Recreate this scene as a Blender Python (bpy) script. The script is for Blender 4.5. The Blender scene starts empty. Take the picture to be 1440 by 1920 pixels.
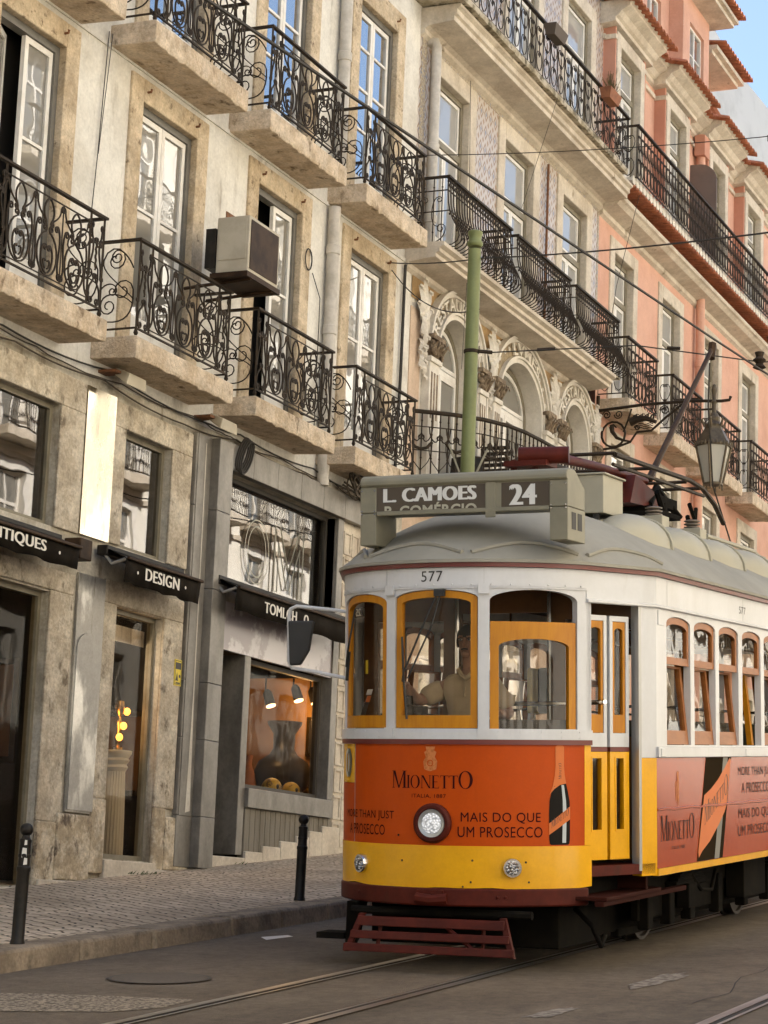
import bpy, bmesh, math, random
from mathutils import Vector, Matrix
from mathutils.geometry import tessellate_polygon

R = math.radians
rnd = random.Random(7)
SC = bpy.context.scene
COL = SC.collection

# ------------------------------------------------------------------ camera, sky, sun, exposure
SLOPE = 0.08289                      # the street climbs 8.3 % away from the camera
def gz(x): return SLOPE * x - 1.45   # road height under the street axis

yaw, pitch, roll = 0.41155, 0.17876, 0.03995
fw = Vector((math.cos(pitch)*math.cos(yaw), math.cos(pitch)*math.sin(yaw), math.sin(pitch)))
rt = fw.cross(Vector((0, 0, 1))).normalized()
up = rt.cross(fw)
r2 = math.cos(roll)*rt + math.sin(roll)*up
u2 = -math.sin(roll)*rt + math.cos(roll)*up
cam = bpy.data.cameras.new('camera')
cam_ob = bpy.data.objects.new('camera', cam)
COL.objects.link(cam_ob)
cam_ob.matrix_world = Matrix((
    (r2.x, u2.x, -fw.x, 0), (r2.y, u2.y, -fw.y, 0), (r2.z, u2.z, -fw.z, 0), (0, 0, 0, 1)))
cam.sensor_width = 36
cam.sensor_height = 36
cam.lens = 4196.1 / 1920 * 36
cam.clip_start = 0.1
cam.clip_end = 3000
SC.camera = cam_ob

SUN_EL, SUN_AZ = R(41), R(-14)       # azimuth from +Y towards +X
w = bpy.data.worlds.new('World')
SC.world = w
w.use_nodes = True
nt = w.node_tree
bg = nt.nodes['Background']
sky = nt.nodes.new('ShaderNodeTexSky')
sky.sky_type = 'NISHITA'
sky.sun_disc = False
sky.sun_elevation = SUN_EL
sky.sun_rotation = SUN_AZ
sky.air_density = 1.0
sky.dust_density = 2.2
sky.ozone_density = 1.0
nt.links.new(sky.outputs[0], bg.inputs[0])
bg.inputs[1].default_value = 0.095
sl = bpy.data.lights.new('sun', 'SUN')
sl.energy = 5.0
sl.angle = R(0.5)
sl.color = (1.0, 0.965, 0.90)
sun = bpy.data.objects.new('sun', sl)
COL.objects.link(sun)
sd = Vector((math.sin(SUN_AZ)*math.cos(SUN_EL), math.cos(SUN_AZ)*math.cos(SUN_EL), math.sin(SUN_EL)))
sun.rotation_euler = sd.to_track_quat('Z', 'Y').to_euler()
SC.view_settings.view_transform = 'Standard'
SC.view_settings.look = 'None'
SC.view_settings.gamma = 1
SC.view_settings.exposure = 1.82
SC.cycles.max_bounces = 8
SC.cycles.transparent_max_bounces = 16
SC.cycles.caustics_reflective = False
SC.cycles.caustics_refractive = False

# ------------------------------------------------------------------ materials
MATS = {}
def mat(name, col, rough=0.6, metal=0.0, col2=None, nscale=4.0, ndet=6, ramp=(0.4, 0.65), stretch=(1, 1, 1),
        bump=0.0, bscale=None, coat=0.0, spec=0.5, grime=None, gscale=1.2, gramp=(0.55, 0.75), gstretch=(1, 1, 0.25),
        rough2=None, emit=None, speck=0.0, sscale=55):
    m = bpy.data.materials.new(name)
    m.use_nodes = True
    t = m.node_tree
    b = t.nodes['Principled BSDF']
    b.inputs['Base Color'].default_value = (*col, 1)
    b.inputs['Roughness'].default_value = rough
    b.inputs['Metallic'].default_value = metal
    b.inputs['Specular IOR Level'].default_value = spec
    b.inputs['Coat Weight'].default_value = coat
    b.inputs['Coat Roughness'].default_value = 0.06
    if emit:
        b.inputs['Emission Color'].default_value = (*emit[0], 1)
        b.inputs['Emission Strength'].default_value = emit[1]
    N = t.nodes.new
    L = t.links.new
    geo = N('ShaderNodeNewGeometry')
    def noise(scale, det, st):
        mp = N('ShaderNodeMapping')
        mp.inputs['Scale'].default_value = st
        L(geo.outputs['Position'], mp.inputs['Vector'])
        n = N('ShaderNodeTexNoise')
        n.inputs['Scale'].default_value = scale
        n.inputs['Detail'].default_value = det
        n.inputs['Roughness'].default_value = 0.65
        L(mp.outputs[0], n.inputs['Vector'])
        return n
    def ramped(sock, a, c):
        r = N('ShaderNodeMapRange')
        r.interpolation_type = 'SMOOTHSTEP'
        r.inputs['From Min'].default_value = a
        r.inputs['From Max'].default_value = c
        L(sock, r.inputs['Value'])
        return r.outputs[0]
    out = None
    if col2:
        n = noise(nscale, ndet, stretch)
        f = ramped(n.outputs['Fac'], *ramp)
        mx = N('ShaderNodeMix')
        mx.data_type = 'RGBA'
        mx.inputs[6].default_value = (*col, 1)
        mx.inputs[7].default_value = (*col2, 1)
        L(f, mx.inputs[0])
        out = mx.outputs[2]
        if rough2 is not None:
            mr = N('ShaderNodeMapRange')
            mr.inputs['To Min'].default_value = rough
            mr.inputs['To Max'].default_value = rough2
            L(f, mr.inputs['Value'])
            L(mr.outputs[0], b.inputs['Roughness'])
    if grime:
        n2 = noise(gscale, 8, gstretch)
        f2 = ramped(n2.outputs['Fac'], *gramp)
        mx2 = N('ShaderNodeMix')
        mx2.data_type = 'RGBA'
        if out: L(out, mx2.inputs[6])
        else: mx2.inputs[6].default_value = (*col, 1)
        mx2.inputs[7].default_value = (*grime, 1)
        L(f2, mx2.inputs[0])
        out = mx2.outputs[2]
    if speck:
        n4 = noise(sscale, 3, (1, 1, 1)); n5 = noise(sscale*0.17, 4, (1, 1, 1.0))
        ad = N('ShaderNodeMath'); ad.operation = 'ADD'; L(n4.outputs['Fac'], ad.inputs[0]); L(n5.outputs['Fac'], ad.inputs[1])
        r4 = N('ShaderNodeMapRange'); r4.inputs['From Min'].default_value = 0.7; r4.inputs['From Max'].default_value = 1.3
        r4.inputs['To Min'].default_value = 1-speck; r4.inputs['To Max'].default_value = 1+speck; L(ad.outputs[0], r4.inputs['Value'])
        vm = N('ShaderNodeVectorMath'); vm.operation = 'SCALE'
        if out: L(out, vm.inputs[0])
        else: vm.inputs[0].default_value = col
        L(r4.outputs[0], vm.inputs['Scale']); out = vm.outputs[0]
    if out: L(out, b.inputs['Base Color'])
    if bump:
        n3 = noise(bscale or nscale*3, 6, (1, 1, 1))
        bp = N('ShaderNodeBump')
        bp.inputs['Strength'].default_value = bump
        bp.inputs['Distance'].default_value = 0.02
        L(n3.outputs['Fac'], bp.inputs['Height'])
        L(bp.outputs[0], b.inputs['Normal'])
    MATS[name] = m
    return m

def glass(name, body, base, top, power=3.0, wave=0.0, tint=(1, 1, 1), see=0.0, gcol=(1, 1, 1), rough=0.01, wscale=2.5):
    """window glass: reflection that grows with the viewing angle over the body colour (see = how much shows through)"""
    m = bpy.data.materials.new(name)
    m.use_nodes = True
    t = m.node_tree
    t.nodes.clear()
    N = t.nodes.new
    L = t.links.new
    out = N('ShaderNodeOutputMaterial')
    lw = N('ShaderNodeLayerWeight')
    lw.inputs['Blend'].default_value = 0.5
    pw = N('ShaderNodeMath'); pw.operation = 'POWER'
    L(lw.outputs['Facing'], pw.inputs[0]); pw.inputs[1].default_value = power
    mr = N('ShaderNodeMapRange')
    mr.inputs['To Min'].default_value = base
    mr.inputs['To Max'].default_value = top
    L(pw.outputs[0], mr.inputs['Value'])
    g = N('ShaderNodeBsdfGlossy')
    g.inputs['Roughness'].default_value = rough
    g.inputs['Color'].default_value = (*gcol, 1)
    if wave:
        geo = N('ShaderNodeNewGeometry')
        n = N('ShaderNodeTexNoise')
        n.inputs['Scale'].default_value = wscale
        n.inputs['Detail'].default_value = 1.0
        L(geo.outputs['Position'], n.inputs['Vector'])
        bp = N('ShaderNodeBump')
        bp.inputs['Strength'].default_value = wave
        bp.inputs['Distance'].default_value = 0.05
        L(n.outputs['Fac'], bp.inputs['Height'])
        L(bp.outputs[0], g.inputs['Normal'])
    d = N('ShaderNodeBsdfDiffuse')
    d.inputs['Color'].default_value = (*body, 1)
    tr = N('ShaderNodeBsdfTransparent')
    tr.inputs['Color'].default_value = (*tint, 1)
    m1 = N('ShaderNodeMixShader')
    m1.inputs[0].default_value = see
    L(d.outputs[0], m1.inputs[1]); L(tr.outputs[0], m1.inputs[2])
    m2 = N('ShaderNodeMixShader')
    L(mr.outputs[0], m2.inputs[0]); L(m1.outputs[0], m2.inputs[1]); L(g.outputs[0], m2.inputs[2])
    L(m2.outputs[0], out.inputs[0])
    MATS[name] = m
    return m

# masonry
mat('plaster', (0.70, 0.67, 0.60), 0.88, col2=(0.57, 0.53, 0.455), nscale=0.8, ramp=(0.42, 0.66), bump=0.35, bscale=8, grime=(0.33, 0.285, 0.22), gscale=2.2, gramp=(0.56, 0.76), gstretch=(1.4, 1, 0.30), speck=0.13, sscale=26)
mat('limestone', (0.60, 0.49, 0.345), 0.88, col2=(0.43, 0.33, 0.21), nscale=3.0, ramp=(0.38, 0.66), bump=0.8, bscale=24, grime=(0.19, 0.135, 0.08), gscale=9, gramp=(0.57, 0.70), gstretch=(1, 1, 1), speck=0.26, sscale=34)
mat('old limestone', (0.60, 0.53, 0.42), 0.9, col2=(0.43, 0.36, 0.265), nscale=2.6, ramp=(0.38, 0.60), bump=1.0, bscale=22, grime=(0.18, 0.14, 0.095), gscale=5, gramp=(0.55, 0.68), gstretch=(1, 1, 0.7), speck=0.32, sscale=30)
mat('balcony stone', (0.62, 0.51, 0.38), 0.9, col2=(0.48, 0.37, 0.25), nscale=4.0, ramp=(0.40, 0.64), bump=1.0, bscale=26, grime=(0.19, 0.13, 0.075), gscale=6.0, gramp=(0.56, 0.70), gstretch=(1, 1, 0.6), speck=0.28, sscale=34)
mat('old stone', (0.60, 0.52, 0.395), 0.9, col2=(0.40, 0.32, 0.215), nscale=3.4, ramp=(0.42, 0.56), bump=1.0, bscale=18, grime=(0.15, 0.11, 0.075), gscale=5, gramp=(0.55, 0.64), gstretch=(1, 1, 0.6), speck=0.36, sscale=30)
mat('shop wall', (0.50, 0.455, 0.37), 0.88, col2=(0.36, 0.315, 0.24), nscale=1.8, ramp=(0.42, 0.6), bump=0.5, bscale=14, grime=(0.19, 0.15, 0.10), gscale=3.5, gramp=(0.52, 0.70), speck=0.25, sscale=30)
mat('grey marble', (0.225, 0.205, 0.175), 0.35, col2=(0.13, 0.115, 0.095), nscale=3.5, ramp=(0.35, 0.7), stretch=(1, 1, 0.45), bump=0.1, bscale=10,
    grime=(0.36, 0.33, 0.28), gscale=2.5, gramp=(0.62, 0.8), speck=0.18, sscale=22)
mat('cornice stone', (0.60, 0.53, 0.43), 0.85, col2=(0.47, 0.40, 0.31), nscale=2, bump=0.3, bscale=16,
    grime=(0.24, 0.19, 0.13), gscale=3.2, gramp=(0.6, 0.74), gstretch=(1, 1, 0.6), speck=0.16, sscale=30)
mat('cornice top stone', (0.50, 0.44, 0.34), 0.9, col2=(0.30, 0.25, 0.16), nscale=5, bump=0.5, bscale=20, grime=(0.11, 0.09, 0.05), gscale=6, gramp=(0.48, 0.62), gstretch=(1, 1, 1))
mat('white stucco', (0.70, 0.65, 0.56), 0.75, col2=(0.58, 0.53, 0.45), nscale=2, bump=0.15, bscale=16, grime=(0.36, 0.30, 0.23), gscale=6, gramp=(0.64, 0.8), speck=0.1, sscale=30)
mat('peach plaster', (0.60, 0.455, 0.335), 0.88, col2=(0.51, 0.375, 0.27), nscale=2, bump=0.2, bscale=12, grime=(0.30, 0.22, 0.15), gscale=3, gramp=(0.58, 0.8), speck=0.12)
mat('ochre plaster', (0.42, 0.27, 0.115), 0.88, col2=(0.30, 0.19, 0.085), nscale=3, ramp=(0.35, 0.6), bump=0.2, speck=0.15)
mat('arch band', (0.34, 0.27, 0.17), 0.9, col2=(0.22, 0.165, 0.10), nscale=9, bump=0.4, bscale=30)
mat('brown stucco', (0.15, 0.105, 0.065), 0.9, col2=(0.32, 0.245, 0.16), nscale=9, bump=0.5, bscale=30, speck=0.25)
mat('pink plaster', (0.635, 0.365, 0.265), 0.88, col2=(0.58, 0.32, 0.225), nscale=1.2, bump=0.15, bscale=14, grime=(0.43, 0.245, 0.175), gscale=1.3, gramp=(0.58, 0.84), speck=0.07, sscale=26)
mat('shaded pink plaster', (0.54, 0.265, 0.18), 0.88, col2=(0.48, 0.23, 0.155), nscale=1.6, bump=0.12, bscale=14)  # pink plaster darkened, the shade of the bay returns put into the colour
mat('roof tile', (0.50, 0.185, 0.09), 0.88, col2=(0.34, 0.12, 0.065), nscale=6, ramp=(0.35, 0.7), bump=0.3, bscale=20, grime=(0.58, 0.29, 0.17), gscale=9, gramp=(0.58, 0.75), gstretch=(1, 1, 1), speck=0.25, sscale=18)
mat('grey render', (0.55, 0.55, 0.54), 0.9, col2=(0.46, 0.46, 0.45), nscale=0.8)
mat('yellow render', (0.76, 0.69, 0.54), 0.85, col2=(0.68, 0.605, 0.455), nscale=0.8)
mat('cream render', (0.79, 0.755, 0.67), 0.85, col2=(0.71, 0.67, 0.585), nscale=0.8)
# azulejo tiles: small diamonds in brown, cream and blue grey
def tile_mat():
    m = mat('azulejo tile', (0.5, 0.44, 0.38), 0.35)
    t = m.node_tree; N = t.nodes.new; L = t.links.new
    b = t.nodes['Principled BSDF']
    geo = N('ShaderNodeNewGeometry')
    sp = N('ShaderNodeSeparateXYZ'); L(geo.outputs['Position'], sp.inputs[0])
    def mth(op, a, c=None):
        n = N('ShaderNodeMath'); n.operation = op
        for i, q in enumerate((a, c)):
            if q is None: continue
            if isinstance(q, (int, float)): n.inputs[i].default_value = q
            else: L(q, n.inputs[i])
        return n.outputs[0]
    u = mth('MULTIPLY', sp.outputs[0], 1/0.19)
    v = mth('MULTIPLY', sp.outputs[2], 1/0.27)
    fu = mth('ABSOLUTE', mth('SUBTRACT', mth('FRACT', u), 0.5))
    fv = mth('ABSOLUTE', mth('SUBTRACT', mth('FRACT', v), 0.5))
    dia = mth('ADD', fu, fv)
    ring = mth('LESS_THAN', mth('ABSOLUTE', mth('SUBTRACT', dia, 0.36)), 0.075)
    core = mth('LESS_THAN', dia, 0.17)
    corner = mth('GREATER_THAN', dia, 0.80)
    nz = N('ShaderNodeTexNoise'); nz.inputs['Scale'].default_value = 2.0; L(geo.outputs['Position'], nz.inputs['Vector'])
    def mix(f, a, c):
        x = N('ShaderNodeMix'); x.data_type = 'RGBA'
        L(f, x.inputs[0])
        for i, q in ((6, a), (7, c)):
            if isinstance(q, tuple): x.inputs[i].default_value = (*q, 1)
            else: L(q, x.inputs[i])
        return x.outputs[2]
    c = mix(nz.outputs['Fac'], (0.55, 0.50, 0.455), (0.45, 0.40, 0.36))
    c = mix(ring, c, (0.25, 0.15, 0.085))
    c = mix(core, c, (0.20, 0.215, 0.285))
    c = mix(corner, c, (0.33, 0.22, 0.14))
    L(c, b.inputs['Base Color'])
tile_mat()
mat('tile border', (0.46, 0.39, 0.28), 0.5, col2=(0.29, 0.235, 0.175), nscale=30, ramp=(0.45, 0.55), grime=(0.24, 0.245, 0.28), gscale=22, gramp=(0.55, 0.6), gstretch=(1, 1, 1))
# street
mat('asphalt', (0.140, 0.108, 0.077), 0.85, col2=(0.185, 0.145, 0.106), nscale=1.3, ramp=(0.35, 0.7), bump=0.8, bscale=140, spec=0.3, grime=(0.085, 0.065, 0.046), gscale=0.6, gramp=(0.48, 0.8), gstretch=(0.5, 1.5, 1), speck=0.30, sscale=70)
mat('road patch', (0.36, 0.29, 0.21), 0.9, col2=(0.10, 0.077, 0.054), nscale=38, ramp=(0.42, 0.58), bump=1.0, bscale=60)
mat('worn paint', (0.25, 0.215, 0.175), 0.85, col2=(0.10, 0.08, 0.062), nscale=16, ramp=(0.42, 0.58))
mat('kerb stone', (0.27, 0.21, 0.145), 0.85, col2=(0.165, 0.125, 0.085), nscale=3, bump=0.5, bscale=25, grime=(0.08, 0.06, 0.04), gscale=4, gramp=(0.52, 0.72), gstretch=(1, 1, 1), speck=0.3, sscale=40)
mat('earth', (0.15, 0.12, 0.09), 0.95)
mat('rail steel', (0.40, 0.375, 0.335), 0.36, metal=0.8, col2=(0.27, 0.25, 0.22), nscale=3, stretch=(0.3, 8, 1))
mat('rail groove', (0.018, 0.014, 0.011), 0.9)
mat('cast iron cover', (0.115, 0.09, 0.065), 0.8, col2=(0.09, 0.07, 0.05), nscale=40, bump=0.5, bscale=60)
mat('cover rim', (0.055, 0.043, 0.03), 0.7)
def cobble_mat():
    m = mat('cobbles', (0.3, 0.26, 0.2), 0.75)
    t = m.node_tree; N = t.nodes.new; L = t.links.new
    b = t.nodes['Principled BSDF']
    geo = N('ShaderNodeNewGeometry')
    mp = N('ShaderNodeMapping'); mp.inputs['Rotation'].default_value = (0, 0, R(38)); mp.inputs['Scale'].default_value = (1, 1, 1)
    L(geo.outputs['Position'], mp.inputs[0])
    nz = N('ShaderNodeTexNoise'); nz.inputs['Scale'].default_value = 1.6; nz.inputs['Detail'].default_value = 3; L(geo.outputs['Position'], nz.inputs['Vector'])
    ad = N('ShaderNodeMix'); ad.data_type = 'VECTOR'; ad.inputs[0].default_value = 0.05
    L(mp.outputs[0], ad.inputs[4]); L(nz.outputs['Color'], ad.inputs[5])
    v1 = N('ShaderNodeTexVoronoi'); v1.voronoi_dimensions = '2D'; v1.feature = 'DISTANCE_TO_EDGE'; v1.inputs['Scale'].default_value = 9.0; v1.inputs['Randomness'].default_value = 0.42
    v2 = N('ShaderNodeTexVoronoi'); v2.voronoi_dimensions = '2D'; v2.inputs['Scale'].default_value = 9.0; v2.inputs['Randomness'].default_value = 0.42
    L(ad.outputs[1], v1.inputs['Vector']); L(ad.outputs[1], v2.inputs['Vector'])
    r = N('ShaderNodeMapRange'); r.inputs['From Min'].default_value = 0.012; r.inputs['From Max'].default_value = 0.11; L(v1.outputs['Distance'], r.inputs['Value'])
    n2 = N('ShaderNodeTexNoise'); n2.inputs['Scale'].default_value = 0.9; n2.inputs['Detail'].default_value = 5; L(geo.outputs['Position'], n2.inputs['Vector'])
    def mix(f, a, c):
        x = N('ShaderNodeMix'); x.data_type = 'RGBA'
        L(f, x.inputs[0])
        for i, q in ((6, a), (7, c)):
            if isinstance(q, tuple): x.inputs[i].default_value = (*q, 1)
            else: L(q, x.inputs[i])
        return x.outputs[2]
    sp = N('ShaderNodeSeparateColor'); L(v2.outputs['Color'], sp.inputs[0])
    stone = mix(sp.outputs[0], (0.70, 0.565, 0.41), (0.50, 0.39, 0.27))
    rr = N('ShaderNodeMapRange'); rr.inputs['From Min'].default_value = 0.42; rr.inputs['From Max'].default_value = 0.7; L(n2.outputs['Fac'], rr.inputs['Value'])
    stone = mix(rr.outputs[0], stone, (0.38, 0.29, 0.195))
    L(mix(r.outputs[0], (0.045, 0.032, 0.02), stone), b.inputs['Base Color'])
    bp = N('ShaderNodeBump'); bp.inputs['Strength'].default_value = 0.9; bp.inputs['Distance'].default_value = 0.02
    L(r.outputs[0], bp.inputs['Height']); L(bp.outputs[0], b.inputs['Normal'])
cobble_mat()
# metals and paint
mat('wrought iron', (0.030, 0.021, 0.013), 0.6, col2=(0.075, 0.048, 0.027), nscale=9, ramp=(0.5, 0.78), spec=0.15)
mat('black iron', (0.010, 0.008, 0.006), 0.5, col2=(0.02, 0.016, 0.012), nscale=9, spec=0.25)
mat('green paint', (0.175, 0.20, 0.070), 0.5, col2=(0.145, 0.165, 0.055), nscale=3, stretch=(1, 1, 0.3), bump=0.12, bscale=30, grime=(0.10, 0.105, 0.04), gscale=5, gramp=(0.6, 0.8), speck=0.1, sscale=20)
mat('sash white', (0.78, 0.75, 0.69), 0.45, col2=(0.68, 0.64, 0.57), nscale=5)
mat('frame grey', (0.145, 0.135, 0.115), 0.5, col2=(0.105, 0.097, 0.08), nscale=6)
mat('frame olive', (0.22, 0.19, 0.13), 0.55, col2=(0.17, 0.145, 0.095), nscale=6)
mat('pipe grey', (0.55, 0.51, 0.45), 0.6, col2=(0.44, 0.40, 0.34), nscale=3, grime=(0.28, 0.235, 0.18), gscale=4, gramp=(0.6, 0.8), speck=0.12, sscale=20)
mat('unit beige', (0.47, 0.42, 0.32), 0.6, col2=(0.40, 0.35, 0.26), nscale=3, grime=(0.20, 0.10, 0.045), gscale=5, gramp=(0.68, 0.76), gstretch=(1, 1, 1))
mat('unit brown', (0.055, 0.032, 0.018), 0.5, col2=(0.026, 0.015, 0.009), nscale=3, spec=0.1)
mat('rust', (0.20, 0.085, 0.035), 0.85, col2=(0.13, 0.055, 0.025), nscale=20)
mat('black awning', (0.012, 0.009, 0.006), 0.85, col2=(0.019, 0.015, 0.011), nscale=4, bump=0.15, bscale=60, spec=0.1)
mat('letter white', (0.74, 0.70, 0.62), 0.6)
mat('letter silver', (0.62, 0.62, 0.60), 0.5)
mat('letter pale', (0.36, 0.345, 0.27), 0.5)
mat('brushed metal panel', (0.80, 0.73, 0.60), 0.10, metal=1.0, col2=(0.62, 0.56, 0.45), nscale=1.3, ramp=(0.42, 0.62), stretch=(1.4, 1, 0.6), rough2=0.30, bump=0.05, bscale=1.2, grime=(0.42, 0.37, 0.29), gscale=4, gramp=(0.60, 0.74), gstretch=(2, 1, 0.35), speck=0.08)  # the streak colour stands in for a broken reflection pattern
mat('grey metal panel', (0.55, 0.535, 0.50), 0.28, metal=0.7, col2=(0.36, 0.345, 0.32), nscale=1.5, ramp=(0.42, 0.56), stretch=(1.6, 1, 0.7), rough2=0.55, bump=0.18, bscale=1.7, grime=(0.24, 0.215, 0.18), gscale=4, gramp=(0.58, 0.70), gstretch=(2, 1, 0.4), speck=0.12)
mat('shaded maroon', (0.035, 0.009, 0.006), 0.7, spec=0.05)  # tram maroon darkened, the weaker light on the step put into the colour
mat('lilac board', (0.58, 0.55, 0.58), 0.18, col2=(0.36, 0.325, 0.35), nscale=2.2, ramp=(0.46, 0.54), bump=0.05, bscale=3)
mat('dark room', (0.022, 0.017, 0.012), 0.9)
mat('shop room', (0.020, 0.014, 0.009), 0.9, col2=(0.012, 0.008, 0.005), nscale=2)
mat('warm wall', (0.34, 0.175, 0.045), 0.8, col2=(0.20, 0.095, 0.025), nscale=1.6, ramp=(0.35, 0.65))
mat('black slat', (0.055, 0.047, 0.037), 0.6)
mat('slat wood', (0.20, 0.175, 0.135), 0.75, col2=(0.13, 0.11, 0.08), nscale=5, stretch=(1, 1, 0.15), bump=0.4, bscale=14)
mat('cable black', (0.022, 0.018, 0.014), 0.7)
mat('cable brown', (0.060, 0.045, 0.03), 0.8)
mat('column plaster', (0.62, 0.59, 0.50), 0.7)
mat('brass', (0.62, 0.38, 0.11), 0.25, metal=1.0)
mat('amber bulb', (0.9, 0.5, 0.1), 0.4, emit=((1.0, 0.42, 0.06), 1.3))
mat('spot bulb', (1, 0.8, 0.5), 0.4, emit=((1.0, 0.62, 0.30), 2.5))
mat('vase glaze', (0.030, 0.023, 0.016), 0.38, spec=0.4)
mat('ornament yellow', (0.62, 0.40, 0.03), 0.35, col2=(0.20, 0.11, 0.02), nscale=14, ramp=(0.55, 0.6))
mat('ornament red', (0.5, 0.06, 0.03), 0.4)
mat('ornament white', (0.75, 0.7, 0.6), 0.4)
mat('ornament green', (0.25, 0.35, 0.05), 0.5)
mat('sticker yellow', (0.72, 0.55, 0.03), 0.5)
mat('terracotta', (0.30, 0.115, 0.05), 0.8, col2=(0.20, 0.075, 0.035), nscale=5)
mat('planter brown', (0.085, 0.06, 0.042), 0.7)
mat('dry plant', (0.20, 0.145, 0.05), 0.8, col2=(0.10, 0.085, 0.03), nscale=20)
mat('weed green', (0.055, 0.095, 0.02), 0.8)
mat('privacy panel', (0.155, 0.12, 0.10), 0.6, col2=(0.135, 0.105, 0.088), nscale=2)
mat('lamp glass', (0.42, 0.40, 0.34), 0.25, spec=0.6)
mat('lantern metal', (0.13, 0.10, 0.06), 0.5, metal=0.4, col2=(0.08, 0.06, 0.038), nscale=8)
# tram
mat('tram white', (0.585, 0.59, 0.605), 0.36, col2=(0.53, 0.53, 0.535), nscale=1.6, stretch=(1, 1, 0.3), coat=0.12, bump=0.035, bscale=3, grime=(0.43, 0.415, 0.38), gscale=6, gramp=(0.58, 0.82), gstretch=(1.5, 1.5, 0.12), speck=0.03, sscale=40)
mat('tram orange', (0.47, 0.064, 0.0018), 0.36, col2=(0.42, 0.054, 0.0018), nscale=1.5, stretch=(1, 1, 0.25), spec=0.12, coat=0.02, bump=0.03, bscale=1.2, grime=(0.34, 0.05, 0.004), gscale=7, gramp=(0.62, 0.85), gstretch=(1.5, 1.5, 0.2), speck=0.05, sscale=60)
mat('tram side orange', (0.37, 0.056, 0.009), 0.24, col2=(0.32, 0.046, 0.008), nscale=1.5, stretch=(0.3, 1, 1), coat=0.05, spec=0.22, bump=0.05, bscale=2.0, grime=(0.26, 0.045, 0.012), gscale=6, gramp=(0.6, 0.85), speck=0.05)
mat('tram yellow', (0.76, 0.375, 0.0026), 0.26, col2=(0.69, 0.335, 0.0026), nscale=1.8, spec=0.35, coat=0.12, bump=0.10, bscale=2.2, grime=(0.52, 0.26, 0.01), gscale=8, gramp=(0.64, 0.85), gstretch=(1.5, 1.5, 0.3), speck=0.05, sscale=60)
mat('tram maroon', (0.080, 0.0125, 0.007), 0.5, col2=(0.055, 0.010, 0.006), nscale=3, spec=0.14, grime=(0.032, 0.016, 0.010), gscale=5, gramp=(0.58, 0.8), speck=0.2, sscale=20)
mat('tram red line', (0.13, 0.018, 0.012), 0.35)
mat('tram roof', (0.285, 0.270, 0.225), 0.72, col2=(0.255, 0.240, 0.197), nscale=1.5, spec=0.3, bump=0.06, bscale=5, grime=(0.19, 0.175, 0.14), gscale=2, gramp=(0.60, 0.82), speck=0.09, sscale=12)
mat('sign grey', (0.20, 0.185, 0.13), 0.5, col2=(0.165, 0.155, 0.11), nscale=3)
mat('vent grey', (0.34, 0.315, 0.24), 0.55, col2=(0.31, 0.29, 0.22), nscale=2)
mat('sign black', (0.050, 0.036, 0.024), 0.25)
mat('varnished wood', (0.50, 0.205, 0.006), 0.36, col2=(0.41, 0.150, 0.005), nscale=3, stretch=(6, 6, 0.6), ramp=(0.35, 0.7), spec=0.25, coat=0.06)
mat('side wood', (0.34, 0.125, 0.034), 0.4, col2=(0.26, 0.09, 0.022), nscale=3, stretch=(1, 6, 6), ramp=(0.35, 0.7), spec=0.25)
mat('interior wood', (0.20, 0.085, 0.02), 0.4, col2=(0.14, 0.055, 0.014), nscale=3, coat=0.2)
mat('interior shade brown', (0.05, 0.035, 0.022), 0.7)  # cream ceiling coloured dark brown to hold its shade
mat('interior dark', (0.032, 0.026, 0.02), 0.6)
mat('rubber', (0.014, 0.013, 0.012), 0.6)
mat('post grey', (0.42, 0.42, 0.41), 0.35, metal=0.6)
mat('bogie', (0.006, 0.005, 0.004), 0.9, col2=(0.011, 0.009, 0.006), nscale=5, spec=0.08)
mat('wheel steel', (0.05, 0.04, 0.032), 0.5, metal=0.6)
mat('text maroon', (0.040, 0.007, 0.006), 0.6, spec=0.05)
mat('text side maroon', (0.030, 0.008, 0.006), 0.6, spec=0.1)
mat('text black', (0.02, 0.018, 0.016), 0.5)
mat('crest copper', (0.56, 0.20, 0.065), 0.5, col2=(0.38, 0.11, 0.025), nscale=40, spec=0.15)
mat('bottle black', (0.010, 0.008, 0.006), 0.4, spec=0.08)
mat('bottle orange', (0.60, 0.165, 0.045), 0.45, spec=0.15)
mat('bottle gleam', (0.42, 0.46, 0.47), 0.3)
mat('side gleam', (0.22, 0.21, 0.185), 0.5, spec=0.1)
mat('side bottle', (0.028, 0.02, 0.012), 0.6, spec=0.0)
mat('logo silver', (0.55, 0.53, 0.45), 0.4)
mat('logo dark', (0.10, 0.085, 0.05), 0.4)
mat('chrome', (0.70, 0.69, 0.67), 0.12, metal=1.0)
mat('lens', (0.85, 0.85, 0.85), 0.15, metal=0.7, bump=1.0, bscale=55)
mat('headlamp glow', (1, 1, 1), 0.3, bump=1.0, bscale=60, emit=((1.0, 0.97, 0.92), 0.26))
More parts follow.
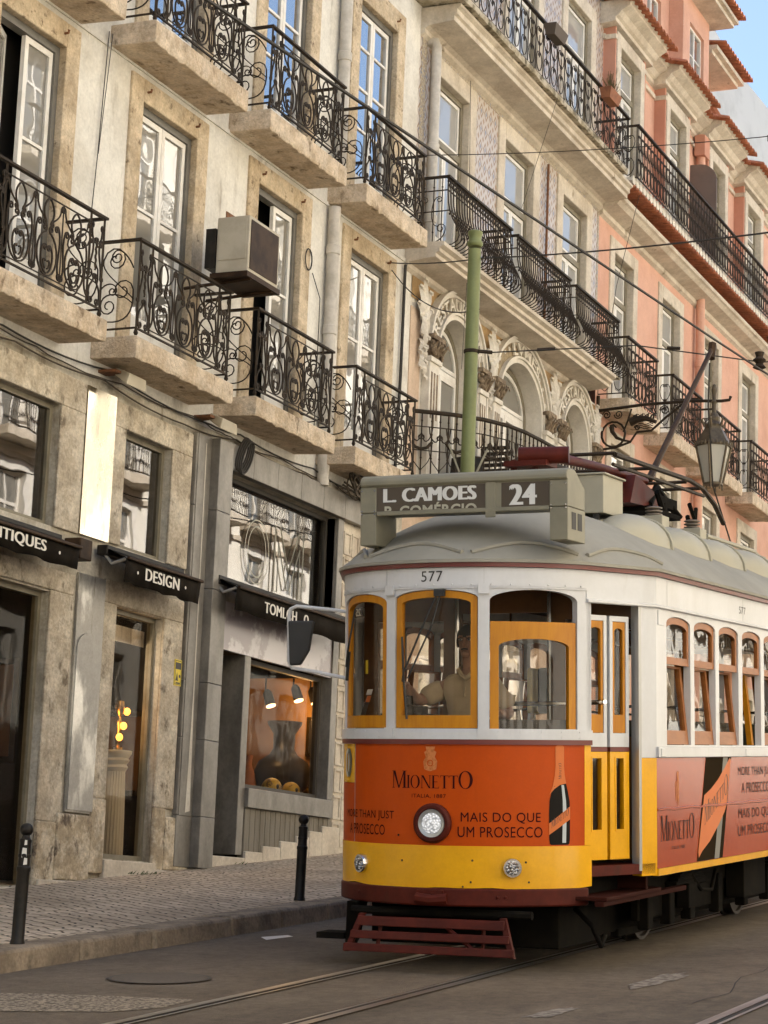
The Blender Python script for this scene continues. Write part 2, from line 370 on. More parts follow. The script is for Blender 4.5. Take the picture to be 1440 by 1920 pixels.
def crystal(name):
    m = MATS[name]; t = m.node_tree; b = t.nodes['Principled BSDF']
    geo = t.nodes.new('ShaderNodeNewGeometry'); v = t.nodes.new('ShaderNodeTexVoronoi'); v.inputs['Scale'].default_value = 62
    t.links.new(geo.outputs['Position'], v.inputs['Vector'])
    bp = t.nodes.new('ShaderNodeBump'); bp.inputs['Strength'].default_value = 1.0; bp.inputs['Distance'].default_value = 0.03
    t.links.new(v.outputs['Distance'], bp.inputs['Height']); t.links.new(bp.outputs[0], b.inputs['Normal'])
    r = t.nodes.new('ShaderNodeMapRange'); r.inputs['To Min'].default_value = 0.9; r.inputs['To Max'].default_value = 0.25
    t.links.new(v.outputs['Distance'], r.inputs['Value']); r.inputs['From Max'].default_value = 0.8
    c = t.nodes.new('ShaderNodeCombineColor')
    for i in range(3): t.links.new(r.outputs[0], c.inputs[i])
    t.links.new(c.outputs[0], b.inputs['Base Color'])
    if b.inputs['Emission Strength'].default_value: t.links.new(c.outputs[0], b.inputs['Emission Color'])
crystal('lens'); crystal('headlamp glow')
mat('porcelain', (0.16, 0.13, 0.10), 0.35)
mat('skin', (0.48, 0.28, 0.19), 0.55, col2=(0.31, 0.16, 0.10), nscale=9)
mat('shirt', (0.62, 0.50, 0.33), 0.85, col2=(0.55, 0.44, 0.28), nscale=6)
mat('trousers', (0.03, 0.03, 0.035), 0.85)
mat('hair', (0.045, 0.038, 0.032), 0.7)
mat('eye white', (0.7, 0.68, 0.64), 0.3)
mat('seat fabric', (0.045, 0.05, 0.035), 0.8)
mat('validator yellow', (0.62, 0.44, 0.02), 0.4)
mat('card white', (0.6, 0.58, 0.54), 0.5)
mat('card dark', (0.035, 0.032, 0.032), 0.4)
glass('upper glass', (0.20, 0.19, 0.165), 0.11, 0.50, 2.0, wave=0.035, wscale=2.0)  # lightened body paints in part of the pale, calm reflection, as curtains would
glass('sky glass', (0.05, 0.05, 0.05), 0.30, 1.0, 1.8, wave=0.05)
glass('shop glass', (0.01, 0.008, 0.006), 0.006, 0.07, 3.0, wave=0.02, see=0.98, tint=(0.88, 0.83, 0.76))
glass('mezzanine glass', (0.025, 0.02, 0.014), 0.09, 0.48, 2.4, wave=0.012, see=0.75, tint=(0.75, 0.68, 0.60))
glass('tram glass', (0.01, 0.01, 0.01), 0.03, 0.45, 3.5, wave=0.015, see=0.98, tint=(0.84, 0.79, 0.72))
glass('side tram glass', (0.02, 0.02, 0.02), 0.05, 0.30, 2.4, wave=0.07, see=0.93, tint=(0.85, 0.8, 0.74), wscale=3)
glass('pale reflection glass', (0.36, 0.355, 0.335), 0.12, 0.50, 2.0, wave=0.03)  # grey body paints in pale sky reflected over curtains

# ------------------------------------------------------------------ mesh helpers
OFF = {}
def empty(name, loc, label=None, cat=None, group=None, kind=None, rot=(0, 0, 0)):
    o = bpy.data.objects.new(name, None)
    o.location = loc; o.rotation_euler = rot
    o.empty_display_size = 0.2
    COL.objects.link(o)
    OFF[o] = Vector(loc)
    tag(o, label, cat, group, kind)
    return o
def tag(o, label=None, cat=None, group=None, kind=None):
    if label: o['label'] = label
    if cat: o['category'] = cat
    if group: o['group'] = group
    if kind: o['kind'] = kind
    return o

class MB:
    def __init__(s): s.v = []; s.f = []
    def add(s, vs, fs):
        n = len(s.v)
        s.v.extend(Vector(p) for p in vs)
        s.f.extend(tuple(i+n for i in q) for q in fs)
        return s
    def box(s, x0, x1, y0, y1, z0, z1):
        return s.add([(x, y, z) for x in (x0, x1) for y in (y0, y1) for z in (z0, z1)],
                     [(0, 1, 3, 2), (4, 6, 7, 5), (0, 4, 5, 1), (2, 3, 7, 6), (0, 2, 6, 4), (1, 5, 7, 3)])
    def mbox(s, mp, u0, u1, v0, v1, d0, d1):
        return s.add([mp(u, v, d) for u in (u0, u1) for v in (v0, v1) for d in (d0, d1)],
                     [(0, 1, 3, 2), (4, 6, 7, 5), (0, 4, 5, 1), (2, 3, 7, 6), (0, 2, 6, 4), (1, 5, 7, 3)])
    def ring(s, mp, u0, u1, v0, v1, w, d0, d1, wt=None, wb=None):
        wt = w if wt is None else wt
        wb = w if wb is None else wb
        s.mbox(mp, u0, u0+w, v0, v1, d0, d1); s.mbox(mp, u1-w, u1, v0, v1, d0, d1)
        s.mbox(mp, u0+w, u1-w, v1-wt, v1, d0, d1)
        if wb: s.mbox(mp, u0+w, u1-w, v0, v0+wb, d0, d1)
        return s
    def tube(s, path, r, n=6, closed=False, r1=None, caps=True):
        P = [Vector(p) for p in path]
        m = len(P)
        if m < 2: return s
        base = len(s.v)
        prev = None
        for i, p in enumerate(P):
            if closed: t = P[(i+1) % m]-P[i-1]
            else: t = P[min(i+1, m-1)]-P[max(i-1, 0)]
            if t.length < 1e-9: t = Vector((0, 0, 1))
            t.normalize()
            if prev is None:
                a = t.orthogonal().normalized()
                if abs(t.z) < 0.9: a = t.cross(Vector((0, 0, 1))).normalized()
            else:
                a = prev - t*prev.dot(t)
                a = a.normalized() if a.length > 1e-6 else t.orthogonal().normalized()
            prev = a
            b = t.cross(a)
            rr = r if r1 is None else r+(r1-r)*i/(m-1)
            for k in range(n):
                an = 2*math.pi*(k+0.5)/n
                s.v.append(p+a*(rr*math.cos(an))+b*(rr*math.sin(an)))
        for i in range(m if closed else m-1):
            j = (i+1) % m
            for k in range(n):
                k2 = (k+1) % n
                s.f.append((base+i*n+k, base+i*n+k2, base+j*n+k2, base+j*n+k))
        if not closed and caps:
            s.f.append(tuple(base+k for k in range(n))[::-1])
            s.f.append(tuple(base+(m-1)*n+k for k in range(n)))
        return s
    def lathe(s, prof, c, n=20, ax=(0, 0, 1), sx=1.0, sy=1.0, flute=0):
        ax = Vector(ax).normalized(); c = Vector(c)
        a = ax.orthogonal().normalized() if abs(ax.z) < 0.9 else Vector((1, 0, 0))
        a = (a-ax*a.dot(ax)).normalized()
        b = ax.cross(a)
        base = len(s.v)
        for (r, z) in prof:
            for k in range(n):
                an = 2*math.pi*k/n
                q = r*(1-flute*(k % 2)) if flute else r
                s.v.append(c+ax*z+a*(q*sx*math.cos(an))+b*(q*sy*math.sin(an)))
        for i in range(len(prof)-1):
            for k in range(n):
                k2 = (k+1) % n
                s.f.append((base+i*n+k, base+i*n+k2, base+(i+1)*n+k2, base+(i+1)*n+k))
        s.f.append(tuple(base+k for k in range(n))[::-1])
        s.f.append(tuple(base+(len(prof)-1)*n+k for k in range(n)))
        return s
    def ball(s, c, rx, ry=None, rz=None, n=10, m=7):
        ry = rx if ry is None else ry; rz = rx if rz is None else rz
        base = len(s.v); c = Vector(c)
        for i in range(m+1):
            ph = math.pi*(i+0.02)/(m+0.04)
            for k in range(n):
                an = 2*math.pi*k/n
                s.v.append(c+Vector((rx*math.sin(ph)*math.cos(an), ry*math.sin(ph)*math.sin(an), rz*math.cos(ph))))
        for i in range(m):
            for k in range(n):
                k2 = (k+1) % n
                s.f.append((base+i*n+k, base+(i+1)*n+k, base+(i+1)*n+k2, base+i*n+k2))
        s.f.append(tuple(base+k for k in range(n)))
        s.f.append(tuple(base+m*n+k for k in range(n))[::-1])
        return s
    def plate(s, outer, holes, mp, d0, d1=None, step=None):
        """flat polygon (u, v) with holes, mapped by mp; d0 = face, d1 = back of its edges"""
        bm = bmesh.new()
        loops = [outer]+list(holes)
        vecs = [[Vector((p[0], p[1], 0)) for p in lp] for lp in loops]
        flat = [p for lp in vecs for p in lp]
        bv = [bm.verts.new(p) for p in flat]
        for t in tessellate_polygon(vecs):
            try: bm.faces.new([bv[i] for i in t])
            except ValueError: pass
        cut_u(bm, step)
        bm.verts.ensure_lookup_table(); bm.verts.index_update()
        s.add([mp(v.co.x, v.co.y, d0) for v in bm.verts], [tuple(v.index for v in f.verts) for f in bm.faces])
        bm.free()
        if d1 is not None:
            for lp in loops:
                pts = []
                for i, p in enumerate(lp):
                    q = lp[(i+1) % len(lp)]
                    k = max(1, int(abs(q[0]-p[0])/step)+1) if step else 1
                    for j in range(k): pts.append((p[0]+(q[0]-p[0])*j/k, p[1]+(q[1]-p[1])*j/k))
                n = len(pts)
                s.add([mp(p[0], p[1], d) for p in pts for d in (d0, d1)],
                      [(2*i, 2*((i+1) % n), 2*((i+1) % n)+1, 2*i+1) for i in range(n)])
        return s
    def build(s, name, material, parent=None, smooth=False, bevel=0.0, bseg=2, merge=False, angle=40):
        me = bpy.data.meshes.new(name)
        if parent is None:
            lo = Vector((min(v.x for v in s.v), min(v.y for v in s.v), min(v.z for v in s.v)))
            hi = Vector((max(v.x for v in s.v), max(v.y for v in s.v), max(v.z for v in s.v)))
            off = Vector(((lo.x+hi.x)/2, (lo.y+hi.y)/2, lo.z))
        else: off = OFF[parent]
        me.from_pydata([v-off for v in s.v], [], s.f)
        bm = bmesh.new(); bm.from_mesh(me)
        if merge: bmesh.ops.remove_doubles(bm, verts=bm.verts, dist=1e-5)
        bmesh.ops.recalc_face_normals(bm, faces=bm.faces)
        bm.to_mesh(me); bm.free()
        me.materials.append(MATS[material])
        if smooth:
            for p in me.polygons: p.use_smooth = True
            if angle: me.set_sharp_from_angle(angle=R(angle))
        o = bpy.data.objects.new(name, me)
        COL.objects.link(o)
        if parent is None: o.location = off
        else: o.parent = parent
        OFF[o] = off
        if bevel:
            bv = o.modifiers.new('edge', 'BEVEL'); bv.width = bevel; bv.segments = bseg; bv.limit_method = 'ANGLE'
        return o

def cut_u(bm, step):
    if not step: return
    us = [v.co.x for v in bm.verts]
    a, b = min(us), max(us)
    k = math.ceil(a/step)
    while k*step < b-1e-6:
        if k*step > a+1e-6:
            bmesh.ops.bisect_plane(bm, geom=bm.verts[:]+bm.edges[:]+bm.faces[:], dist=1e-6, plane_co=(k*step, 0, 0), plane_no=(1, 0, 0))
        k += 1

def arch(u0, u1, v0, vs, va, n=14):
    c, a = (u0+u1)/2, (u1-u0)/2
    pts = [(u0, v0)]
    for i in range(n+1):
        t = math.pi*i/n
        pts.append((c-a*math.cos(t), vs+(va-vs)*math.sin(t)))
    return pts+[(u1, v0)]
def circ(u, v, r, n=24, ry=None):
    ry = ry or r
    return [(u+r*math.cos(2*math.pi*i/n), v+ry*math.sin(2*math.pi*i/n)) for i in range(n)]
def rect(u0, u1, v0, v1): return [(u0, v0), (u0, v1), (u1, v1), (u1, v0)]

_TXT = {}
def text_geo(st, bold=0.0, shear=0.0):
    key = (st, bold, shear)
    if key in _TXT: return _TXT[key]
    cu = bpy.data.curves.new('lettering', 'FONT')
    cu.body = st; cu.size = 1; cu.offset = bold; cu.shear = shear; cu.resolution_u = 4; cu.space_character = 1.06
    ob = bpy.data.objects.new('lettering', cu)
    COL.objects.link(ob)
    dg = bpy.context.evaluated_depsgraph_get()
    dg.update()
    me = bpy.data.meshes.new_from_object(ob.evaluated_get(dg))
    vs = [v.co.copy() for v in me.vertices]
    fs = [tuple(p.vertices) for p in me.polygons]
    bpy.data.objects.remove(ob); bpy.data.meshes.remove(me); bpy.data.curves.remove(cu)
    _TXT[key] = (vs, fs)
    return vs, fs
def put_geo(mb, vs, fs, mp, u0, u1, v0, v1, d, step=None, flip=False, fn=None):
    a, b = min(p.x for p in vs), max(p.x for p in vs)
    c, e = min(p.y for p in vs), max(p.y for p in vs)
    bm = bmesh.new()
    bv = []
    for p in vs:
        x = (p.x-a)/(b-a); y = (p.y-c)/(e-c)
        if flip: x = 1-x
        u, v = u0+x*(u1-u0), v0+y*(v1-v0)
        if fn: u, v = fn(u, v)
        bv.append(bm.verts.new((u, v, 0)))
    for f in fs:
        try: bm.faces.new([bv[i] for i in f])
        except ValueError: pass
    cut_u(bm, step)
    bm.verts.ensure_lookup_table(); bm.verts.index_update()
    mb.add([mp(v.co.x, v.co.y, d) for v in bm.verts], [tuple(v.index for v in f.verts) for f in bm.faces])
    bm.free()
def text(mb, st, mp, u0, u1, v0, v1, d, bold=0.0, step=None, flip=False, fn=None, shear=0.0):
    # a bolder face: the outline laid down several times, shifted sideways by fractions of the stroke
    k = abs(u1-u0)*bold*1.1/max(1, len(st))*3
    n = 3 if bold else 1
    for i in range(n):
        o = (i-1)*k/2 if bold else 0.0
        put_geo(mb, *text_geo(st, 0.0, shear), mp, u0+o+k/2, u1+o-k/2, v0, v1, d+0.00015*i, step, flip, fn)

def serif_word(st, big=(0, 7)):
    """high contrast roman capitals drawn as polygons; the letters listed in big stand taller"""
    vs, fs = [], []
    def poly(pts):
        n = len(vs); vs.extend(Vector((x, y, 0)) for x, y in pts); fs.append(tuple(range(n, n+len(pts))))
    def stem(x, y0, y1, w, o):
        poly([(o+x-w/2, y0), (o+x+w/2, y0), (o+x+w/2, y1), (o+x-w/2, y1)])
        for y in (y0, y1):
            e = 0.035 if y == y0 else -0.035
            poly([(o+x-w/2-0.07, y), (o+x+w/2+0.07, y), (o+x+w/2+0.07, y+e), (o+x-w/2-0.07, y+e)])
    o = 0
    for i, ch in enumerate(st):
        k = 1.0
        lo = 0.0
        if i in big: k, lo = 1.34, -0.0
        n0 = len(vs)
        if ch == 'M':
            stem(0.1, 0, 1, 0.05, o); stem(0.9, 0, 1, 0.15, o)
            poly([(o+0.06, 1), (o+0.24, 1), (o+0.54, 0), (o+0.46, 0)]); poly([(o+0.46, 0), (o+0.54, 0), (o+0.9, 1), (o+0.84, 1)]); w = 1.05
        elif ch == 'I': stem(0.16, 0, 1, 0.15, o); w = 0.36
        elif ch == 'N':
            stem(0.1, 0, 1, 0.05, o); stem(0.78, 0, 1, 0.05, o); poly([(o+0.05, 1), (o+0.24, 1), (o+0.81, 0), (o+0.70, 0)]); w = 0.92
        elif ch == 'E':
            stem(0.15, 0, 1, 0.15, o)
            for y, l in ((0, 0.62), (0.48, 0.5), (0.955, 0.58)): poly([(o+0.15, y), (o+l, y), (o+l, y+0.045), (o+0.15, y+0.045)])
            poly([(o+0.62, 0), (o+0.62, 0.2), (o+0.58, 0.045)]); poly([(o+0.58, 1), (o+0.58, 0.8), (o+0.54, 0.955)]); w = 0.70
        elif ch == 'T':
            stem(0.36, 0, 1, 0.15, o); poly([(o+0.02, 1), (o+0.02, 0.955), (o+0.70, 0.955), (o+0.70, 1)])
            poly([(o+0.02, 0.955), (o+0.02, 0.78), (o+0.07, 0.955)]); poly([(o+0.70, 0.955), (o+0.70, 0.78), (o+0.65, 0.955)]); w = 0.74
        else:
            m = 28
            for j in range(m):
                a0, a1 = 2*math.pi*j/m, 2*math.pi*(j+1)/m
                q = [(0.42+0.42*math.cos(a0), 0.5+0.52*math.sin(a0)), (0.42+0.42*math.cos(a1), 0.5+0.52*math.sin(a1)),
                     (0.40+0.27*math.cos(a1), 0.5+0.485*math.sin(a1)), (0.40+0.27*math.cos(a0), 0.5+0.485*math.sin(a0))]
                poly([(o+x, y) for x, y in q])
            w = 0.92
        for p in vs[n0:]:
            p.x = o+(p.x-o)*k; p.y = lo+p.y*k
        o += w*k
    return vs, fs
# ------------------------------------------------------------------ ground
YF = 11.2                                    # the facades' plane
YO = -5.0                                    # the facades across the street
def pf(u, v, d): return Vector((u, YF-d, v))
def po(u, v, d): return Vector((u, YO+d, v))

def sheet(name, x0, x1, y0, y1, h, m, nx=2, kind='structure'):
    mb = MB()
    mb.add([(x0, y0, gz(x0)+h), (x1, y0, gz(x1)+h), (x1, y1, gz(x1)+h), (x0, y1, gz(x0)+h)], [(0, 1, 2, 3)])
    return tag(mb.build(name, m), kind=kind)
sheet('ground', -120, 700, -420, 430, -0.30, 'earth')
sheet('road', -60, 160, -2.6, 7.9, 0.0, 'asphalt')
KY = 7.75
sheet('pavement', -60, 160, KY+0.30, YF+0.6, 0.130, 'cobbles')
sheet('opposite_pavement', -60, 160, YO-0.5, -2.75, 0.130, 'cobbles')
# kerb: separate long stones in one run
mb = MB()
x = -20.0
while x < 120:
    L = rnd.uniform(0.8, 1.25) if 8 < x < 26 else 6
    j = rnd.uniform(-0.012, 0.012); h = 0.14+rnd.uniform(-0.006, 0.006)
    a, b = x+0.006, x+L-0.006
    for (p, q) in ((a, b),):
        mb.add([(p, KY+j, gz(p)-0.1), (q, KY+j, gz(q)-0.1), (q, KY+0.30, gz(q)-0.1), (p, KY+0.30, gz(p)-0.1),
                (p, KY+j+0.02, gz(p)+h), (q, KY+j+0.02, gz(q)+h), (q, KY+0.30, gz(q)+h), (p, KY+0.30, gz(p)+h)],
               [(0, 1, 2, 3), (4, 5, 6, 7), (0, 1, 5, 4), (1, 2, 6, 5), (2, 3, 7, 6), (3, 0, 4, 7)])
    x += L
tag(mb.build('kerb', 'kerb stone', bevel=0.025, bseg=2), kind='structure')
mb = MB()
mb.add([(-60, -2.75, gz(-60)-.2), (160, -2.75, gz(160)-.2), (160, -2.6, gz(160)-.2), (-60, -2.6, gz(-60)-.2),
        (-60, -2.75, gz(-60)+.14), (160, -2.75, gz(160)+.14), (160, -2.6, gz(160)+.14), (-60, -2.6, gz(-60)+.14)],
       [(0, 1, 2, 3), (4, 5, 6, 7), (0, 1, 5, 4), (1, 2, 6, 5), (2, 3, 7, 6), (3, 0, 4, 7)])
tag(mb.build('opposite_kerb', 'kerb stone'), kind='structure')
# four grooved rails flush with the asphalt
def rail(y, side, lb):
    g = MB(); s = MB()
    for (q, a, b, h) in ((s, -0.032, 0.028, 0.010), (g, 0.028, 0.066, 0.005), (s, 0.066, 0.088, 0.009)):
        a, b = (a, b) if side > 0 else (-b, -a)
        q.add([(-60, y+a, gz(-60)+h), (160, y+a, gz(160)+h), (160, y+b, gz(160)+h), (-60, y+b, gz(-60)+h)], [(0, 1, 2, 3)])
    o = tag(s.build('tram_rail', 'rail steel'), lb, 'rail', 'grooved tram rails in the asphalt')
    g.build('groove', 'rail groove', o)
rail(5.88, -1, 'grooved steel rail nearest the kerb, under the tram'); rail(5.0, 1, 'second grooved steel rail from the kerb, under the door side of the tram')
rail(3.14, -1, 'third grooved steel rail from the kerb, clear of the tram'); rail(2.26, 1, 'grooved steel rail farthest from the kerb')
# patches and worn marks on the road, as thin sheets
def blob(name, pts, h, m):
    mb = MB(); mb.add([(x, y, gz(x)+h) for x, y in pts], [tuple(range(len(pts)))])
    return tag(mb.build(name, m), kind='structure')
def rough_outline(cx, cy, rx, ry, n=26, j=0.25, rot=0.0):
    out = []
    for i in range(n):
        a = 2*math.pi*i/n; k = 1+rnd.uniform(-j, j)
        x, y = rx*k*math.cos(a), ry*k*math.sin(a)
        out.append((cx+x*math.cos(rot)-y*math.sin(rot), cy+x*math.sin(rot)+y*math.cos(rot)))
    return out
blob('road_surface', [(10.2, 7.4), (10.45, 6.75), (10.72, 6.15), (11.0, 6.0), (11.42, 6.02), (11.38, 6.45), (11.3, 6.9), (11.15, 7.4)], 0.004, 'road patch')
blob('road_markings', rough_outline(13.6, 3.98, 0.52, 0.085, 30, 0.3, -0.05), 0.004, 'worn paint')
blob('road_markings', rough_outline(11.75, 4.02, 0.30, 0.075, 30, 0.3, -0.1), 0.004, 'worn paint')
for (x, y, dx, dy, n_) in ((12.6, 7.3, 0.22, -0.10, 12), (12.5, 3.45, 0.3, 0.01, 14)):
    P_ = [(x, y)]
    for k in range(n_): P_.append((P_[-1][0]+dx*rnd.uniform(0.5, 1.2), P_[-1][1]+dy+rnd.uniform(-0.05, 0.05)))
    mb = MB()
    for k in range(n_):
        (a, b), (c, e) = P_[k], P_[k+1]; w0 = 0.003*(1-k/n_)+0.001
        mb.add([(a, b-w0, gz(a)+0.004), (c, e-w0, gz(c)+0.004), (c, e+w0, gz(c)+0.004), (a, b+w0, gz(a)+0.004)], [(0, 1, 2, 3)])
    tag(mb.build('road_surface', 'rail groove'), kind='structure')
cov = MB(); cov.lathe([(0.29, 0), (0.29, 0.004)], (12.3, 6.74, gz(12.3)+0.004), 40, ax=(-SLOPE, 0, 1))
o = tag(cov.build('manhole_cover', 'cast iron cover'), 'round dark iron manhole cover set flush in the asphalt near the kerb', 'manhole cover')
rim = MB()
rim.add([(12.3+r*math.cos(2*math.pi*i/48), 6.74+r*math.sin(2*math.pi*i/48), gz(12.3+r*math.cos(2*math.pi*i/48))+0.009) for i in range(48) for r in (0.29, 0.32)],
        [(2*i, 2*((i+1) % 48), 2*((i+1) % 48)+1, 2*i+1) for i in range(48)])
rim.build('rim', 'cover rim', o)

# ------------------------------------------------------------------ facade helpers
def wall(mb, mp, u0, u1, v0, v1, holes, d=0.0, depth=0.30):
    us = sorted({u0, u1, *[h[0] for h in holes], *[h[1] for h in holes]})
    vs = sorted({v0, v1, *[h[2] for h in holes], *[h[3] for h in holes]})
    us = [q for q in us if u0 <= q <= u1]; vs = [q for q in vs if v0 <= q <= v1]
    for i in range(len(us)-1):
        for k in range(len(vs)-1):
            cu, cv = (us[i]+us[i+1])/2, (vs[k]+vs[k+1])/2
            if any(h[0] < cu < h[1] and h[2] < cv < h[3] for h in holes): continue
            mb.add([mp(us[i], vs[k], d), mp(us[i+1], vs[k], d), mp(us[i+1], vs[k+1], d), mp(us[i], vs[k+1], d)], [(0, 1, 2, 3)])
    for (a, b, c, e) in holes:
        c2 = max(c, v0)
        for (p, q) in (((a, c2), (a, e)), ((b, c2), (b, e)), ((a, e), (b, e)), ((a, c2), (b, c2))):
            mb.add([mp(p[0], p[1], d), mp(q[0], q[1], d), mp(q[0], q[1], d-depth), mp(p[0], p[1], d-depth)], [(0, 1, 2, 3)])

def lerp(a, b, t): return a+(b-a)*t

def window(bld, mp, u0, u1, v0, v1, style, name='window', sur=0.25, sm='limestone', top=None, open_leaf=False, gl='upper glass', rec=0.05):
    """french window: stone surround, painted outer frame, white leaves with glazing bars, glass"""
    fm = {'left1': 'frame grey', 'left2': 'frame grey', 'tile': 'frame olive', 'pink': 'frame olive', 'plain': 'frame grey'}[style]
    f = MB(); ow = 0.075
    f.ring(mp, u0, u1, v0, v1, ow, -rec, -rec-0.10, wb=0.04)
    tz = None
    if style == 'tile': tz = v0+(v1-v0)*0.66
    if style == 'pink': tz = v0+(v1-v0)*0.72
    a, b = u0+ow, u1-ow
    if tz: f.mbox(mp, a, b, tz, tz+0.09, -rec, -rec-0.10)
    w = f.build(name, fm, bld)
    if sur:
        s = MB(); tp = top or sur
        s.ring(mp, u0-sur, u1+sur, v0-0.02, v1+tp, sur, 0.03, -rec-0.12, wt=tp, wb=0)
        s.build('surround', sm, w, bevel=0.012)
    zt = (tz or v1-ow)
    zb = v0+0.04
    c = (a+b)/2
    for k, (p, q) in enumerate(((a, c), (c, b))):
        m = MB(); sw = 0.062
        kick = 0.42 if style in ('left1', 'left2', 'pink', 'tile') else 0.1
        sw_in = 0.0
        dd = -rec-0.025
        mpp = mp
        if open_leaf and k == 0:
            def mpp(u, v, d, mp=mp, p=p): return mp(p+(u-p)*0.93, v, d-0.02-(u-p)*0.34)
        m.ring(mpp, p+0.004, q-0.004, zb+0.004, zt-0.004, sw, dd, dd-0.045, wb=kick)
        bars = {'left1': [0.60], 'left2': [0.40, 0.60, 0.80], 'tile': [], 'pink': [], 'plain': [0.5]}[style]
        for t in bars:
            z = lerp(v0, v1, t)
            m.mbox(mpp, p+sw, q-sw, z-0.016, z+0.016, dd-0.005, dd-0.04)
        leaf = m.build('leaf', 'sash white', w)
        g = MB(); g.mbox(mpp, p+sw-0.005, q-sw+0.005, zb+kick-0.005, zt-sw+0.005, dd-0.022, dd-0.028)
        g.build('pane', gl, w)
    if tz:
        m = MB(); m.ring(mp, a+0.004, b-0.004, tz+0.094, v1-ow-0.004, 0.05, -rec-0.025, -rec-0.07)
        m.build('transom_light', 'sash white', w)
        g = MB(); g.mbox(mp, a+0.05, b-0.05, tz+0.14, v1-ow-0.05, -rec-0.045, -rec-0.05)
        g.build('pane', gl, w)
    r = MB(); r.mbox(mp, u0-0.3, u1+0.3, v0-0.1, v1+0.2, -rec-0.30, -rec-0.32)
    r.build('dark_room', 'dark room', w)
    return w

# --- wrought iron
def curl(pts, s, Rr, turns=1.25, n=13, shrink=0.70):
    e = Vector(pts[-1]); t = (e-Vector(pts[-2])).normalized()
    nrm = Vector((-t.y, t.x))
    c = e+nrm*(s*Rr)
    a0 = math.atan2(e.y-c.y, e.x-c.x)
    out = []
    for k in range(1, n+1):
        f = k/n
        a = a0+s*f*turns*2*math.pi
        rr = Rr*(1-shrink*f)
        out.append((c.x+rr*math.cos(a), c.y+rr*math.sin(a)))
    return pts+out
def bez(p0, p1, p2, p3, n=10):
    o = []
    for i in range(n+1):
        t = i/n; q = 1-t
        o.append((q**3*p0[0]+3*q*q*t*p1[0]+3*q*t*t*p2[0]+t**3*p3[0], q**3*p0[1]+3*q*q*t*p1[1]+3*q*t*t*p2[1]+t**3*p3[1]))
    return o
def scroll(p0, c0, c1, p1, s0=0, r0=0.05, s1=0, r1=0.05, n=9, nn=13):
    pts = bez(p0, c0, c1, p1, n)
    if s1: pts = curl(pts, s1, r1, n=nn)
    if s0: pts = curl(pts[::-1], s0, r0, n=nn)
    return pts
def mirror(pts, u): return [(2*u-x, y) for x, y in pts]

def left_panel_curves(W, H):
    """(polyline, radius) pairs of the scrolled front of a Lisbon balcony, u in 0..W, v in 0..H"""
    out = []
    r = 0.0098
    P = 0.27
    for o in (0.0, W-P):
        out.append(([(o+0.012, 0.0), (o+0.012, H)], 0.013)); out.append(([(o+P-0.012, 0.0), (o+P-0.012, H)], 0.013))
        m = o+P/2
        tw = [(m+0.008*math.sin(i*1.7), 0.36+i*0.02) for i in range(15)]
        out.append((tw, 0.011))
        a = scroll((m-0.015, 0.30), (m-0.02, 0.2), (m-0.12, 0.24), (m-0.095, 0.06), s1=1, r1=0.036, s0=-1, r0=0.028)
        out.append((a, r)); out.append((mirror(a, m), r))
        a = scroll((m-0.02, 0.62), (m-0.11, 0.62), (m-0.10, 0.86), (m-0.075, 0.80), s1=-1, r1=0.034, s0=1, r0=0.03)
        out.append((a, r)); out.append((mirror(a, m), r))
        a = scroll((m-0.10, 0.30), (m-0.12, 0.42), (m-0.03, 0.5), (m-0.06, 0.62), s0=-1, r0=0.025, s1=1, r1=0.025)
        out.append((a, r)); out.append((mirror(a, m), r))
    a0, a1 = P, W-P
    out.append(([(a0, 0.80), (a1, 0.80)], 0.008)); out.append(([(a0, 0.055), (a1, 0.055)], 0.007))
    nm = 3; mw = (a1-a0)/nm
    for i in range(nm):
        c = a0+mw*(i+0.5); h = mw/2
        def both(p0, q0, q1, p1, **k):
            a = scroll((c-p0[0], p0[1]), (c-q0[0], q0[1]), (c-q1[0], q1[1]), (c-p1[0], p1[1]), **k)
            out.append((a, r)); out.append((mirror(a, c), r))
        both((0.0, 0.065), (0.20, 0.07), (0.235, 0.40), (0.035, 0.475), s1=1, r1=0.034)            # big oval
        both((0.0, 0.085), (0.10, 0.10), (0.13, 0.30), (0.055, 0.345), s1=-1, r1=0.030)             # inner lyre
        both((0.012, 0.20), (0.07, 0.24), (0.065, 0.15), (0.018, 0.13))                             # figure of eight
        both((0.03, 0.49), (0.02, 0.62), (0.20, 0.60), (h-0.035, 0.755), s1=1, r1=0.036)            # spreading arms
        both((0.0, 0.79), (0.06, 0.77), (0.13, 0.66), (0.045, 0.575), s1=-1, r1=0.028)              # drop under the rail
        both((h-0.012, 0.09), (h-0.11, 0.20), (h+0.02, 0.36), (h-0.055, 0.545), s0=-1, r0=0.036, s1=-1, r1=0.036)
        if i: out.append(([(c-h, 0.055), (c-h, 0.80)], 0.008))
    return out
def side_panel_curves(D, H):
    out = []
    r = 0.008
    a = scroll((0.06, 0.10), (0.30, 0.05), (D-0.02, 0.10), (D-0.05, 0.40), s1=1, r1=0.12); out.append((a, r))
    a = scroll((D-0.04, 0.30), (D-0.18, 0.45), (0.02, 0.60), (0.06, 0.72), s1=-1, r1=0.14); out.append((a, r))
    a = scroll((D-0.05, 0.26), (D-0.2, 0.40), (0.05, 0.40), (0.05, 0.26), s1=1, r1=0.09); out.append((a, r))
    a = scroll((D-0.06, 0.62), (D-0.1, 0.72), (D-0.22, 0.86), (0.18, 0.80), s1=1, r1=0.07); out.append((a, r))
    a = scroll((0.04, 0.42), (0.10, 0.50), (0.2, 0.48), (0.22, 0.42), s1=-1, r1=0.05); out.append((a, r))
    return out
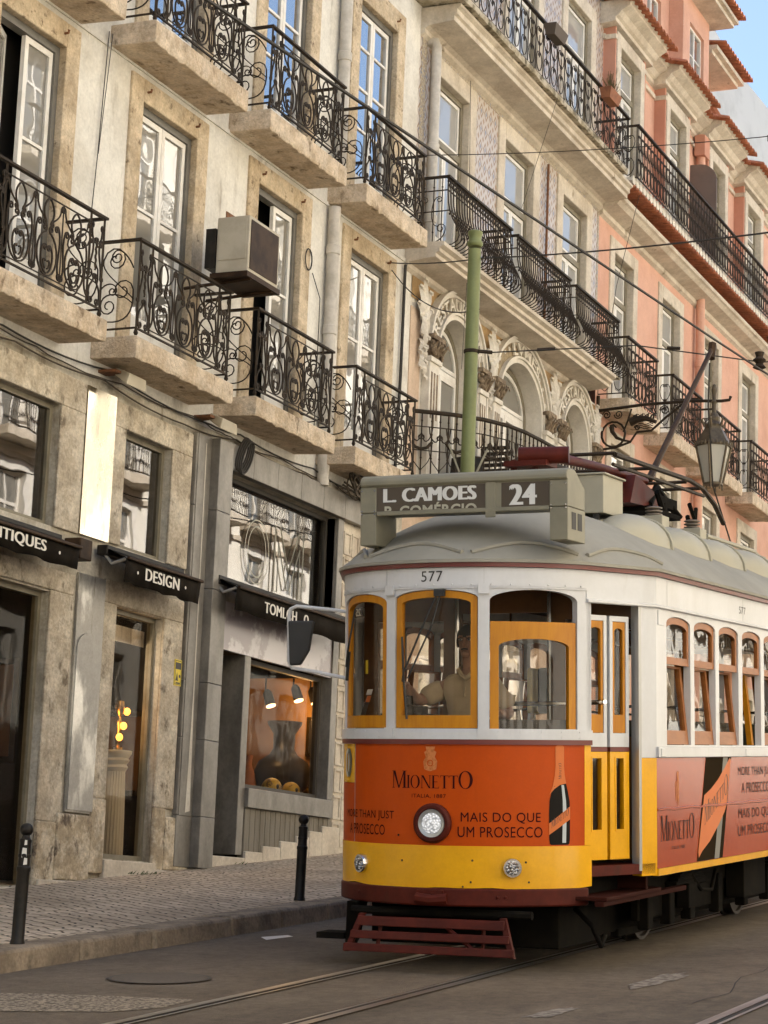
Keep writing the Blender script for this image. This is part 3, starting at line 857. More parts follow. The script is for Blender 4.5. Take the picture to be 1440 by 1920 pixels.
def lattice_curves(W, H, pitch=0.26, r=0.0075):
    """dense repeating scroll work for the long balconies"""
    out = []
    n = max(1, round(W/pitch)); p = W/n
    for i in range(n+1): out.append(([(i*p, 0), (i*p, H)], 0.008))
    for i in range(n):
        m = (i+0.5)*p
        q = p*0.42
        a = scroll((m, 0.06*H), (m-q*1.2, 0.10*H), (m-q*1.0, 0.42*H), (m-q*0.15, 0.40*H), s1=-1, r1=q*0.28, n=6, nn=8); out += [(a, r), (mirror(a, m), r)]
        a = scroll((m, 0.52*H), (m-q*1.3, 0.58*H), (m-q*1.1, 0.86*H), (m-q*0.3, 0.84*H), s1=-1, r1=q*0.28, s0=1, r0=q*0.22, n=6, nn=8); out += [(a, r), (mirror(a, m), r)]
        out.append(([(m, 0.3*H), (m, 0.7*H)], 0.007))
    return out
def put_curves(mb, curves, mp, n=4):
    for pts, r in curves:
        mb.tube([mp(*p) for p in pts], r, n)

def slab(mp, u0, u1, v0, v1, d0, d1, rough=0.010, n=26, moulded=False):
    mb = MB()
    us = [lerp(u0, u1, i/n) for i in range(n+1)]
    j = [rnd.uniform(-rough, rough)+(rnd.uniform(-0.03, 0) if rnd.random() < 0.12 else 0) for _ in us]
    vs = []
    for i, u in enumerate(us):
        vs += [mp(u, v0+0.02-0*j[i], d0), mp(u, v0+max(-0.012, j[i])*0.6+0.0, d1-0.01+j[i]*0.5), mp(u, v0+0.035, d1+j[i]*0.4), mp(u, v1-0.015, d1+j[i]*0.2), mp(u, v1, d1-0.02), mp(u, v1, d0)]
    k = 6
    fs = []
    for i in range(n):
        for q in range(k): fs.append((i*k+q, (i+1)*k+q, (i+1)*k+(q+1) % k, i*k+(q+1) % k))
    fs += [tuple(range(k)), tuple(n*k+q for q in range(k))[::-1]]
    mb.add(vs, fs)
    return mb

def left_railing_mesh(W, D, H):
    """railing in local coordinates: u along the facade, v up, d out of it"""
    mb = MB()
    loc = lambda u, v, d: Vector((u, -d, v))
    put_curves(mb, left_panel_curves(W, H), lambda u, v: loc(u, v+0.02, D))
    for u in (0.0, W):
        put_curves(mb, side_panel_curves(D, H), lambda a, v, u=u: loc(u, v+0.02, a))
        mb.tube([loc(u, 0.03, 0), loc(u, 0.03, D)], 0.012, 4)
    mb.tube([loc(0, 0.03, D), loc(W, 0.03, D)], 0.013, 4)
    t = 0.024
    mb.mbox(lambda u, v, d: loc(u, v, d), -t, W+t, H+0.012, H+0.035, D-t, D+t)
    for u in (0.0, W): mb.mbox(lambda a, v, d: loc(a, v, d), u-t, u+t, H+0.012, H+0.035, 0.0, D-t-0.001)
    for u in (0.012, W-0.012):
        mb.lathe([(0.004, -0.09), (0.02, -0.07), (0.012, -0.045), (0.024, -0.02), (0.014, 0.02)], loc(u, 0.0, D), 8)
    return mb

# ------------------------------------------------------------------ the grey plastered building with the shops
LB = empty('apartment_building', (19, YF, gz(19)+0.13), 'grey plastered apartment building with iron balconies above black shop awnings', 'building')
LX0, LX1 = 11.0, 26.25
SUR = 0.25
cols = [(13.72, 14.87), (16.36, 17.50), (19.02, 20.20), (21.70, 22.86), (24.28, 25.45)]
bal = [(13.0, 15.1), (15.68, 17.75), (18.33, 20.38), (20.93, 22.98), (23.56, 25.51)]
holes = []
for a, b in cols:
    holes.append((a-SUR, b+SUR, 5.46, 8.14+SUR)); holes.append((a-SUR, b+SUR, 8.71, 11.42+0.3)); holes.append((a-SUR, b+SUR, 12.0, 14.9))
shop_holes = [(16.30, 17.84, 3.50, 4.68), (19.08, 20.05, 3.51, 4.70), (21.22, 24.20, 3.55, 4.72),
              (16.30, 17.86, -2, 2.88), (19.10, 20.07, 0.45, 2.92), (21.20, 24.28, -2, 3.30), (13.0, 15.0, 0.2, 2.9), (13.0, 15.0, 3.5, 4.68)]
mb = MB(); wall(mb, pf, LX0, LX1, 5.10, 15.6, holes); mb.build('upper_wall', 'plaster', LB)
mb = MB(); wall(mb, pf, LX0, LX1, -1.5, 5.10, shop_holes, depth=0.15); mb.build('ground_wall', 'shop wall', LB)
mb = MB(); mb.box(LX0, LX1, YF+0.02, YF+10, 15.6, 15.9); mb.mbox(pf, LX0, LX1, 15.2, 15.6, 0.002, 0.35); mb.build('roof_cornice', 'cornice stone', LB)
mb = MB(); mb.box(LX0, LX1, YF+9.9, YF+10, -1.5, 15.6); mb.build('back_wall', 'plaster', LB)
mb = MB(); mb.add([pf(LX0, -1.5, 0), pf(LX0, -1.5, -10), pf(LX0, 15.6, -10), pf(LX0, 15.6, 0)], [(0, 1, 2, 3)]); mb.build('side_wall', 'plaster', LB)
lr_data = {}
for i, ((a, b), (p, q)) in enumerate(zip(cols, bal)):
    window(LB, pf, a, b, 5.47, 8.14, 'left1', open_leaf=(i in (1, 3)))
    window(LB, pf, a, b, 8.72, 11.42, 'left2', top=0.30, gl='sky glass')
    window(LB, pf, a, b, 12.1, 14.6, 'left2', gl='sky glass')
    for (z0, z1) in ((5.235, 5.455), (8.46, 8.70)):
        s = slab(pf, p, q, z0, z1, -0.05, 0.52).build('balcony', 'balcony stone', LB, smooth=False, bevel=0.006, bseg=1)
        W = round(q-p-0.10, 3)
        if W not in lr_data:
            r = left_railing_mesh(W, 0.46, 0.90)
            me_o = MB(); me_o.v = r.v; me_o.f = r.f
            OFF[None] = Vector((0, 0, 0))
            ro = me_o.build('railing', 'wrought iron', s)
            # vertices were taken relative to the building: move back to railing coordinates
            for v in ro.data.vertices: v.co += OFF[s]
            lr_data[W] = ro
        else:
            ro = lr_data[W].copy(); COL.objects.link(ro); ro.parent = s
        ro.location = Vector((p+0.05, YF, z1+0.06))-OFF[s]
    # stone corbel strip below the balcony where it meets the wall
mb = MB(); mb.mbox(pf, LX0, LX1-0.01, 8.455, 8.505, 0.018, 0.0); mb.build('string_course', 'plaster', LB)
# shutter pins beside the windows
for (a, b) in cols[1:]:
    for z in (8.26, 11.55):
        for u in (a+0.06, b-0.06):
            mb = MB(); mb.tube([pf(u, z, 0.0), pf(u, z, 0.07), pf(u, z+0.03, 0.075)], 0.014, 6); mb.build('shutter_pin', 'rust', LB)
# drain pipes on the wall
def pipe(parent, u, z0, z1, m, r=0.06, joints=(), d=0.09, bend=None):
    mb = MB(); mb.tube([pf(u, z0, d), pf(u, z1, d)]+([pf(u, z1+0.08, d-0.02), pf(u, z1+0.1, -0.05)] if bend else []), r, 12)
    for z in joints: mb.lathe([(r+0.002, -0.06), (r+0.014, -0.05), (r+0.014, 0.05), (r+0.002, 0.06)], pf(u, z, d), 12)
    return mb.build('drain_pipe', m, parent, smooth=True)
pipe(LB, 23.24+0.36, 5.0, 8.44, 'pipe grey', 0.075, (7.9, 6.9, 5.8))
pipe(LB, 23.24+0.45, 8.75, 15.2, 'pipe grey', 0.075, (10.4, 12.5))
# stone dressings of the shop fronts
mb = MB()
def stone(u0, u1, v0, v1, d=0.03, back=0.0): mb.mbox(pf, u0, u1, v0, v1, d, back)
stone(17.86, 18.28, 0.75, 2.90); stone(16.0, 18.28, 2.90, 3.10); stone(17.84, 18.28, 3.50, 4.68); stone(15.9, 18.28, 4.68, 4.985)
stone(18.85, 19.10, 1.02, 2.93); stone(20.07, 20.48, 1.0, 2.93); stone(18.85, 20.48, 2.93, 3.16)
stone(18.85, 19.08, 3.52, 4.70); stone(20.05, 20.48, 3.50, 4.70); stone(18.85, 20.48, 4.70, 4.955)
mb.build('shop_surround', 'old limestone', LB, bevel=0.012)
for q in ((17.86, 18.20, 0.14, 0.75, 0.045), (18.20, 18.82, 0.22, 0.84, 0.055), (18.82, 19.10, 0.30, 1.02, 0.045), (20.07, 20.30, 0.36, 1.0, 0.045), (20.30, 20.82, 0.38, 0.92, 0.05)):
    mb = MB(); stone(*q); mb.build('plinth', 'old stone', LB, bevel=0.02)
for q in ((15.5, 18.0, -0.4, gz(17.0)+0.17, 0.09), (17.9, 19.14, 0.0, 0.215, 0.075), (19.1, 20.12, 0.1, 0.44, 0.06), (20.12, 20.5, 0.1, 0.375, 0.06)):
    mb = MB(); stone(*q); mb.build('step', 'cornice stone', LB, bevel=0.01)
z = 0.50
for k, (a, b) in enumerate(((21.16, 22.12), (22.12, 22.55), (22.55, 23.0), (23.0, 23.42), (23.42, 23.75), (23.75, 24.1), (24.1, 24.6))):
    mb = MB(); stone(a+0.003, b-0.003, 0.2, 0.57+k*0.075, 0.055+0.003*(k % 2)); mb.build('step', 'cornice stone', LB, bevel=0.01)
# marble pilaster and lintel of the wide shop
mb = MB(); zz = [0.42, 0.95, 1.75, 2.35, 3.35, 4.2, 4.985]
for k in range(6):
    stone(20.50, 20.84, zz[k]+0.002, zz[k+1]-0.002, 0.06); stone(20.84, 21.16, zz[k]+0.002, zz[k+1]-0.002, 0.16)
mb.build('marble_pilaster', 'grey marble', LB, bevel=0.006)
mb = MB(); u = 21.163
while u < 25.4:
    L = 0.62; stone(u, min(u+L-0.004, 25.4), 4.72, 5.02, 0.10); u += L
stone(21.95, 22.10, 0.60, 2.78, 0.02, -0.42); stone(22.10, 24.34, 1.12, 1.33, 0.07, -0.05); stone(24.20, 24.36, 1.335, 4.715, 0.05, -0.2)
mb.build('marble_cladding', 'grey marble', LB, bevel=0.006)
mb = MB(); u = 22.12
while u < 24.3:
    stone(u, u+0.118, 0.55, 1.118, 0.03, -0.05); u += 0.128
mb.build('slatted_panel', 'slat wood', LB, bevel=0.008)
mb = MB(); stone(18.29, 18.84, 3.51, 4.975, 0.035, 0.01); mb.build('bright_panel', 'brushed metal panel', LB)
mb = MB(); mb.plate([(18.34, 3.14), (18.85, 3.14), (18.85, 0.86), (18.36, 0.86)], [], pf, 0.03, 0.005)
mb.build('metal_panel', 'grey metal panel', LB)
mb = MB(); pl = [(18.37, 0.88)]+[(18.60-0.23*math.cos(math.pi*i/12), 2.42+0.16*math.sin(math.pi*i/12)) for i in range(13)]+[(18.83, 0.88)]
mb.plate(pl, [], pf, 0.045, 0.03); mb.build('rounded_panel', 'grey metal panel', LB)
mb = MB(); mb.mbox(pf, 20.53, 20.82, 0.95, 4.98, 0.067, 0.061); mb.build('sheet_panel', 'grey marble', LB)
mb = MB(); mb.plate([(20.66, 0.98), (20.70, 2.2), (20.69, 4.9), (20.705, 4.9), (20.72, 2.2), (20.76, 1.0)], [], pf, 0.0695); mb.build('drip_streak', 'white stucco', LB)
# shop interiors: floor, ceiling, back and dividing walls as one room per shop
def room(u0, u1, v0, v1, depth, m='shop room'):
    mb = MB()
    a = [pf(u, v, d) for u in (u0, u1) for v in (v0, v1) for d in (-0.152, -depth)]
    mb.add(a, [(0, 1, 3, 2), (4, 6, 7, 5), (0, 4, 5, 1), (2, 3, 7, 6), (1, 5, 7, 3)])
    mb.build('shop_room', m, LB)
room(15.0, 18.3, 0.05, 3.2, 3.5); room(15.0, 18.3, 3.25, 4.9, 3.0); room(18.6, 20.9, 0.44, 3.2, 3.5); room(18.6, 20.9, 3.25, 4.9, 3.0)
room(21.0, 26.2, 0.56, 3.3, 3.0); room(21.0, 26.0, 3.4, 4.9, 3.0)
# shop windows and doors
def shop_light(u0, u1, v0, v1, gl, fr=0.05, m='black slat', d=-0.075, name='shop_window'):
    f = MB(); f.ring(pf, u0, u1, v0, v1, fr, d, d-0.07); w = f.build(name, m, LB)
    g = MB(); g.mbox(pf, u0+fr, u1-fr, v0+fr, v1-fr, d-0.03, d-0.036); g.build('pane', gl, w)
    return w
shop_light(16.30, 17.84, 3.50, 4.68, 'mezzanine glass', m='frame olive')
shop_light(19.08, 20.05, 3.51, 4.70, 'mezzanine glass', m='frame olive')
wd = shop_light(21.22, 24.20, 3.55, 4.72, 'mezzanine glass', m='black slat', d=-0.10)
for ro, ri, zo, zi in ((0.31, 0.295, 0.37, 0.355), (0.235, 0.22, 0.295, 0.28)):
    mb = MB(); mb.plate(circ(22.35, 4.00, ro, 40, zo), [circ(22.35, 4.00, ri, 40, zi)[::-1]], pf, -0.103); mb.build('lettering', 'letter pale', wd)
mb = MB(); mb.tube([pf(u, v, -0.10) for u, v in ((22.80, 3.62), (22.80, 4.38), (22.92, 4.38), (23.17, 3.90), (23.42, 4.38), (23.55, 4.38), (23.55, 3.62), (23.46, 3.62), (23.46, 4.2), (23.2, 3.68), (23.14, 3.68), (22.89, 4.2), (22.89, 3.62))], 0.008, 4, closed=True); mb.build('lettering', 'letter pale', wd)
shop_light(16.30, 17.86, 0.10, 2.88, 'shop glass', m='frame olive', name='shop_door')
dd = shop_light(19.10, 20.07, 0.45, 2.92, 'shop glass', m='frame olive', name='shop_door')
mb = MB(); mb.mbox(pf, 19.17, 20.0, 2.62, 2.78, -0.16, -0.17); mb.build('top_band', 'grey metal panel', dd)
shop_light(22.12, 24.18, 1.335, 2.77, 'shop glass', m='black slat', d=-0.08)
mb = MB(); mb.mbox(pf, 21.17, 21.95, 0.56, 2.78, -0.62, -0.66); td = mb.build('shop_door', 'black slat', LB)
mb = MB(); mb.mbox(pf, 21.33, 21.85, 1.3, 2.6, -0.613, -0.617); mb.build('pane', 'shop glass', td)
mb = MB(); mb.tube([pf(21.88, 1.2, -0.61), pf(21.88, 1.2, -0.56), pf(21.88, 1.5, -0.56), pf(21.88, 1.5, -0.61)], 0.012, 6); mb.build('handle', 'brass', td)
mb = MB(); mb.mbox(pf, 21.18, 24.34, 2.775, 3.30, 0.03, -0.02); mb.build('fascia_board', 'lilac board', LB)
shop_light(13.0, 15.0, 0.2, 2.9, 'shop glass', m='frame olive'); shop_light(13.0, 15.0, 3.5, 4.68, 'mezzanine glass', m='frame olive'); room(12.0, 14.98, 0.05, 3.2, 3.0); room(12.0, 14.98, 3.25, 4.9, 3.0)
# coffered pale door right of the wide shop
mb = MB(); mb.mbox(pf, 24.40, 25.15, 0.7, 4.70, 0.012, -0.02)
for i in range(3):
    for k in range(12): mb.ring(pf, 24.43+i*0.235, 24.64+i*0.235, 0.8+k*0.32, 1.08+k*0.32, 0.025, 0.03, 0.012)
mb.build('coffered_door', 'cornice stone', LB)
# rusty plate, sticker
mb = MB(); mb.mbox(pf, 20.98, 21.25, 7.38, 7.58, 0.012, 0.0); mb.build('rust_plate', 'rust', LB)
mb = MB(); mb.mbox(pf, 20.33, 20.475, 2.27, 2.54, 0.038, 0.03); st = mb.build('alarm_sticker', 'sticker yellow', LB)
mb = MB(); mb.ring(pf, 20.34, 20.465, 2.28, 2.53, 0.006, 0.0395, 0.038)
mb.plate(rect(20.345, 20.46, 2.44, 2.51), [], pf, 0.0392); mb.plate([(20.35, 2.32), (20.38, 2.41), (20.41, 2.32)], [], pf, 0.0392)
mb.plate(circ(20.435, 2.37, 0.018, 12), [], pf, 0.0392); mb.plate(rect(20.36, 20.45, 2.29, 2.305), [], pf, 0.0392)
mb.build('print', 'text black', st)

# ------------------------------------------------------------------ awnings
def awning(u0, u1, zt, zb, label, words, left_panel=True):
    """folding-arm awning, almost closed: cassette, short slope, hanging valance with white lettering"""
    o = empty('awning', (u0, YF, zb), label, 'awning', 'black awnings over the shop doors')
    D = 0.36
    mb = MB(); mb.mbox(pf, u0-0.02, u1+0.02, zt+0.0, zt+0.10, 0.05, 0.17); mb.build('cassette', 'black iron', o, bevel=0.01)
    mb = MB()
    n = 24
    vs = []
    for i in range(n+1):
        u = lerp(u0, u1, i/n); j = 0.010*math.sin(i*1.3)+rnd.uniform(-0.004, 0.004)
        vs += [pf(u, zt+0.06, 0.171), pf(u, zt-0.025, D), pf(u, zt-0.045, D+0.02), pf(u, (zt+zb)/2, D+0.012+j), pf(u, zb+0.008*math.sin(i*0.9), D+0.004+j*1.6)]
    mb.add(vs, [(i*5+q, (i+1)*5+q, (i+1)*5+q+1, i*5+q+1) for i in range(n) for q in range(4)])
    c = mb.build('canopy', 'black awning', o, smooth=True, angle=50)
    sol = c.modifiers.new('thickness', 'SOLIDIFY'); sol.thickness = 0.006
    mb = MB(); mb.mbox(pf, u0, u1, zt-0.05, zt-0.018, D+0.024, D+0.055); mb.build('front_bar', 'unit brown', o, bevel=0.008)
    mb = MB()
    for u in (u0+0.03, u1-0.03): mb.tube([pf(u, zt+0.03, 0.1), pf(u, zt-0.08, 0.2), pf(u, zt-0.035, D)], 0.018, 6)
    mb.build('arm', 'post grey', o)
    for (s, a, b, c0, c1) in words:
        mb = MB()
        if s == '·': mb.plate(circ((a+b)/2, (c0+c1)/2, 0.016, 12), [], pf, D+0.034)
        else: text(mb, s, pf, a, b, c0, c1, D+0.034, bold=0.04)
        mb.build('lettering', 'letter white', o)
    return o
def spaced(s): return s
awning(15.55, 17.75, 3.30, 3.06, 'black awning lettered ANTIQUES over the leftmost shop door', [('·', 15.9, 15.96, 3.16, 3.18), ('ANTIQUES', 16.10, 17.15, 3.115, 3.235), ('·', 17.35, 17.41, 3.15, 3.17)])
awning(18.62, 20.16, 3.35, 3.08, 'black awning lettered DESIGN over the narrow door with the column', [('·', 18.80, 18.86, 3.19, 3.21), ('DESIGN', 18.98, 19.68, 3.15, 3.27), ('·', 19.78, 19.84, 3.19, 3.21)])
awning(20.98, 24.3, 3.42, 3.14, 'wide black awning lettered TOMI.CH over the marble shop window', [('TOMI.CH', 21.62, 22.44, 3.20, 3.32), ('O', 22.62, 22.75, 3.20, 3.32)])

# ------------------------------------------------------------------ things fixed to and standing in the shops
ac = empty('air_conditioner', (20.7, YF, 6.5), 'boxy beige air conditioner jutting from the plaster wall above a balcony', 'air conditioner')
mb = MB(); mb.mbox(pf, 20.02, 20.74, 6.56, 7.17, 0.42, 0.80); mb.build('case', 'unit beige', ac, bevel=0.012)
mb = MB(); mb.mbox(pf, 20.055, 20.7, 6.60, 7.13, 0.802, 0.808); mb.build('front_grille', 'unit brown', ac)
mb = MB(); mb.mbox(lambda d, v, u: pf(u, v, d), 0.45, 0.77, 6.70, 7.13, 20.012, 20.018); mb.build('side_panel', 'unit beige', ac)
mb = MB(); mb.mbox(pf, 19.98, 20.76, 6.50, 6.555, 0.38, 0.82)
for u in (20.1, 20.6): mb.tube([pf(u, 6.5, 0.8), pf(u, 6.45, 0.02)], 0.02, 5)
mb.build('tray', 'unit brown', ac)
mb = MB(); mb.mbox(pf, 20.0, 20.5, 6.62, 7.05, 0.30, 0.415); mb.build('back_box', 'black iron', ac)

def lamp_head(u, z, label):
    o = empty('floodlight', (u, YF, z), label, 'floodlight', 'floodlights under the balconies')
    mb = MB(); mb.add([pf(u-0.14, z+0.02, 0.12), pf(u+0.14, z+0.02, 0.12), pf(u+0.2, z-0.10, 0.30), pf(u-0.2, z-0.10, 0.30),
                       pf(u-0.12, z+0.10, 0.13), pf(u+0.12, z+0.10, 0.13), pf(u+0.17, z+0.02, 0.31), pf(u-0.17, z+0.02, 0.31)],
                      [(0, 1, 2, 3), (4, 5, 6, 7), (0, 1, 5, 4), (1, 2, 6, 5), (2, 3, 7, 6), (3, 0, 4, 7)])
    mb.build('head', 'unit beige', o, bevel=0.01)
    mb = MB(); mb.tube([pf(u-0.05, z+0.05, 0.0), pf(u-0.05, z+0.06, 0.2)], 0.02, 6); mb.mbox(pf, u-0.25, u-0.1, z+0.02, z+0.05, 0.0, 0.2); mb.build('bracket', 'rust', o)
lamp_head(18.75, 5.13, 'small floodlight under the balcony beside the bright metal panel')
lamp_head(20.75, 5.12, 'small floodlight above the top of the marble pilaster')
mb = MB(); mb.mbox(pf, 18.02, 18.24, 3.22, 3.42, 0.035, 0.22); tag(mb.build('speaker_box', 'unit brown', None, bevel=0.01), 'small brown box on the wall between the ANTIQUES and DESIGN awnings', 'box')

for k, (x, y, z0, z1, lb) in enumerate(((20.86, YF+0.55, 1.15, 2.05, 'dark gilt framed painting inside the DESIGN door'), (18.26, YF+0.5, 1.3, 2.3, 'gilt framed painting inside the ANTIQUES door'))):
    mb = MB(); mb.ring(lambda u, v, d, x=x: Vector((x-d, u, v)), y, y+0.75, z0, z1, 0.06, 0.03, 0.0); q = tag(mb.build('painting', 'brass', None), lb, 'painting', 'framed paintings in the narrow shops')
    mb = MB(); mb.mbox(lambda u, v, d, x=x: Vector((x-d, u, v)), y+0.06, y+0.69, z0+0.06, z1-0.06, 0.01, 0.0); mb.build('canvas', 'interior wood', q)
# cable bundles sagging along the wall
def cable_run(pts, r, m, label, grp, d=0.05, n=5, jit=0.0):
    mb = MB()
    P = []
    for i in range(len(pts)-1):
        (a, b), (c, e) = pts[i], pts[i+1]
        for k in range(7):
            t = k/7
            P.append(pf(lerp(a, c, t), lerp(b, e, t)-0.05*4*t*(1-t)*abs(c-a)/2+rnd.uniform(-jit, jit), d+rnd.uniform(-jit, jit)))
    P.append(pf(*pts[-1], d))
    mb.tube(P, r, n)
    return tag(mb.build('cable', m, None, smooth=True), label, 'cable', grp)
G1 = 'cables sagging along the plaster wall'
cable_run([(11, 5.16), (14.2, 5.13), (16.7, 5.16), (18.62, 5.20), (20.8, 5.13), (21.5, 5.17), (23.4, 5.17), (24.6, 5.12), (26.2, 5.15)], 0.010, 'cable black', 'black cable sagging under the lower balconies, topmost of the bundle', G1, 0.05)
cable_run([(11, 5.11), (14.8, 5.03), (16.9, 5.06), (18.5, 5.08), (20.2, 5.0), (21.4, 5.09), (23.2, 5.06), (24.7, 5.04), (26.2, 5.09)], 0.009, 'cable brown', 'brown cable sagging lowest along the wall above the shop lintels', G1, 0.06)
cable_run([(16.0, 5.21), (17.3, 5.11), (18.9, 5.13), (20.5, 5.15), (21.3, 5.10), (22.6, 5.12), (24.0, 5.12), (25.0, 5.06)], 0.007, 'cable brown', 'thin brown cable crossing behind the other wall cables above the shops', G1, 0.035, jit=0.006)
mb = MB()
for k in range(4):
    mb.tube([pf(21.42+k*0.018+0.17*math.cos(a*0.4488)*0.62+0.1*math.sin(a*0.4488), 4.93+0.2*math.sin(a*0.4488)-0.012*k, 0.13+0.012*k) for a in range(14)], 0.013, 5, closed=True)
tag(mb.build('cable_coil', 'cable black', None, smooth=True), 'coil of black cable hanging on the marble lintel beside the pilaster', 'cable coil')
mb = MB()
for k in range(16):
    a = rnd.uniform(24.0, 24.9); b = a+rnd.uniform(0.25, 0.7)
    mb.tube([pf(a, 5.02+rnd.uniform(0.02, 0.2), 0.08), pf((a+b)/2, 4.97+rnd.uniform(0.0, 0.28), 0.22+rnd.uniform(-0.08, 0.08)), pf(b, 5.02+rnd.uniform(0.0, 0.15), 0.1)], 0.012, 4)
for k in range(5): mb.tube([pf(24.3+0.22*math.cos(a*0.4488+k)*1.1, 5.10+0.14*math.sin(a*0.4488), 0.2+0.03*k) for a in range(14)], 0.013, 4, closed=True)
tag(mb.build('cable_tangle', 'cable brown', None), 'tangled bundle of brown cables below the rightmost balcony of the plaster building', 'cable bundle')
mb = MB(); mb.tube([pf(18.25, 8.6, 0.03), pf(18.18, 7.3, 0.03), pf(18.10, 6.45, 0.04)], 0.006, 4); mb.tube([pf(18.32, 8.6, 0.03), pf(18.19, 7.3, 0.03)], 0.005, 4)
tag(mb.build('cable', 'cable black'), 'thin black wire running down plaster between two left balconies', 'cable', G1)
mb = MB(); mb.tube([pf(23.18, 7.5, 0.03), pf(23.42, 7.25, 0.03), pf(23.42, 5.5, 0.03)], 0.006, 4); mb.tube([pf(23.02+0.09*math.cos(a*0.449), 7.62+0.13*math.sin(a*0.449), 0.05) for a in range(14)], 0.009, 4, closed=True)
tag(mb.build('cable', 'cable black'), 'thin black wire with a small loop beside the drain pipe', 'cable', G1)
mb = MB(); mb.tube([pf(25.95, 8.4, 0.04), pf(25.93, 6.9, 0.04), pf(25.85, 5.2, 0.04)], 0.022, 5)
tag(mb.build('cable', 'cable black'), 'thick black cable running down the seam beside the arches', 'cable', G1)

# column, lamp, vase and ornaments in the shop windows
col = empty('display_column', (19.84, YF+0.30, 0.48), 'white fluted plaster column standing inside the DESIGN door', 'column')
cx = (19.84, YF+0.30, 0.48)
mb = MB(); mb.lathe([(0.115, 0.0), (0.108, 0.4), (0.092, 0.86)], cx, 40, flute=0.10); mb.build('shaft', 'column plaster', col)
mb = MB(); mb.lathe([(0.092, 0.86), (0.118, 0.90), (0.10, 0.93), (0.13, 0.97), (0.115, 0.995), (0.15, 1.04), (0.15, 1.07), (0.0, 1.07)], cx, 32); mb.build('capital', 'column plaster', col, smooth=True, angle=50)
lp = empty('table_lamp', (19.84, YF+0.30, 1.55), 'brass table lamp with glowing amber globes on top of the white column', 'lamp')
mb = MB(); mb.lathe([(0.055, 0), (0.055, 0.03), (0.02, 0.05), (0.04, 0.12), (0.016, 0.20), (0.036, 0.28), (0.016, 0.34), (0.05, 0.40), (0.045, 0.50), (0.0, 0.52)], (19.84, YF+0.30, 1.55), 14); mb.build('stem', 'brass', lp, smooth=True)
for (dx, dz) in ((-0.075, 0.13), (0.05, 0.40), (-0.005, 0.25)):
    mb = MB(); mb.ball((19.84+dx, YF+0.245, 1.55+dz), 0.036, rz=0.04, n=12, m=8); mb.build('globe', 'amber bulb', lp, smooth=True)
ll = bpy.data.lights.new('lamp_glow', 'POINT'); ll.energy = 1.5; ll.color = (1, 0.55, 0.18); ll.shadow_soft_size = 0.1
lo = bpy.data.objects.new('lamp_glow', ll); COL.objects.link(lo); lo.location = (19.62, YF+0.30, 1.80)
ll = bpy.data.lights.new('spot_glow', 'POINT'); ll.energy = 7; ll.color = (1, 0.86, 0.68); ll.shadow_soft_size = 0.06
lo = bpy.data.objects.new('spot_glow', ll); COL.objects.link(lo); lo.location = (19.45, YF+0.30, 2.45)
vs_ = empty('vase', (24.72, YF+0.80, 1.33), 'huge dark glazed vase with a flared neck in the marble shop window', 'vase')
mb = MB(); mb.lathe([(0.16, 0.0), (0.30, 0.14), (0.36, 0.32), (0.30, 0.46), (0.17, 0.55), (0.13, 0.62), (0.135, 0.80), (0.21, 0.92), (0.215, 0.95), (0.12, 0.94)], (24.72, YF+0.80, 1.35), 32); mb.build('body', 'vase glaze', vs_, smooth=True, angle=60)
mb = MB(); mb.lathe([(0.22, 0.0), (0.22, 0.03)], (24.72, YF+0.80, 1.305), 24); mb.build('foot', 'vase glaze', vs_)
mb = MB(); mb.box(22.1, 25.6, YF+0.16, YF+1.2, 1.26, 1.30); mb.build('display_shelf', 'interior wood', LB)
for k, (x, y, sc_) in enumerate(((23.62, YF+0.40, 1.0), (24.14, YF+0.40, 0.95))):
    o = empty('ornament', (x, y, 1.30), ['yellow painted skull ornament in front of the dark vase', 'yellow painted skull ornament at the right end of the display shelf'][k], 'ornament', 'painted skull ornaments in the shop window')
    mb = MB(); mb.ball((x, y, 1.30+0.13*sc_), 0.115*sc_, 0.12*sc_, 0.115*sc_, 16, 10); mb.box(x-0.06*sc_, x+0.06*sc_, y-0.10*sc_, y, 1.30, 1.30+0.07*sc_); mb.build('skull', 'ornament yellow', o, smooth=True)
    for s in (-1, 1):
        mb = MB(); mb.ball((x+s*0.045*sc_, y-0.10*sc_, 1.30+0.14*sc_), 0.026*sc_, 0.02, 0.03*sc_, 8, 6); mb.build('eye_socket', 'text black', o)
    mb = MB(); mb.box(x-0.05*sc_, x+0.05*sc_, y-0.115*sc_, y-0.10*sc_, 1.315, 1.345); mb.build('teeth', 'ornament white', o)
for k, (x, m, r, lb) in enumerate(((22.95, 'bottle orange', 0.05, 'small orange trinket lying at the left of the display shelf'), (23.12, 'ornament red', 0.055, 'small red trinket on the display shelf'), (23.30, 'ornament green', 0.06, 'small green trinket left of the yellow skulls'), (23.88, 'ornament white', 0.05, 'small white trinket between the two yellow skulls'))):
    mb = MB(); mb.lathe([(r, 0), (r*1.15, r*0.5), (r*0.7, r*1.2), (r*0.8, r*1.5), (r*0.2, r*2.0)], (x, YF+0.34, 1.30), 10)
    tag(mb.build('trinket', m, None, smooth=True), lb, 'trinket', 'trinkets on the display shelf')
mb = MB(); mb.box(25.72, 25.76, YF+0.25, YF+2.2, 1.3, 2.95); mb.build('backdrop', 'warm wall', LB)
o = empty('candelabra', (23.35, YF+0.75, 1.30), 'tall brass candelabra standing left of the dark vase in the shop window', 'candelabra')
mb = MB(); mb.lathe([(0.09, 0), (0.09, 0.02), (0.025, 0.05), (0.04, 0.2), (0.02, 0.32), (0.035, 0.5), (0.02, 0.62)], (23.35, YF+0.75, 1.30), 14); mb.build('stem', 'brass', o, smooth=True)
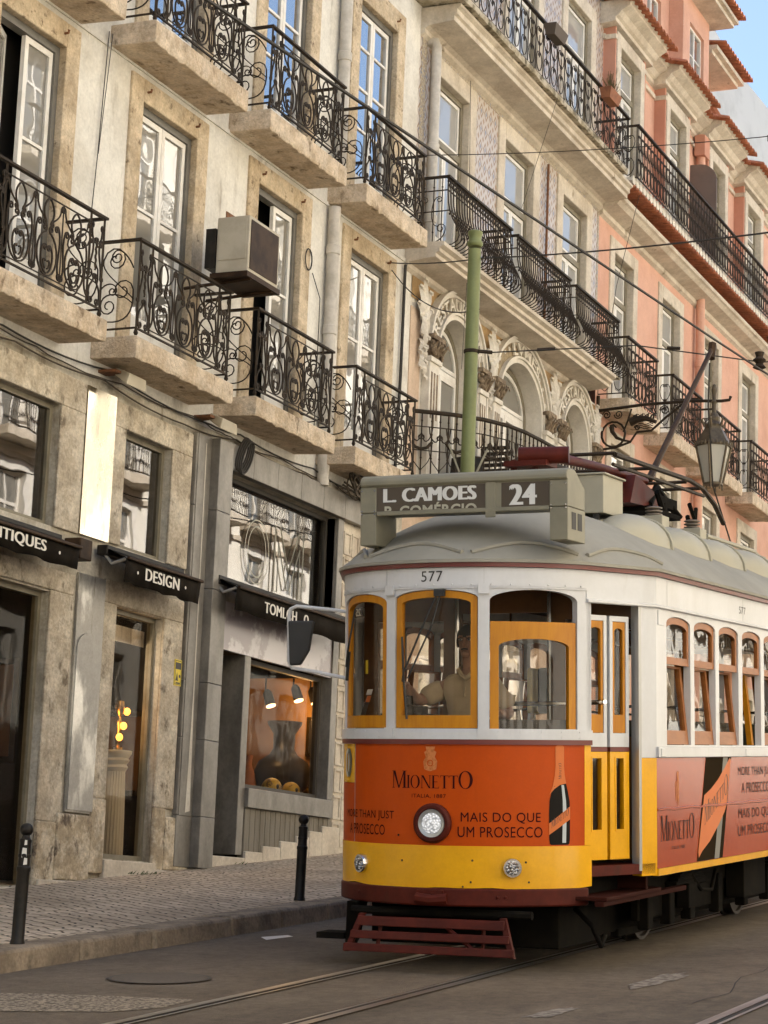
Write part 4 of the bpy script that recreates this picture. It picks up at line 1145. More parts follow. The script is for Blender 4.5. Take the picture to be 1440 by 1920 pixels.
for s_ in (-1, 0, 1):
    mb = MB(); mb.tube([(23.35, YF+0.75, 1.75), (23.35+s_*0.09, YF+0.75, 1.74), (23.35+s_*0.15, YF+0.75, 1.84), (23.35+s_*0.15, YF+0.75, 1.92)], 0.012, 6); mb.lathe([(0.03, 0), (0.015, 0.03), (0.014, 0.14)], (23.35+s_*0.15, YF+0.75, 1.92), 8); mb.build('arm', 'brass', o, smooth=True)
for k, (x, y, r, h, m, lb) in enumerate(((23.75, YF+0.95, 0.10, 0.42, 'ornament white', 'slim pale vase behind the brass candelabra'), (25.15, YF+0.62, 0.13, 0.30, 'brass', 'squat brass pot right of the dark vase'), (24.2, YF+1.0, 0.09, 0.55, 'terracotta', 'slim terracotta vase behind the yellow skulls'))):
    mb = MB(); mb.lathe([(r*0.5, 0), (r, h*0.35), (r*0.8, h*0.6), (r*0.35, h*0.8), (r*0.5, h)], (x, y, 1.30), 16); tag(mb.build('vase', m, None, smooth=True), lb, 'vase')
mb = MB(); mb.box(25.66, 25.715, YF+0.45, YF+0.95, 1.95, 2.45); q = tag(mb.build('picture_frame', 'brass', None), 'small framed picture on the warm wall inside the marble shop', 'picture')
mb = MB(); mb.box(25.650, 25.658, YF+0.49, YF+0.91, 1.99, 2.41); mb.build('canvas', 'shop room', q)
for k, (x, z) in enumerate(((23.90, 2.42), (24.66, 2.56), (25.15, 2.58))):
    o = empty('spotlight', (x, YF+0.6, z), ['lit spotlight at the left of the marble shop window', 'lit spotlight hanging above the dark vase', 'lit spotlight at the right of the marble shop window'][k], 'spotlight', 'lit spotlights in the marble shop window')
    mb = MB(); mb.lathe([(0.03, 0.20), (0.055, 0.16), (0.065, 0.0)], (x, YF+0.6, z), 12, ax=(0.1, 0.4, 1)); mb.tube([(x, YF+0.68, z+0.18), (x, YF+0.68, 2.95)], 0.012, 5); mb.build('can', 'black iron', o, smooth=True)
    mb = MB(); mb.lathe([(0.058, -0.012), (0.058, -0.004)], (x, YF+0.6, z), 14, ax=(0.1, 0.4, 1)); mb.build('bulb', 'spot bulb', o)
    ll = bpy.data.lights.new('spot_glow', 'POINT'); ll.energy = 6 if k else 3; ll.color = (1, 0.62, 0.28); ll.shadow_soft_size = 0.05
    lo = bpy.data.objects.new('spot_glow', ll); COL.objects.link(lo); lo.location = (x+0.12, YF+0.75, z-0.10)
for k, (x, z, y) in enumerate(((19.95, 2.52, YF+0.7), (19.78, 1.98, YF+0.9), (17.35, 2.15, YF+0.8))):
    o = empty('spotlight', (x, y, z), ['lit spotlight high inside the DESIGN door', 'lit spotlight lower inside the DESIGN door', 'lit spotlight inside the ANTIQUES door'][k], 'spotlight', 'lit spotlights inside the narrow shops')
    mb = MB(); mb.lathe([(0.03, 0.18), (0.05, 0.14), (0.055, 0.0)], (x, y, z), 12, ax=(0.3, 0.5, 1)); mb.build('can', 'black iron', o, smooth=True)
    mb = MB(); mb.lathe([(0.048, -0.012), (0.048, -0.004)], (x, y, z), 14, ax=(0.3, 0.5, 1)); mb.build('bulb', 'spot bulb', o)
# ------------------------------------------------------------------ the tiled building with the arches
TB = empty('apartment_building', (30.2, YF, gz(30.2)+0.13), 'tiled apartment building with white restaurant arches and bulging iron balconies', 'building')
TX0, TX1 = 26.25, 34.12
tw = [(26.90, 28.08), (29.56, 30.82), (32.22, 33.42)]
holes = [(a-0.27, b+0.27, 8.72, 11.64) for a, b in tw]
mb = MB(); wall(mb, pf, TX0, TX1, 8.72, 11.76, holes, d=0.0); mb.build('tiled_wall', 'azulejo tile', TB)
holes3 = [(a-0.25, b+0.25, 12.20, 15.0) for a, b in tw]
mb = MB(); wall(mb, pf, TX0, TX1, 11.76, 17.0, holes3, d=0.0); mb.build('tiled_wall', 'azulejo tile', TB)
mb = MB()
for z in (11.655,): mb.mbox(pf, TX0+0.25, TX1-0.02, z, z+0.10, 0.0, 0.006)
mb.mbox(pf, TX0+0.06, TX0+0.24, 8.75, 11.76, 0.006, 0.0)
for a, b in tw[:-1]: mb.mbox(pf, b+0.275, b+0.33, 8.75, 11.65, 0.006, 0.0)
mb.mbox(pf, TX1-0.10, TX1-0.02, 8.75, 11.65, 0.006, 0.0)
mb.build('tile_border', 'tile border', TB)
for a, b in tw:
    window(TB, pf, a, b, 8.74, 11.38, 'tile', sur=0.27, sm='cornice stone', top=0.26, gl='pale reflection glass', rec=0.08)
    window(TB, pf, a, b, 12.22, 14.75, 'tile', sur=0.25, sm='cornice stone', gl='pale reflection glass')
pipe(TB, TX0+0.30, 8.75, 11.62, 'pipe grey', 0.07, (10.2, 9.2), bend=True, d=0.12)
pipe(TB, 31.42, 8.75, 11.6, 'rust', 0.02, d=0.04)
mb = MB(); mb.box(TX0, TX1, YF+0.01, YF+10, 17.0, 17.3); mb.build('roof', 'roof tile', TB)
mb = MB(); mb.box(TX0, TX1, YF+9.9, YF+10, -1.0, 17.0); mb.build('back_wall', 'plaster', TB)

def profile_run(u0, u1, prof, m, parent, name, ends=True):
    """moulding: (d, v) profile swept along the facade"""
    mb = MB(); k = len(prof)
    vs = [pf(u, v, d) for u in (u0, u1) for d, v in prof]
    fs = [(i, i+1, k+i+1, k+i) for i in range(k-1)]
    if ends: fs += [tuple(range(k)), tuple(range(k, 2*k))[::-1]]
    mb.add(vs, fs)
    return mb.build(name, m, parent)
# cornice under the top balcony; its floor is weathered
CP = [(0.0, 11.70), (0.06, 11.74), (0.06, 11.80), (0.12, 11.83), (0.48, 11.86), (0.48, 11.93), (0.52, 11.95), (0.52, 12.02), (0.57, 12.05), (0.57, 12.09), (0.0, 12.09)]
profile_run(TX0, TX1, CP, 'cornice stone', TB, 'cornice')
mb = slab(pf, TX0-0.3, TX1-0.55, 12.095, 12.19, 0.0, 0.66, rough=0.012, n=60); mb.build('balcony', 'cornice top stone', TB)
# lower cornice carrying the bulging balconies
profile_run(TX0-0.25, TX1-0.62, [(0.0, 8.36), (0.05, 8.40), (0.05, 8.46), (0.44, 8.50), (0.44, 8.55), (0.49, 8.57), (0.49, 8.62), (0.55, 8.65), (0.55, 8.70), (0.0, 8.71)], 'cornice stone', TB, 'cornice')

def bombe_railing(u0, u1, z0, H, parent):
    """bulging railing: close set bars swelling out near the foot"""
    prof = [(0.30, 0.98), (0.30, 0.80), (0.31, 0.62), (0.335, 0.50), (0.375, 0.39), (0.425, 0.29), (0.465, 0.20), (0.48, 0.12), (0.455, 0.05), (0.38, 0.005), (0.28, 0.0)]
    prof = [(d+0.16, z0+h*H/0.98) for d, h in prof]
    mb = MB()
    n = round((u1-u0)/0.10)
    for i in range(n+1):
        u = lerp(u0, u1, i/n)
        mb.tube([pf(u, v, d) for d, v in prof], 0.0095, 4)
        for q in (0, 3): mb.ball(pf(u, prof[q][1]-0.05, prof[q][0]), 0.017, n=5, m=3)
    for i in range(n):
        a, b = lerp(u0, u1, i/n), lerp(u0, u1, (i+1)/n)
        m = (a+b)/2
        zz = z0+0.90*H/0.98
        mb.tube([pf(m-0.03, zz+0.05, 0.465), pf(m+0.02, zz+0.025, 0.465), pf(m-0.02, zz-0.025, 0.465), pf(m+0.03, zz-0.05, 0.465)], 0.011, 4)
        if i % 2 == 0:
            # curls between the bars on the belly
            c = []
            for k in range(12):
                a_ = k*0.62; rr = 0.055*(1-k/16)
                h = 0.30-0.05+rr*math.sin(a_); uu = b+rr*math.cos(a_)*0.8
                c.append(pf(uu, z0+h*H/0.98, 0.56+0.06*math.cos(a_)*0))
            mb.tube(c, 0.008, 4)
            mb.tube([pf(b-0.08, z0+0.02, 0.64), pf(b-0.02, z0+0.10, 0.675), pf(b+0.04, z0+0.05, 0.66), pf(b+0.08, z0+0.12, 0.655)], 0.009, 4)
    for q, r in ((1, 0.010), (3, 0.009), (10, 0.012)):
        d, v = prof[q]
        for u in (u0, u1): mb.tube([pf(u, v, 0.0), pf(u, v, d)], r, 4)
        mb.tube([pf(u0, v, d), pf(u1, v, d)], r, 4)
    d, v = prof[0]
    mb.mbox(pf, u0-0.02, u1+0.02, v, v+0.03, d-0.03, d+0.03)
    for u in (u0, u1):
        mb.mbox(pf, u-0.02, u+0.02, v, v+0.03, 0.0, d-0.031)
        for k in (0.12, 0.26, 0.38):
            mb.tube([pf(u, v, k), pf(u, z0, k)], 0.008, 4)
            for h in (0.2, 0.5, 0.85): mb.ball(pf(u, z0+h*H/0.98, k), 0.016, n=5, m=3)
        for k in (0.13, 0.33):
            c = scroll((k, 0.28), (k-0.14, 0.28), (k-0.10, 0.66), (k-0.03, 0.70), s1=-1, r1=0.05, n=8, nn=10)
            mb.tube([pf(u, z0+y*H/0.98, x) for x, y in c], 0.007, 4)
        c = scroll((0.10, 0.04), (0.24, 0.02), (0.42, 0.05), (0.44, 0.22), s1=1, r1=0.07, s0=-1, r0=0.05)
        mb.tube([pf(u, z0+y, x) for x, y in c], 0.008, 4)
    return mb.build('railing', 'wrought iron', parent)
for (a, b) in ((26.30, 28.72), (29.00, 31.36), (31.66, 33.85)):
    s = MB(); s.mbox(pf, a-0.03, b+0.03, 8.715, 8.745, 0.0, 0.50)
    s = s.build('balcony', 'cornice top stone', TB)
    bombe_railing(a, b, 8.74, 0.93, s)
# long top railing with flower boxes hung on it
def flat_railing(u0, u1, d, z0, H, parent, pitch=0.30, sides=True, r=0.0078):
    mb = MB()
    put_curves(mb, lattice_curves(u1-u0, H, pitch, r), lambda u, v: pf(u0+u, z0+v, d))
    mb.tube([pf(u0, z0+0.01, d), pf(u1, z0+0.01, d)], 0.014, 4)
    mb.mbox(pf, u0-0.02, u1+0.02, z0+H, z0+H+0.03, d-0.028, d+0.028)
    if sides:
        for u in (u0, u1):
            put_curves(mb, lattice_curves(d-0.02, H, 0.24, r), lambda a, v, u=u: pf(u, z0+v, a))
            mb.mbox(pf, u-0.02, u+0.02, z0+H, z0+H+0.03, 0.0, d-0.029); mb.tube([pf(u, z0+0.01, 0), pf(u, z0+0.01, d)], 0.012, 4)
    return mb.build('railing', 'wrought iron', parent)
TBAL = [o for o in TB.children if o.name.startswith('balcony')][0]
flat_railing(TX0-0.1, 33.66, 0.62, 12.20, 0.86, TBAL, 0.33)

# ground and first floor of the tiled building: stuccoed wall with three arches
ARC = [(27.85, 1.10, 1.08), (30.45, 1.30, 1.10), (33.00, 1.02, 1.06)]
SPR = 7.45
Z1F = 5.55
def arch_loop(c, a, h, n=26, z0=None):
    z0 = Z1F if z0 is None else z0
    return arch(c-a, c+a, z0, SPR, SPR+h, n)
mb = MB()
mb.plate(rect(TX0, TX1, Z1F-0.02, 8.40), [arch_loop(c, a-0.40, h-0.40, z0=Z1F)[::-1] for c, a, h in ARC], pf, 0.0, -0.27)
mb.build('arcade_wall', 'white stucco', TB)
mb = MB(); wall(mb, pf, TX0, TX1, -1, Z1F-0.02, [(27.0, 28.6, 2.0, 4.8), (29.6, 31.3, 0.5, 4.9), (32.2, 33.6, 2.0, 4.8)]); mb.build('ground_wall', 'peach plaster', TB)
for q in ((27.0, 28.6, 2.0, 4.8), (29.6, 31.3, gz(30.5)+0.15, 4.9), (32.2, 33.6, 2.0, 4.8)): window(TB, pf, *q, 'plain', name='ground_window', sur=0)
mb = MB(); mb.plate([(26.26, 8.06), (26.26, 8.36), (34.1, 8.36), (34.1, 8.06)]+[(c+(a+0.015)*math.cos(t), SPR+(h+0.015)*math.sin(t)) for c, a, h in ARC[::-1] for t in [math.pi*(0.19+0.62*i/20) for i in range(21)]], [], pf, 0.012)
mb.build('spandrel', 'ochre plaster', TB)
mb = MB(); stone_u = [(26.26, 26.62), (33.98, 34.1)]
for a, b in stone_u:
    mb = MB(); mb.mbox(pf, a, b, Z1F, 7.94, 0.014, 0.0); mb.build('pier', 'peach plaster', TB)
def arc_band(c, a, h, o0, o1, d0, d1, n=30, legs=0.0):
    """curved moulding between the offsets o0 > o1 inside the arch outline"""
    mb = MB(); P = []
    ts = [math.pi*i/n for i in range(n+1)]
    for t in ts:
        P.append(((c-(a-o0)*math.cos(t), SPR+(h-o0)*math.sin(t)), (c-(a-o1)*math.cos(t), SPR+(h-o1)*math.sin(t))))
    if legs:
        P = [((c-(a-o0), SPR-legs), (c-(a-o1), SPR-legs))]+P+[((c+(a-o0), SPR-legs), (c+(a-o1), SPR-legs))]
    for (q0, q1), (p0, p1) in zip(P[:-1], P[1:]):
        mb.add([pf(*q0, d0), pf(*q1, d0), pf(*p1, d0), pf(*p0, d0), pf(*q0, d1), pf(*q1, d1), pf(*p1, d1), pf(*p0, d1)],
               [(0, 1, 2, 3), (0, 3, 7, 4), (1, 2, 6, 5)])
    return mb
WORDS = ['RESTAURANTE', 'LVMES', 'RESTAURANT']
for i, (c, a, h) in enumerate(ARC):
    m = MB()
    for (o0, o1, d0) in ((0.0, 0.045, 0.11), (0.045, 0.09, 0.075), (0.30, 0.335, 0.10), (0.335, 0.40, 0.07)):
        q = arc_band(c, a, h, o0, o1, d0, 0.0, legs=0.55 if o0 > 0.2 else 0.5); m.add(q.v, q.f)
    am = m.build('arch_moulding', 'white stucco', TB)
    arc_band(c, a, h, 0.09, 0.30, 0.035, 0.0, legs=0.5).build('letter_band', 'arch band', am)
    # raised lettering bent round the arch, leaf ornaments beside it
    t0, t1 = {0: (160, 20), 1: (112, 50), 2: (150, 18)}[i]
    m = MB()
    def bend(u, v, c=c, a=a, h=h, t0=t0, t1=t1):
        t = R(lerp(t0, t1, u)); o = lerp(0.285, 0.105, v)
        return (c+(a-o)*math.cos(t), SPR+(h-o)*math.sin(t))
    vs, fs = text_geo(WORDS[i], 0.012)
    x0, x1 = min(p.x for p in vs), max(p.x for p in vs); y0, y1 = min(p.y for p in vs), max(p.y for p in vs)
    pts = [bend((p.x-x0)/(x1-x0), (p.y-y0)/(y1-y0)) for p in vs]
    m.add([pf(*p, 0.062) for p in pts], fs)
    lt = m.build('lettering', 'white stucco', am)
    sol = lt.modifiers.new('relief', 'SOLIDIFY'); sol.thickness = 0.03; sol.offset = 0
    m = MB()
    for k in range(26):
        tt = rnd.uniform(2, 178)
        if t1-4 < tt < t0+4: continue
        t = R(tt); o = rnd.uniform(0.12, 0.27)
        u, v = c+(a-o)*math.cos(t), SPR+(h-o)*math.sin(t)
        m.tube([pf(u+0.035*math.cos(j*0.8+k)*(1-j/9), v+0.035*math.sin(j*0.8+k)*(1-j/9), 0.045) for j in range(8)], 0.012, 5)
    for s in (-1, 1):
        for k in range(5):
            u = c+s*(a-0.20); v = SPR-0.04-0.09*k
            m.tube([pf(u-0.05, v, 0.045), pf(u, v+0.05, 0.06), pf(u+0.05, v, 0.045)], 0.014, 5)
    m.build('leaf_ornament', 'white stucco', am)
    # arched window set deep in the reveal
    ia, ih = a-0.40, h-0.40
    f = MB(); lo = arch(c-ia, c+ia, Z1F, SPR, SPR+ih, 22); li = arch(c-ia+0.08, c+ia-0.08, Z1F+0.05, SPR, SPR+ih-0.08, 22)
    f.plate(lo, [li[::-1]], pf, -0.19, -0.27)
    w_ = f.build('window', 'frame olive', TB)
    m = MB(); tz = SPR-0.05
    m.mbox(pf, c-ia+0.08, c+ia-0.08, tz, tz+0.08, -0.205, -0.26)
    l2 = arch(c-ia+0.085, c+ia-0.085, tz+0.085, SPR+0.03, SPR+ih-0.085, 18); l3 = arch(c-ia+0.15, c+ia-0.15, tz+0.14, SPR+0.05, SPR+ih-0.15, 18)
    m.plate(l2, [l3[::-1]], pf, -0.20, -0.25)
    for (p, q) in ((c-ia+0.085, c-0.005), (c+0.005, c+ia-0.085)): m.ring(pf, p, q, Z1F+0.05, tz-0.004, 0.065, -0.20, -0.25, wb=0.4)
    m.build('leaf', 'sash white', w_)
    g = MB(); g.plate(arch(c-ia+0.09, c+ia-0.09, Z1F+0.3, SPR, SPR+ih-0.09, 18), [], pf, -0.225, -0.229); g.build('pane', 'upper glass', w_)
    g = MB(); g.mbox(pf, c-ia-0.2, c+ia+0.2, Z1F-0.3, SPR+ih+0.2, -0.62, -0.64); g.build('dark_room', 'dark room', w_)
# fluted pilasters with weathered carved capitals
def pilaster(u0, u1, d, z1=7.36):
    m = MB(); k = 3; z0 = Z1F
    m.mbox(pf, u0, u1, z0, z1, d, 0.0)
    m.mbox(pf, u0-0.03, u1+0.03, z1-0.07, z1, d+0.03, 0.0)
    o = m.build('pilaster', 'white stucco', TB, bevel=0.008)
    m = MB(); w_ = (u1-u0)/(2*k+1)
    for i in range(k): m.mbox(pf, u0+w_*(2*i+1), u0+w_*(2*i+2), z1-0.95+0.12*abs(i-1), z1-0.2, d+0.004, d-0.02)  # grooves drawn as raised dark strips, their shade in the colour
    m.build('flute', 'brown stucco', o)
    m = MB()
    m.mbox(pf, u0-0.04, u1+0.04, z1+0.24, z1+0.30, d+0.06, 0.0); m.mbox(pf, u0, u1, z1, z1+0.24, d, 0.0)
    for i in range(16):
        u = rnd.uniform(u0-0.03, u1+0.03); v = z1+rnd.uniform(0.03, 0.24)
        m.ball(pf(u, v, d+rnd.uniform(-0.01, 0.05)), rnd.uniform(0.022, 0.045), rnd.uniform(0.022, 0.045), rnd.uniform(0.03, 0.055), 7, 5)
    for i in range(4):
        u = lerp(u0, u1, i/3); m.tube([pf(u, z1+0.02, d), pf(u, z1+0.14, d+0.07), pf(u, z1+0.20, d+0.12), pf(u, z1+0.14, d+0.135)], 0.026, 6, r1=0.012)
    m.build('capital', 'brown stucco', o, smooth=True, angle=60)
pilaster(26.72, 27.06, 0.12); pilaster(28.62, 28.90, 0.10); pilaster(29.16, 29.42, 0.12)
pilaster(31.42, 31.70, 0.12); pilaster(31.99, 32.26, 0.12); pilaster(33.74, 34.00, 0.12)
# carved cartouches in the spandrels
def cartouche(u, z, s):
    """flat leafy console: a fan of acanthus leaves over a narrowing tail"""
    m = MB()
    def leaf(p, q, w_, d):
        (u0, z0), (u1, z1) = p, q
        n = Vector((-(z1-z0), u1-u0)).normalized()
        L = []
        for k in range(7):
            t = k/6; ww = w_*math.sin(math.pi*min(1, 0.12+t*0.88))*(1.0 if k % 2 else 0.72)
            L.append((lerp(u0, u1, t), lerp(z0, z1, t), ww, d+0.05*math.sin(math.pi*t)+0.03*t))
        vs = []
        for (a, b, ww, dd) in L: vs += [pf(a-n.x*ww, b-n.y*ww, dd-0.03), pf(a, b, dd+0.015), pf(a+n.x*ww, b+n.y*ww, dd-0.03)]
        m.add(vs, [(3*k+e, 3*k+e+1, 3*k+e+4, 3*k+e+3) for k in range(6) for e in (0, 1)])
        m.tube([pf(u1-0.02, z1, L[-1][3]), pf(u1+0.01, z1-0.02, L[-1][3]+0.03), pf(u1+0.02, z1-0.05, L[-1][3]+0.02)], 0.018*s, 5)
    for a, l in ((-62, 0.26), (-34, 0.33), (0, 0.36), (34, 0.33), (62, 0.26)):
        leaf((u, z-0.18*s), (u+l*s*0.72*math.sin(R(a)), z-0.16*s+l*s*1.25*math.cos(R(a))), 0.062*s, 0.05)
    for a in (-40, 0, 40): leaf((u, z-0.02*s), (u+0.12*s*math.sin(R(a)), z-0.42*s*(1.1-abs(a)/120)), 0.05*s, 0.06)
    for k in range(5): leaf((u+0.02*(-1)**k*s, z-(0.30+0.07*k)*s), (u+0.07*(-1)**k*s, z-(0.42+0.085*k)*s), 0.04*s, 0.04)
    m.ball(pf(u, z-0.14*s, 0.09), 0.05*s, 0.05*s, 0.06*s, 8, 6)
    m.build('cartouche', 'white stucco', TB)
for u, s in ((26.56, 1.25), (29.16, 1.2), (31.88, 1.3), (33.98, 1.1)): cartouche(u, 8.02, s)
# curved terrace in front of the arches
TP = [(26.45, YF+0.0), (26.62, 10.98), (26.85, 10.72), (27.2, 10.46), (27.6, 10.28), (28.05, 10.19), (28.6, 10.15), (29.4, 10.12), (30.4, 10.10), (31.4, 10.12), (32.2, 10.22), (32.8, 10.45), (33.2, 10.8), (33.35, YF)]
def along(P, step):
    out = [P[0]]
    for a, b in zip(P[:-1], P[1:]):
        L = math.hypot(b[0]-a[0], b[1]-a[1]); k = max(1, round(L/step))
        for i in range(1, k+1): out.append((lerp(a[0], b[0], i/k), lerp(a[1], b[1], i/k)))
    return out
mb = MB(); n = len(TP)
mb.add([(x, y-0.06, z) for x, y in TP for z in (5.40, 5.62)], [(2*i, 2*((i+1) % n), 2*((i+1) % n)+1, 2*i+1) for i in range(n)]+[tuple(2*i for i in range(n)), tuple(2*i+1 for i in range(n))])
ter = mb.build('terrace', 'cornice stone', TB)
mb = MB(); Q = along(TP, 0.125); H = 0.92; z0 = 5.64
for i, (x, y) in enumerate(Q):
    mb.tube([(x, y, z0), (x, y, z0+H)], 0.011, 5)
    for h in (0.30, 0.62, 0.80): mb.ball((x, y, z0+h), 0.018, n=5, m=3)
for h, r in ((0.03, 0.011), (0.40, 0.008), (0.72, 0.009)): mb.tube([(x, y, z0+h) for x, y in Q], r, 4)
for i in range(0, len(Q)-2, 2):
    (a, b), (c, d_), (e, f_) = Q[i], Q[i+1], Q[i+2]
    mid = Vector((c, d_, 0)); dr = Vector((e-a, f_-b, 0)).normalized()
    for s in (-1, 1):
        cv = scroll((0.15, 0.72), (0.14, 0.50), (0.02, 0.48), (0.03, 0.58), s1=1, r1=0.04, n=7, nn=10)
        mb.tube([mid+dr*(s*x)+Vector((0, 0, z0+v)) for x, v in cv], 0.010, 4)
        cv = bez((0.15, 0.5), (0.15, 0.2), (0.02, 0.2), (0.0, 0.12), 8)
        mb.tube([mid+dr*(s*x)+Vector((0, 0, z0+v)) for x, v in cv], 0.007, 4)
    if (i//2) % 2 == 0:
        mb.tube([mid+dr*(-0.15)+Vector((0, 0, z0+0.52)), mid+dr*(-0.08)+Vector((0, 0, z0+0.44)), mid+Vector((0, 0, z0+0.42)), mid+dr*0.08+Vector((0, 0, z0+0.44)), mid+dr*0.15+Vector((0, 0, z0+0.52))], 0.022, 6)
mb.build('railing', 'wrought iron', ter)
mb = MB(); mb.tube([(x, y, z0+H) for x, y in Q], 0.03, 6); mb.build('handrail', 'wrought iron', ter)
o = empty('loudspeaker', (27.25, 10.75, 5.62), 'black loudspeaker tilted behind the curved terrace railing', 'loudspeaker')
mb = MB(); mb.add([Vector(p) for p in ((27.0, 10.62, 5.64), (27.34, 10.50, 5.64), (27.44, 10.80, 5.64), (27.1, 10.92, 5.64), (27.16, 10.68, 6.08), (27.46, 10.57, 6.12), (27.56, 10.84, 6.12), (27.26, 10.95, 6.08))],
                    [(0, 1, 2, 3), (4, 5, 6, 7), (0, 1, 5, 4), (1, 2, 6, 5), (2, 3, 7, 6), (3, 0, 4, 7)]); mb.build('case', 'black iron', o, bevel=0.015)
o = empty('chair', (28.3, 10.75, 5.62), 'slatted iron chair on the terrace seen through the railing', 'chair')
mb = MB()
for k in range(6): mb.box(28.05, 28.5, 10.58+k*0.07, 10.63+k*0.07, 6.02, 6.04)
mb.build('seat', 'wrought iron', o)
mb = MB()
for k in range(5): mb.box(28.5, 28.52, 10.58, 11.0, 6.12+k*0.08, 6.17+k*0.08)
mb.build('backrest', 'wrought iron', o)
for x in (28.07, 28.48):
    for y in (10.6, 10.96):
        mb = MB(); mb.tube([(x, y, 5.62), (x, y, 6.02 if x < 28.3 else 6.52)], 0.013, 5); mb.build('leg', 'wrought iron', o)

# ------------------------------------------------------------------ the pink building
PB = empty('apartment_building', (40.5, YF, gz(40.5)+0.13), 'salmon pink apartment building with red roof tiles and dormers', 'building')
PX0, PX1 = TX1+0.002, 47.2
pw = [(34.95, 36.04), (37.83, 38.98), (40.72, 41.74), (43.60, 44.72)]
pt = [(34.43, 35.58), (37.43, 38.50), (40.40, 41.33), (43.15, 44.25)]
holes = []
for a, b in pw: holes += [(a-0.24, b+0.24, 8.50, 11.46), (a-0.24, b+0.24, 5.3, 8.14), (a-0.24, b+0.24, gz(b)+0.3, 4.84)]
for a, b in pt: holes += [(a-0.22, b+0.30, 12.2, 14.92)]
mb = MB(); wall(mb, pf, PX0, PX1, -1, 15.2, holes); mb.build('wall', 'pink plaster', PB)
for (a, b), (c, e) in zip(pw, pt):
    window(PB, pf, a, b, 8.52, 11.22, 'pink', sur=0.24, sm='cornice stone', gl='pale reflection glass', rec=0.10)
    window(PB, pf, a, b, gz(b)+0.32, 4.60, 'pink', sur=0.24, sm='cornice stone', gl='upper glass')
    window(PB, pf, a, b, 5.32, 7.92, 'pink', sur=0.24, sm='cornice stone', gl='upper glass')
    window(PB, lambda u, v, d: pf(u, v, d+0.2), c, e, 12.24, 14.66, 'pink', sur=0.22, sm='cornice stone', gl='pale reflection glass', rec=0.10)
for k, (a, b) in enumerate(((34.25, 35.94), (36.92, 38.78), (39.65, 41.60), (42.50, 44.45))):
    s = slab(pf, a-0.05, b+0.05, 8.26, 8.50, -0.05, 0.56, rough=0.006).build('balcony', 'balcony stone', PB, bevel=0.008, bseg=1)
    flat_railing(a, b, 0.50, 8.58, 0.94, s, 0.21)
    s = slab(pf, a-0.05, b+0.05, 5.06, 5.30, -0.05, 0.56, rough=0.006).build('balcony', 'balcony stone', PB, bevel=0.008, bseg=1)
    flat_railing(a, b, 0.50, 5.38, 0.94, s, 0.21)
pipe(PB, 40.02, 0.5, 12.0, 'pink plaster', 0.085, (10.5, 8.8, 7.0), d=0.12)
pipe(PB, 39.90, 12.4, 15.0, 'pink plaster', 0.085, (14.2,), d=0.12)
mb = MB(); mb.mbox(pf, 39.72, 40.08, 14.55, 14.95, 0.24, 0.04); mb.build('rain_head', 'shaded pink plaster', PB)
# ledge with tiles that carries the long balcony
profile_run(PX0, PX1, [(0.0, 11.62), (0.06, 11.66), (0.06, 11.74), (0.30, 11.80), (0.36, 11.86), (0.40, 11.88), (0.40, 11.95), (0.0, 12.0)], 'cornice stone', PB, 'cornice')
def tile_edge(parent, u0, u1, z, d0, d1, drop=0.16, p=0.19, r=0.085, m='roof tile'):
    mb = MB(); n = round((u1-u0)/p)
    for i in range(n):
        u = lerp(u0, u1, (i+0.5)/n)
        vs = []
        k = 6
        for (d, dz) in ((d1, -drop), (d0, 0.0)):
            for q in range(k+1):
                t = math.pi*q/k
                vs.append(pf(u+r*math.cos(t), z+dz+r*0.85*math.sin(t)+rnd.uniform(-0.004, 0.004), d))
            for q in range(k+1):
                t = math.pi*(k-q)/k
                vs.append(pf(u+(r-0.016)*math.cos(t), z+dz+(r*0.85-0.016)*math.sin(t), d))
        w_ = 2*(k+1)
        mb.add(vs, [(j, (j+1) % w_, w_+(j+1) % w_, w_+j) for j in range(w_)]+[tuple(range(w_))])
        mb.add([pf(u+r-0.02, z-drop+0.012, d1-0.02), pf(u+p-r+0.02, z-drop+0.012, d1-0.02), pf(u+p-r+0.02, z+0.012, d0), pf(u+r-0.02, z+0.012, d0)], [(0, 1, 2, 3)])
    return mb.build('roof_tiles', m, parent)
tile_edge(PB, PX0+0.02, PX1, 12.13, 0.0, 0.58, drop=0.06, p=0.17, r=0.062)
mb = MB(); mb.mbox(pf, PX0, PX1, 12.18, 12.235, 0.0, 0.55)
u = PX0
while u < PX1-0.2:
    mb.lathe([(0.085, 0.0), (0.085, 0.03)], pf(u+0.1, 12.21, 0.56), 8, ax=(0, 1, 0)); u += 0.2
bl = mb.build('balcony', 'white stucco', PB)
flat_railing(34.26, PX1, 0.60, 12.26, 0.90, bl, 0.19)
# bay returns with their shade put into the pink, entablature, eaves
for (a, b) in pt:
    for (p, q) in ((a-0.28, a-0.222), (b+0.222, b+0.34)):
        mb = MB(); mb.mbox(pf, p, q, 12.24, 14.95, 0.205, 0.0); mb.build('bay_return', 'shaded pink plaster', PB)
        mb = MB(); mb.mbox(pf, p-0.025, q+0.02, 14.72, 14.80, 0.225, 0.0); mb.build('string_course', 'cornice stone', PB)
for (a, b) in zip([PX0]+[q[1]+0.37 for q in pt], [q[0]-0.37 for q in pt]+[PX1]):
    mb = MB(); mb.mbox(pf, a, b, 14.72, 14.80, 0.045, 0.0); mb.build('string_course', 'cornice stone', PB)
E0 = [(0.0, 15.02), (0.05, 15.06), (0.05, 15.16), (0.10, 15.20), (0.16, 15.30), (0.30, 15.40), (0.30, 15.46), (0.34, 15.50), (0.34, 15.56), (0.0, 15.56)]
E1 = [(d, 14.92+(v-15.02)*0.72) for d, v in E0]
profile_run(PX0, PX1, [(d, v) for d, v in E1], 'cornice stone', PB, 'entablature')
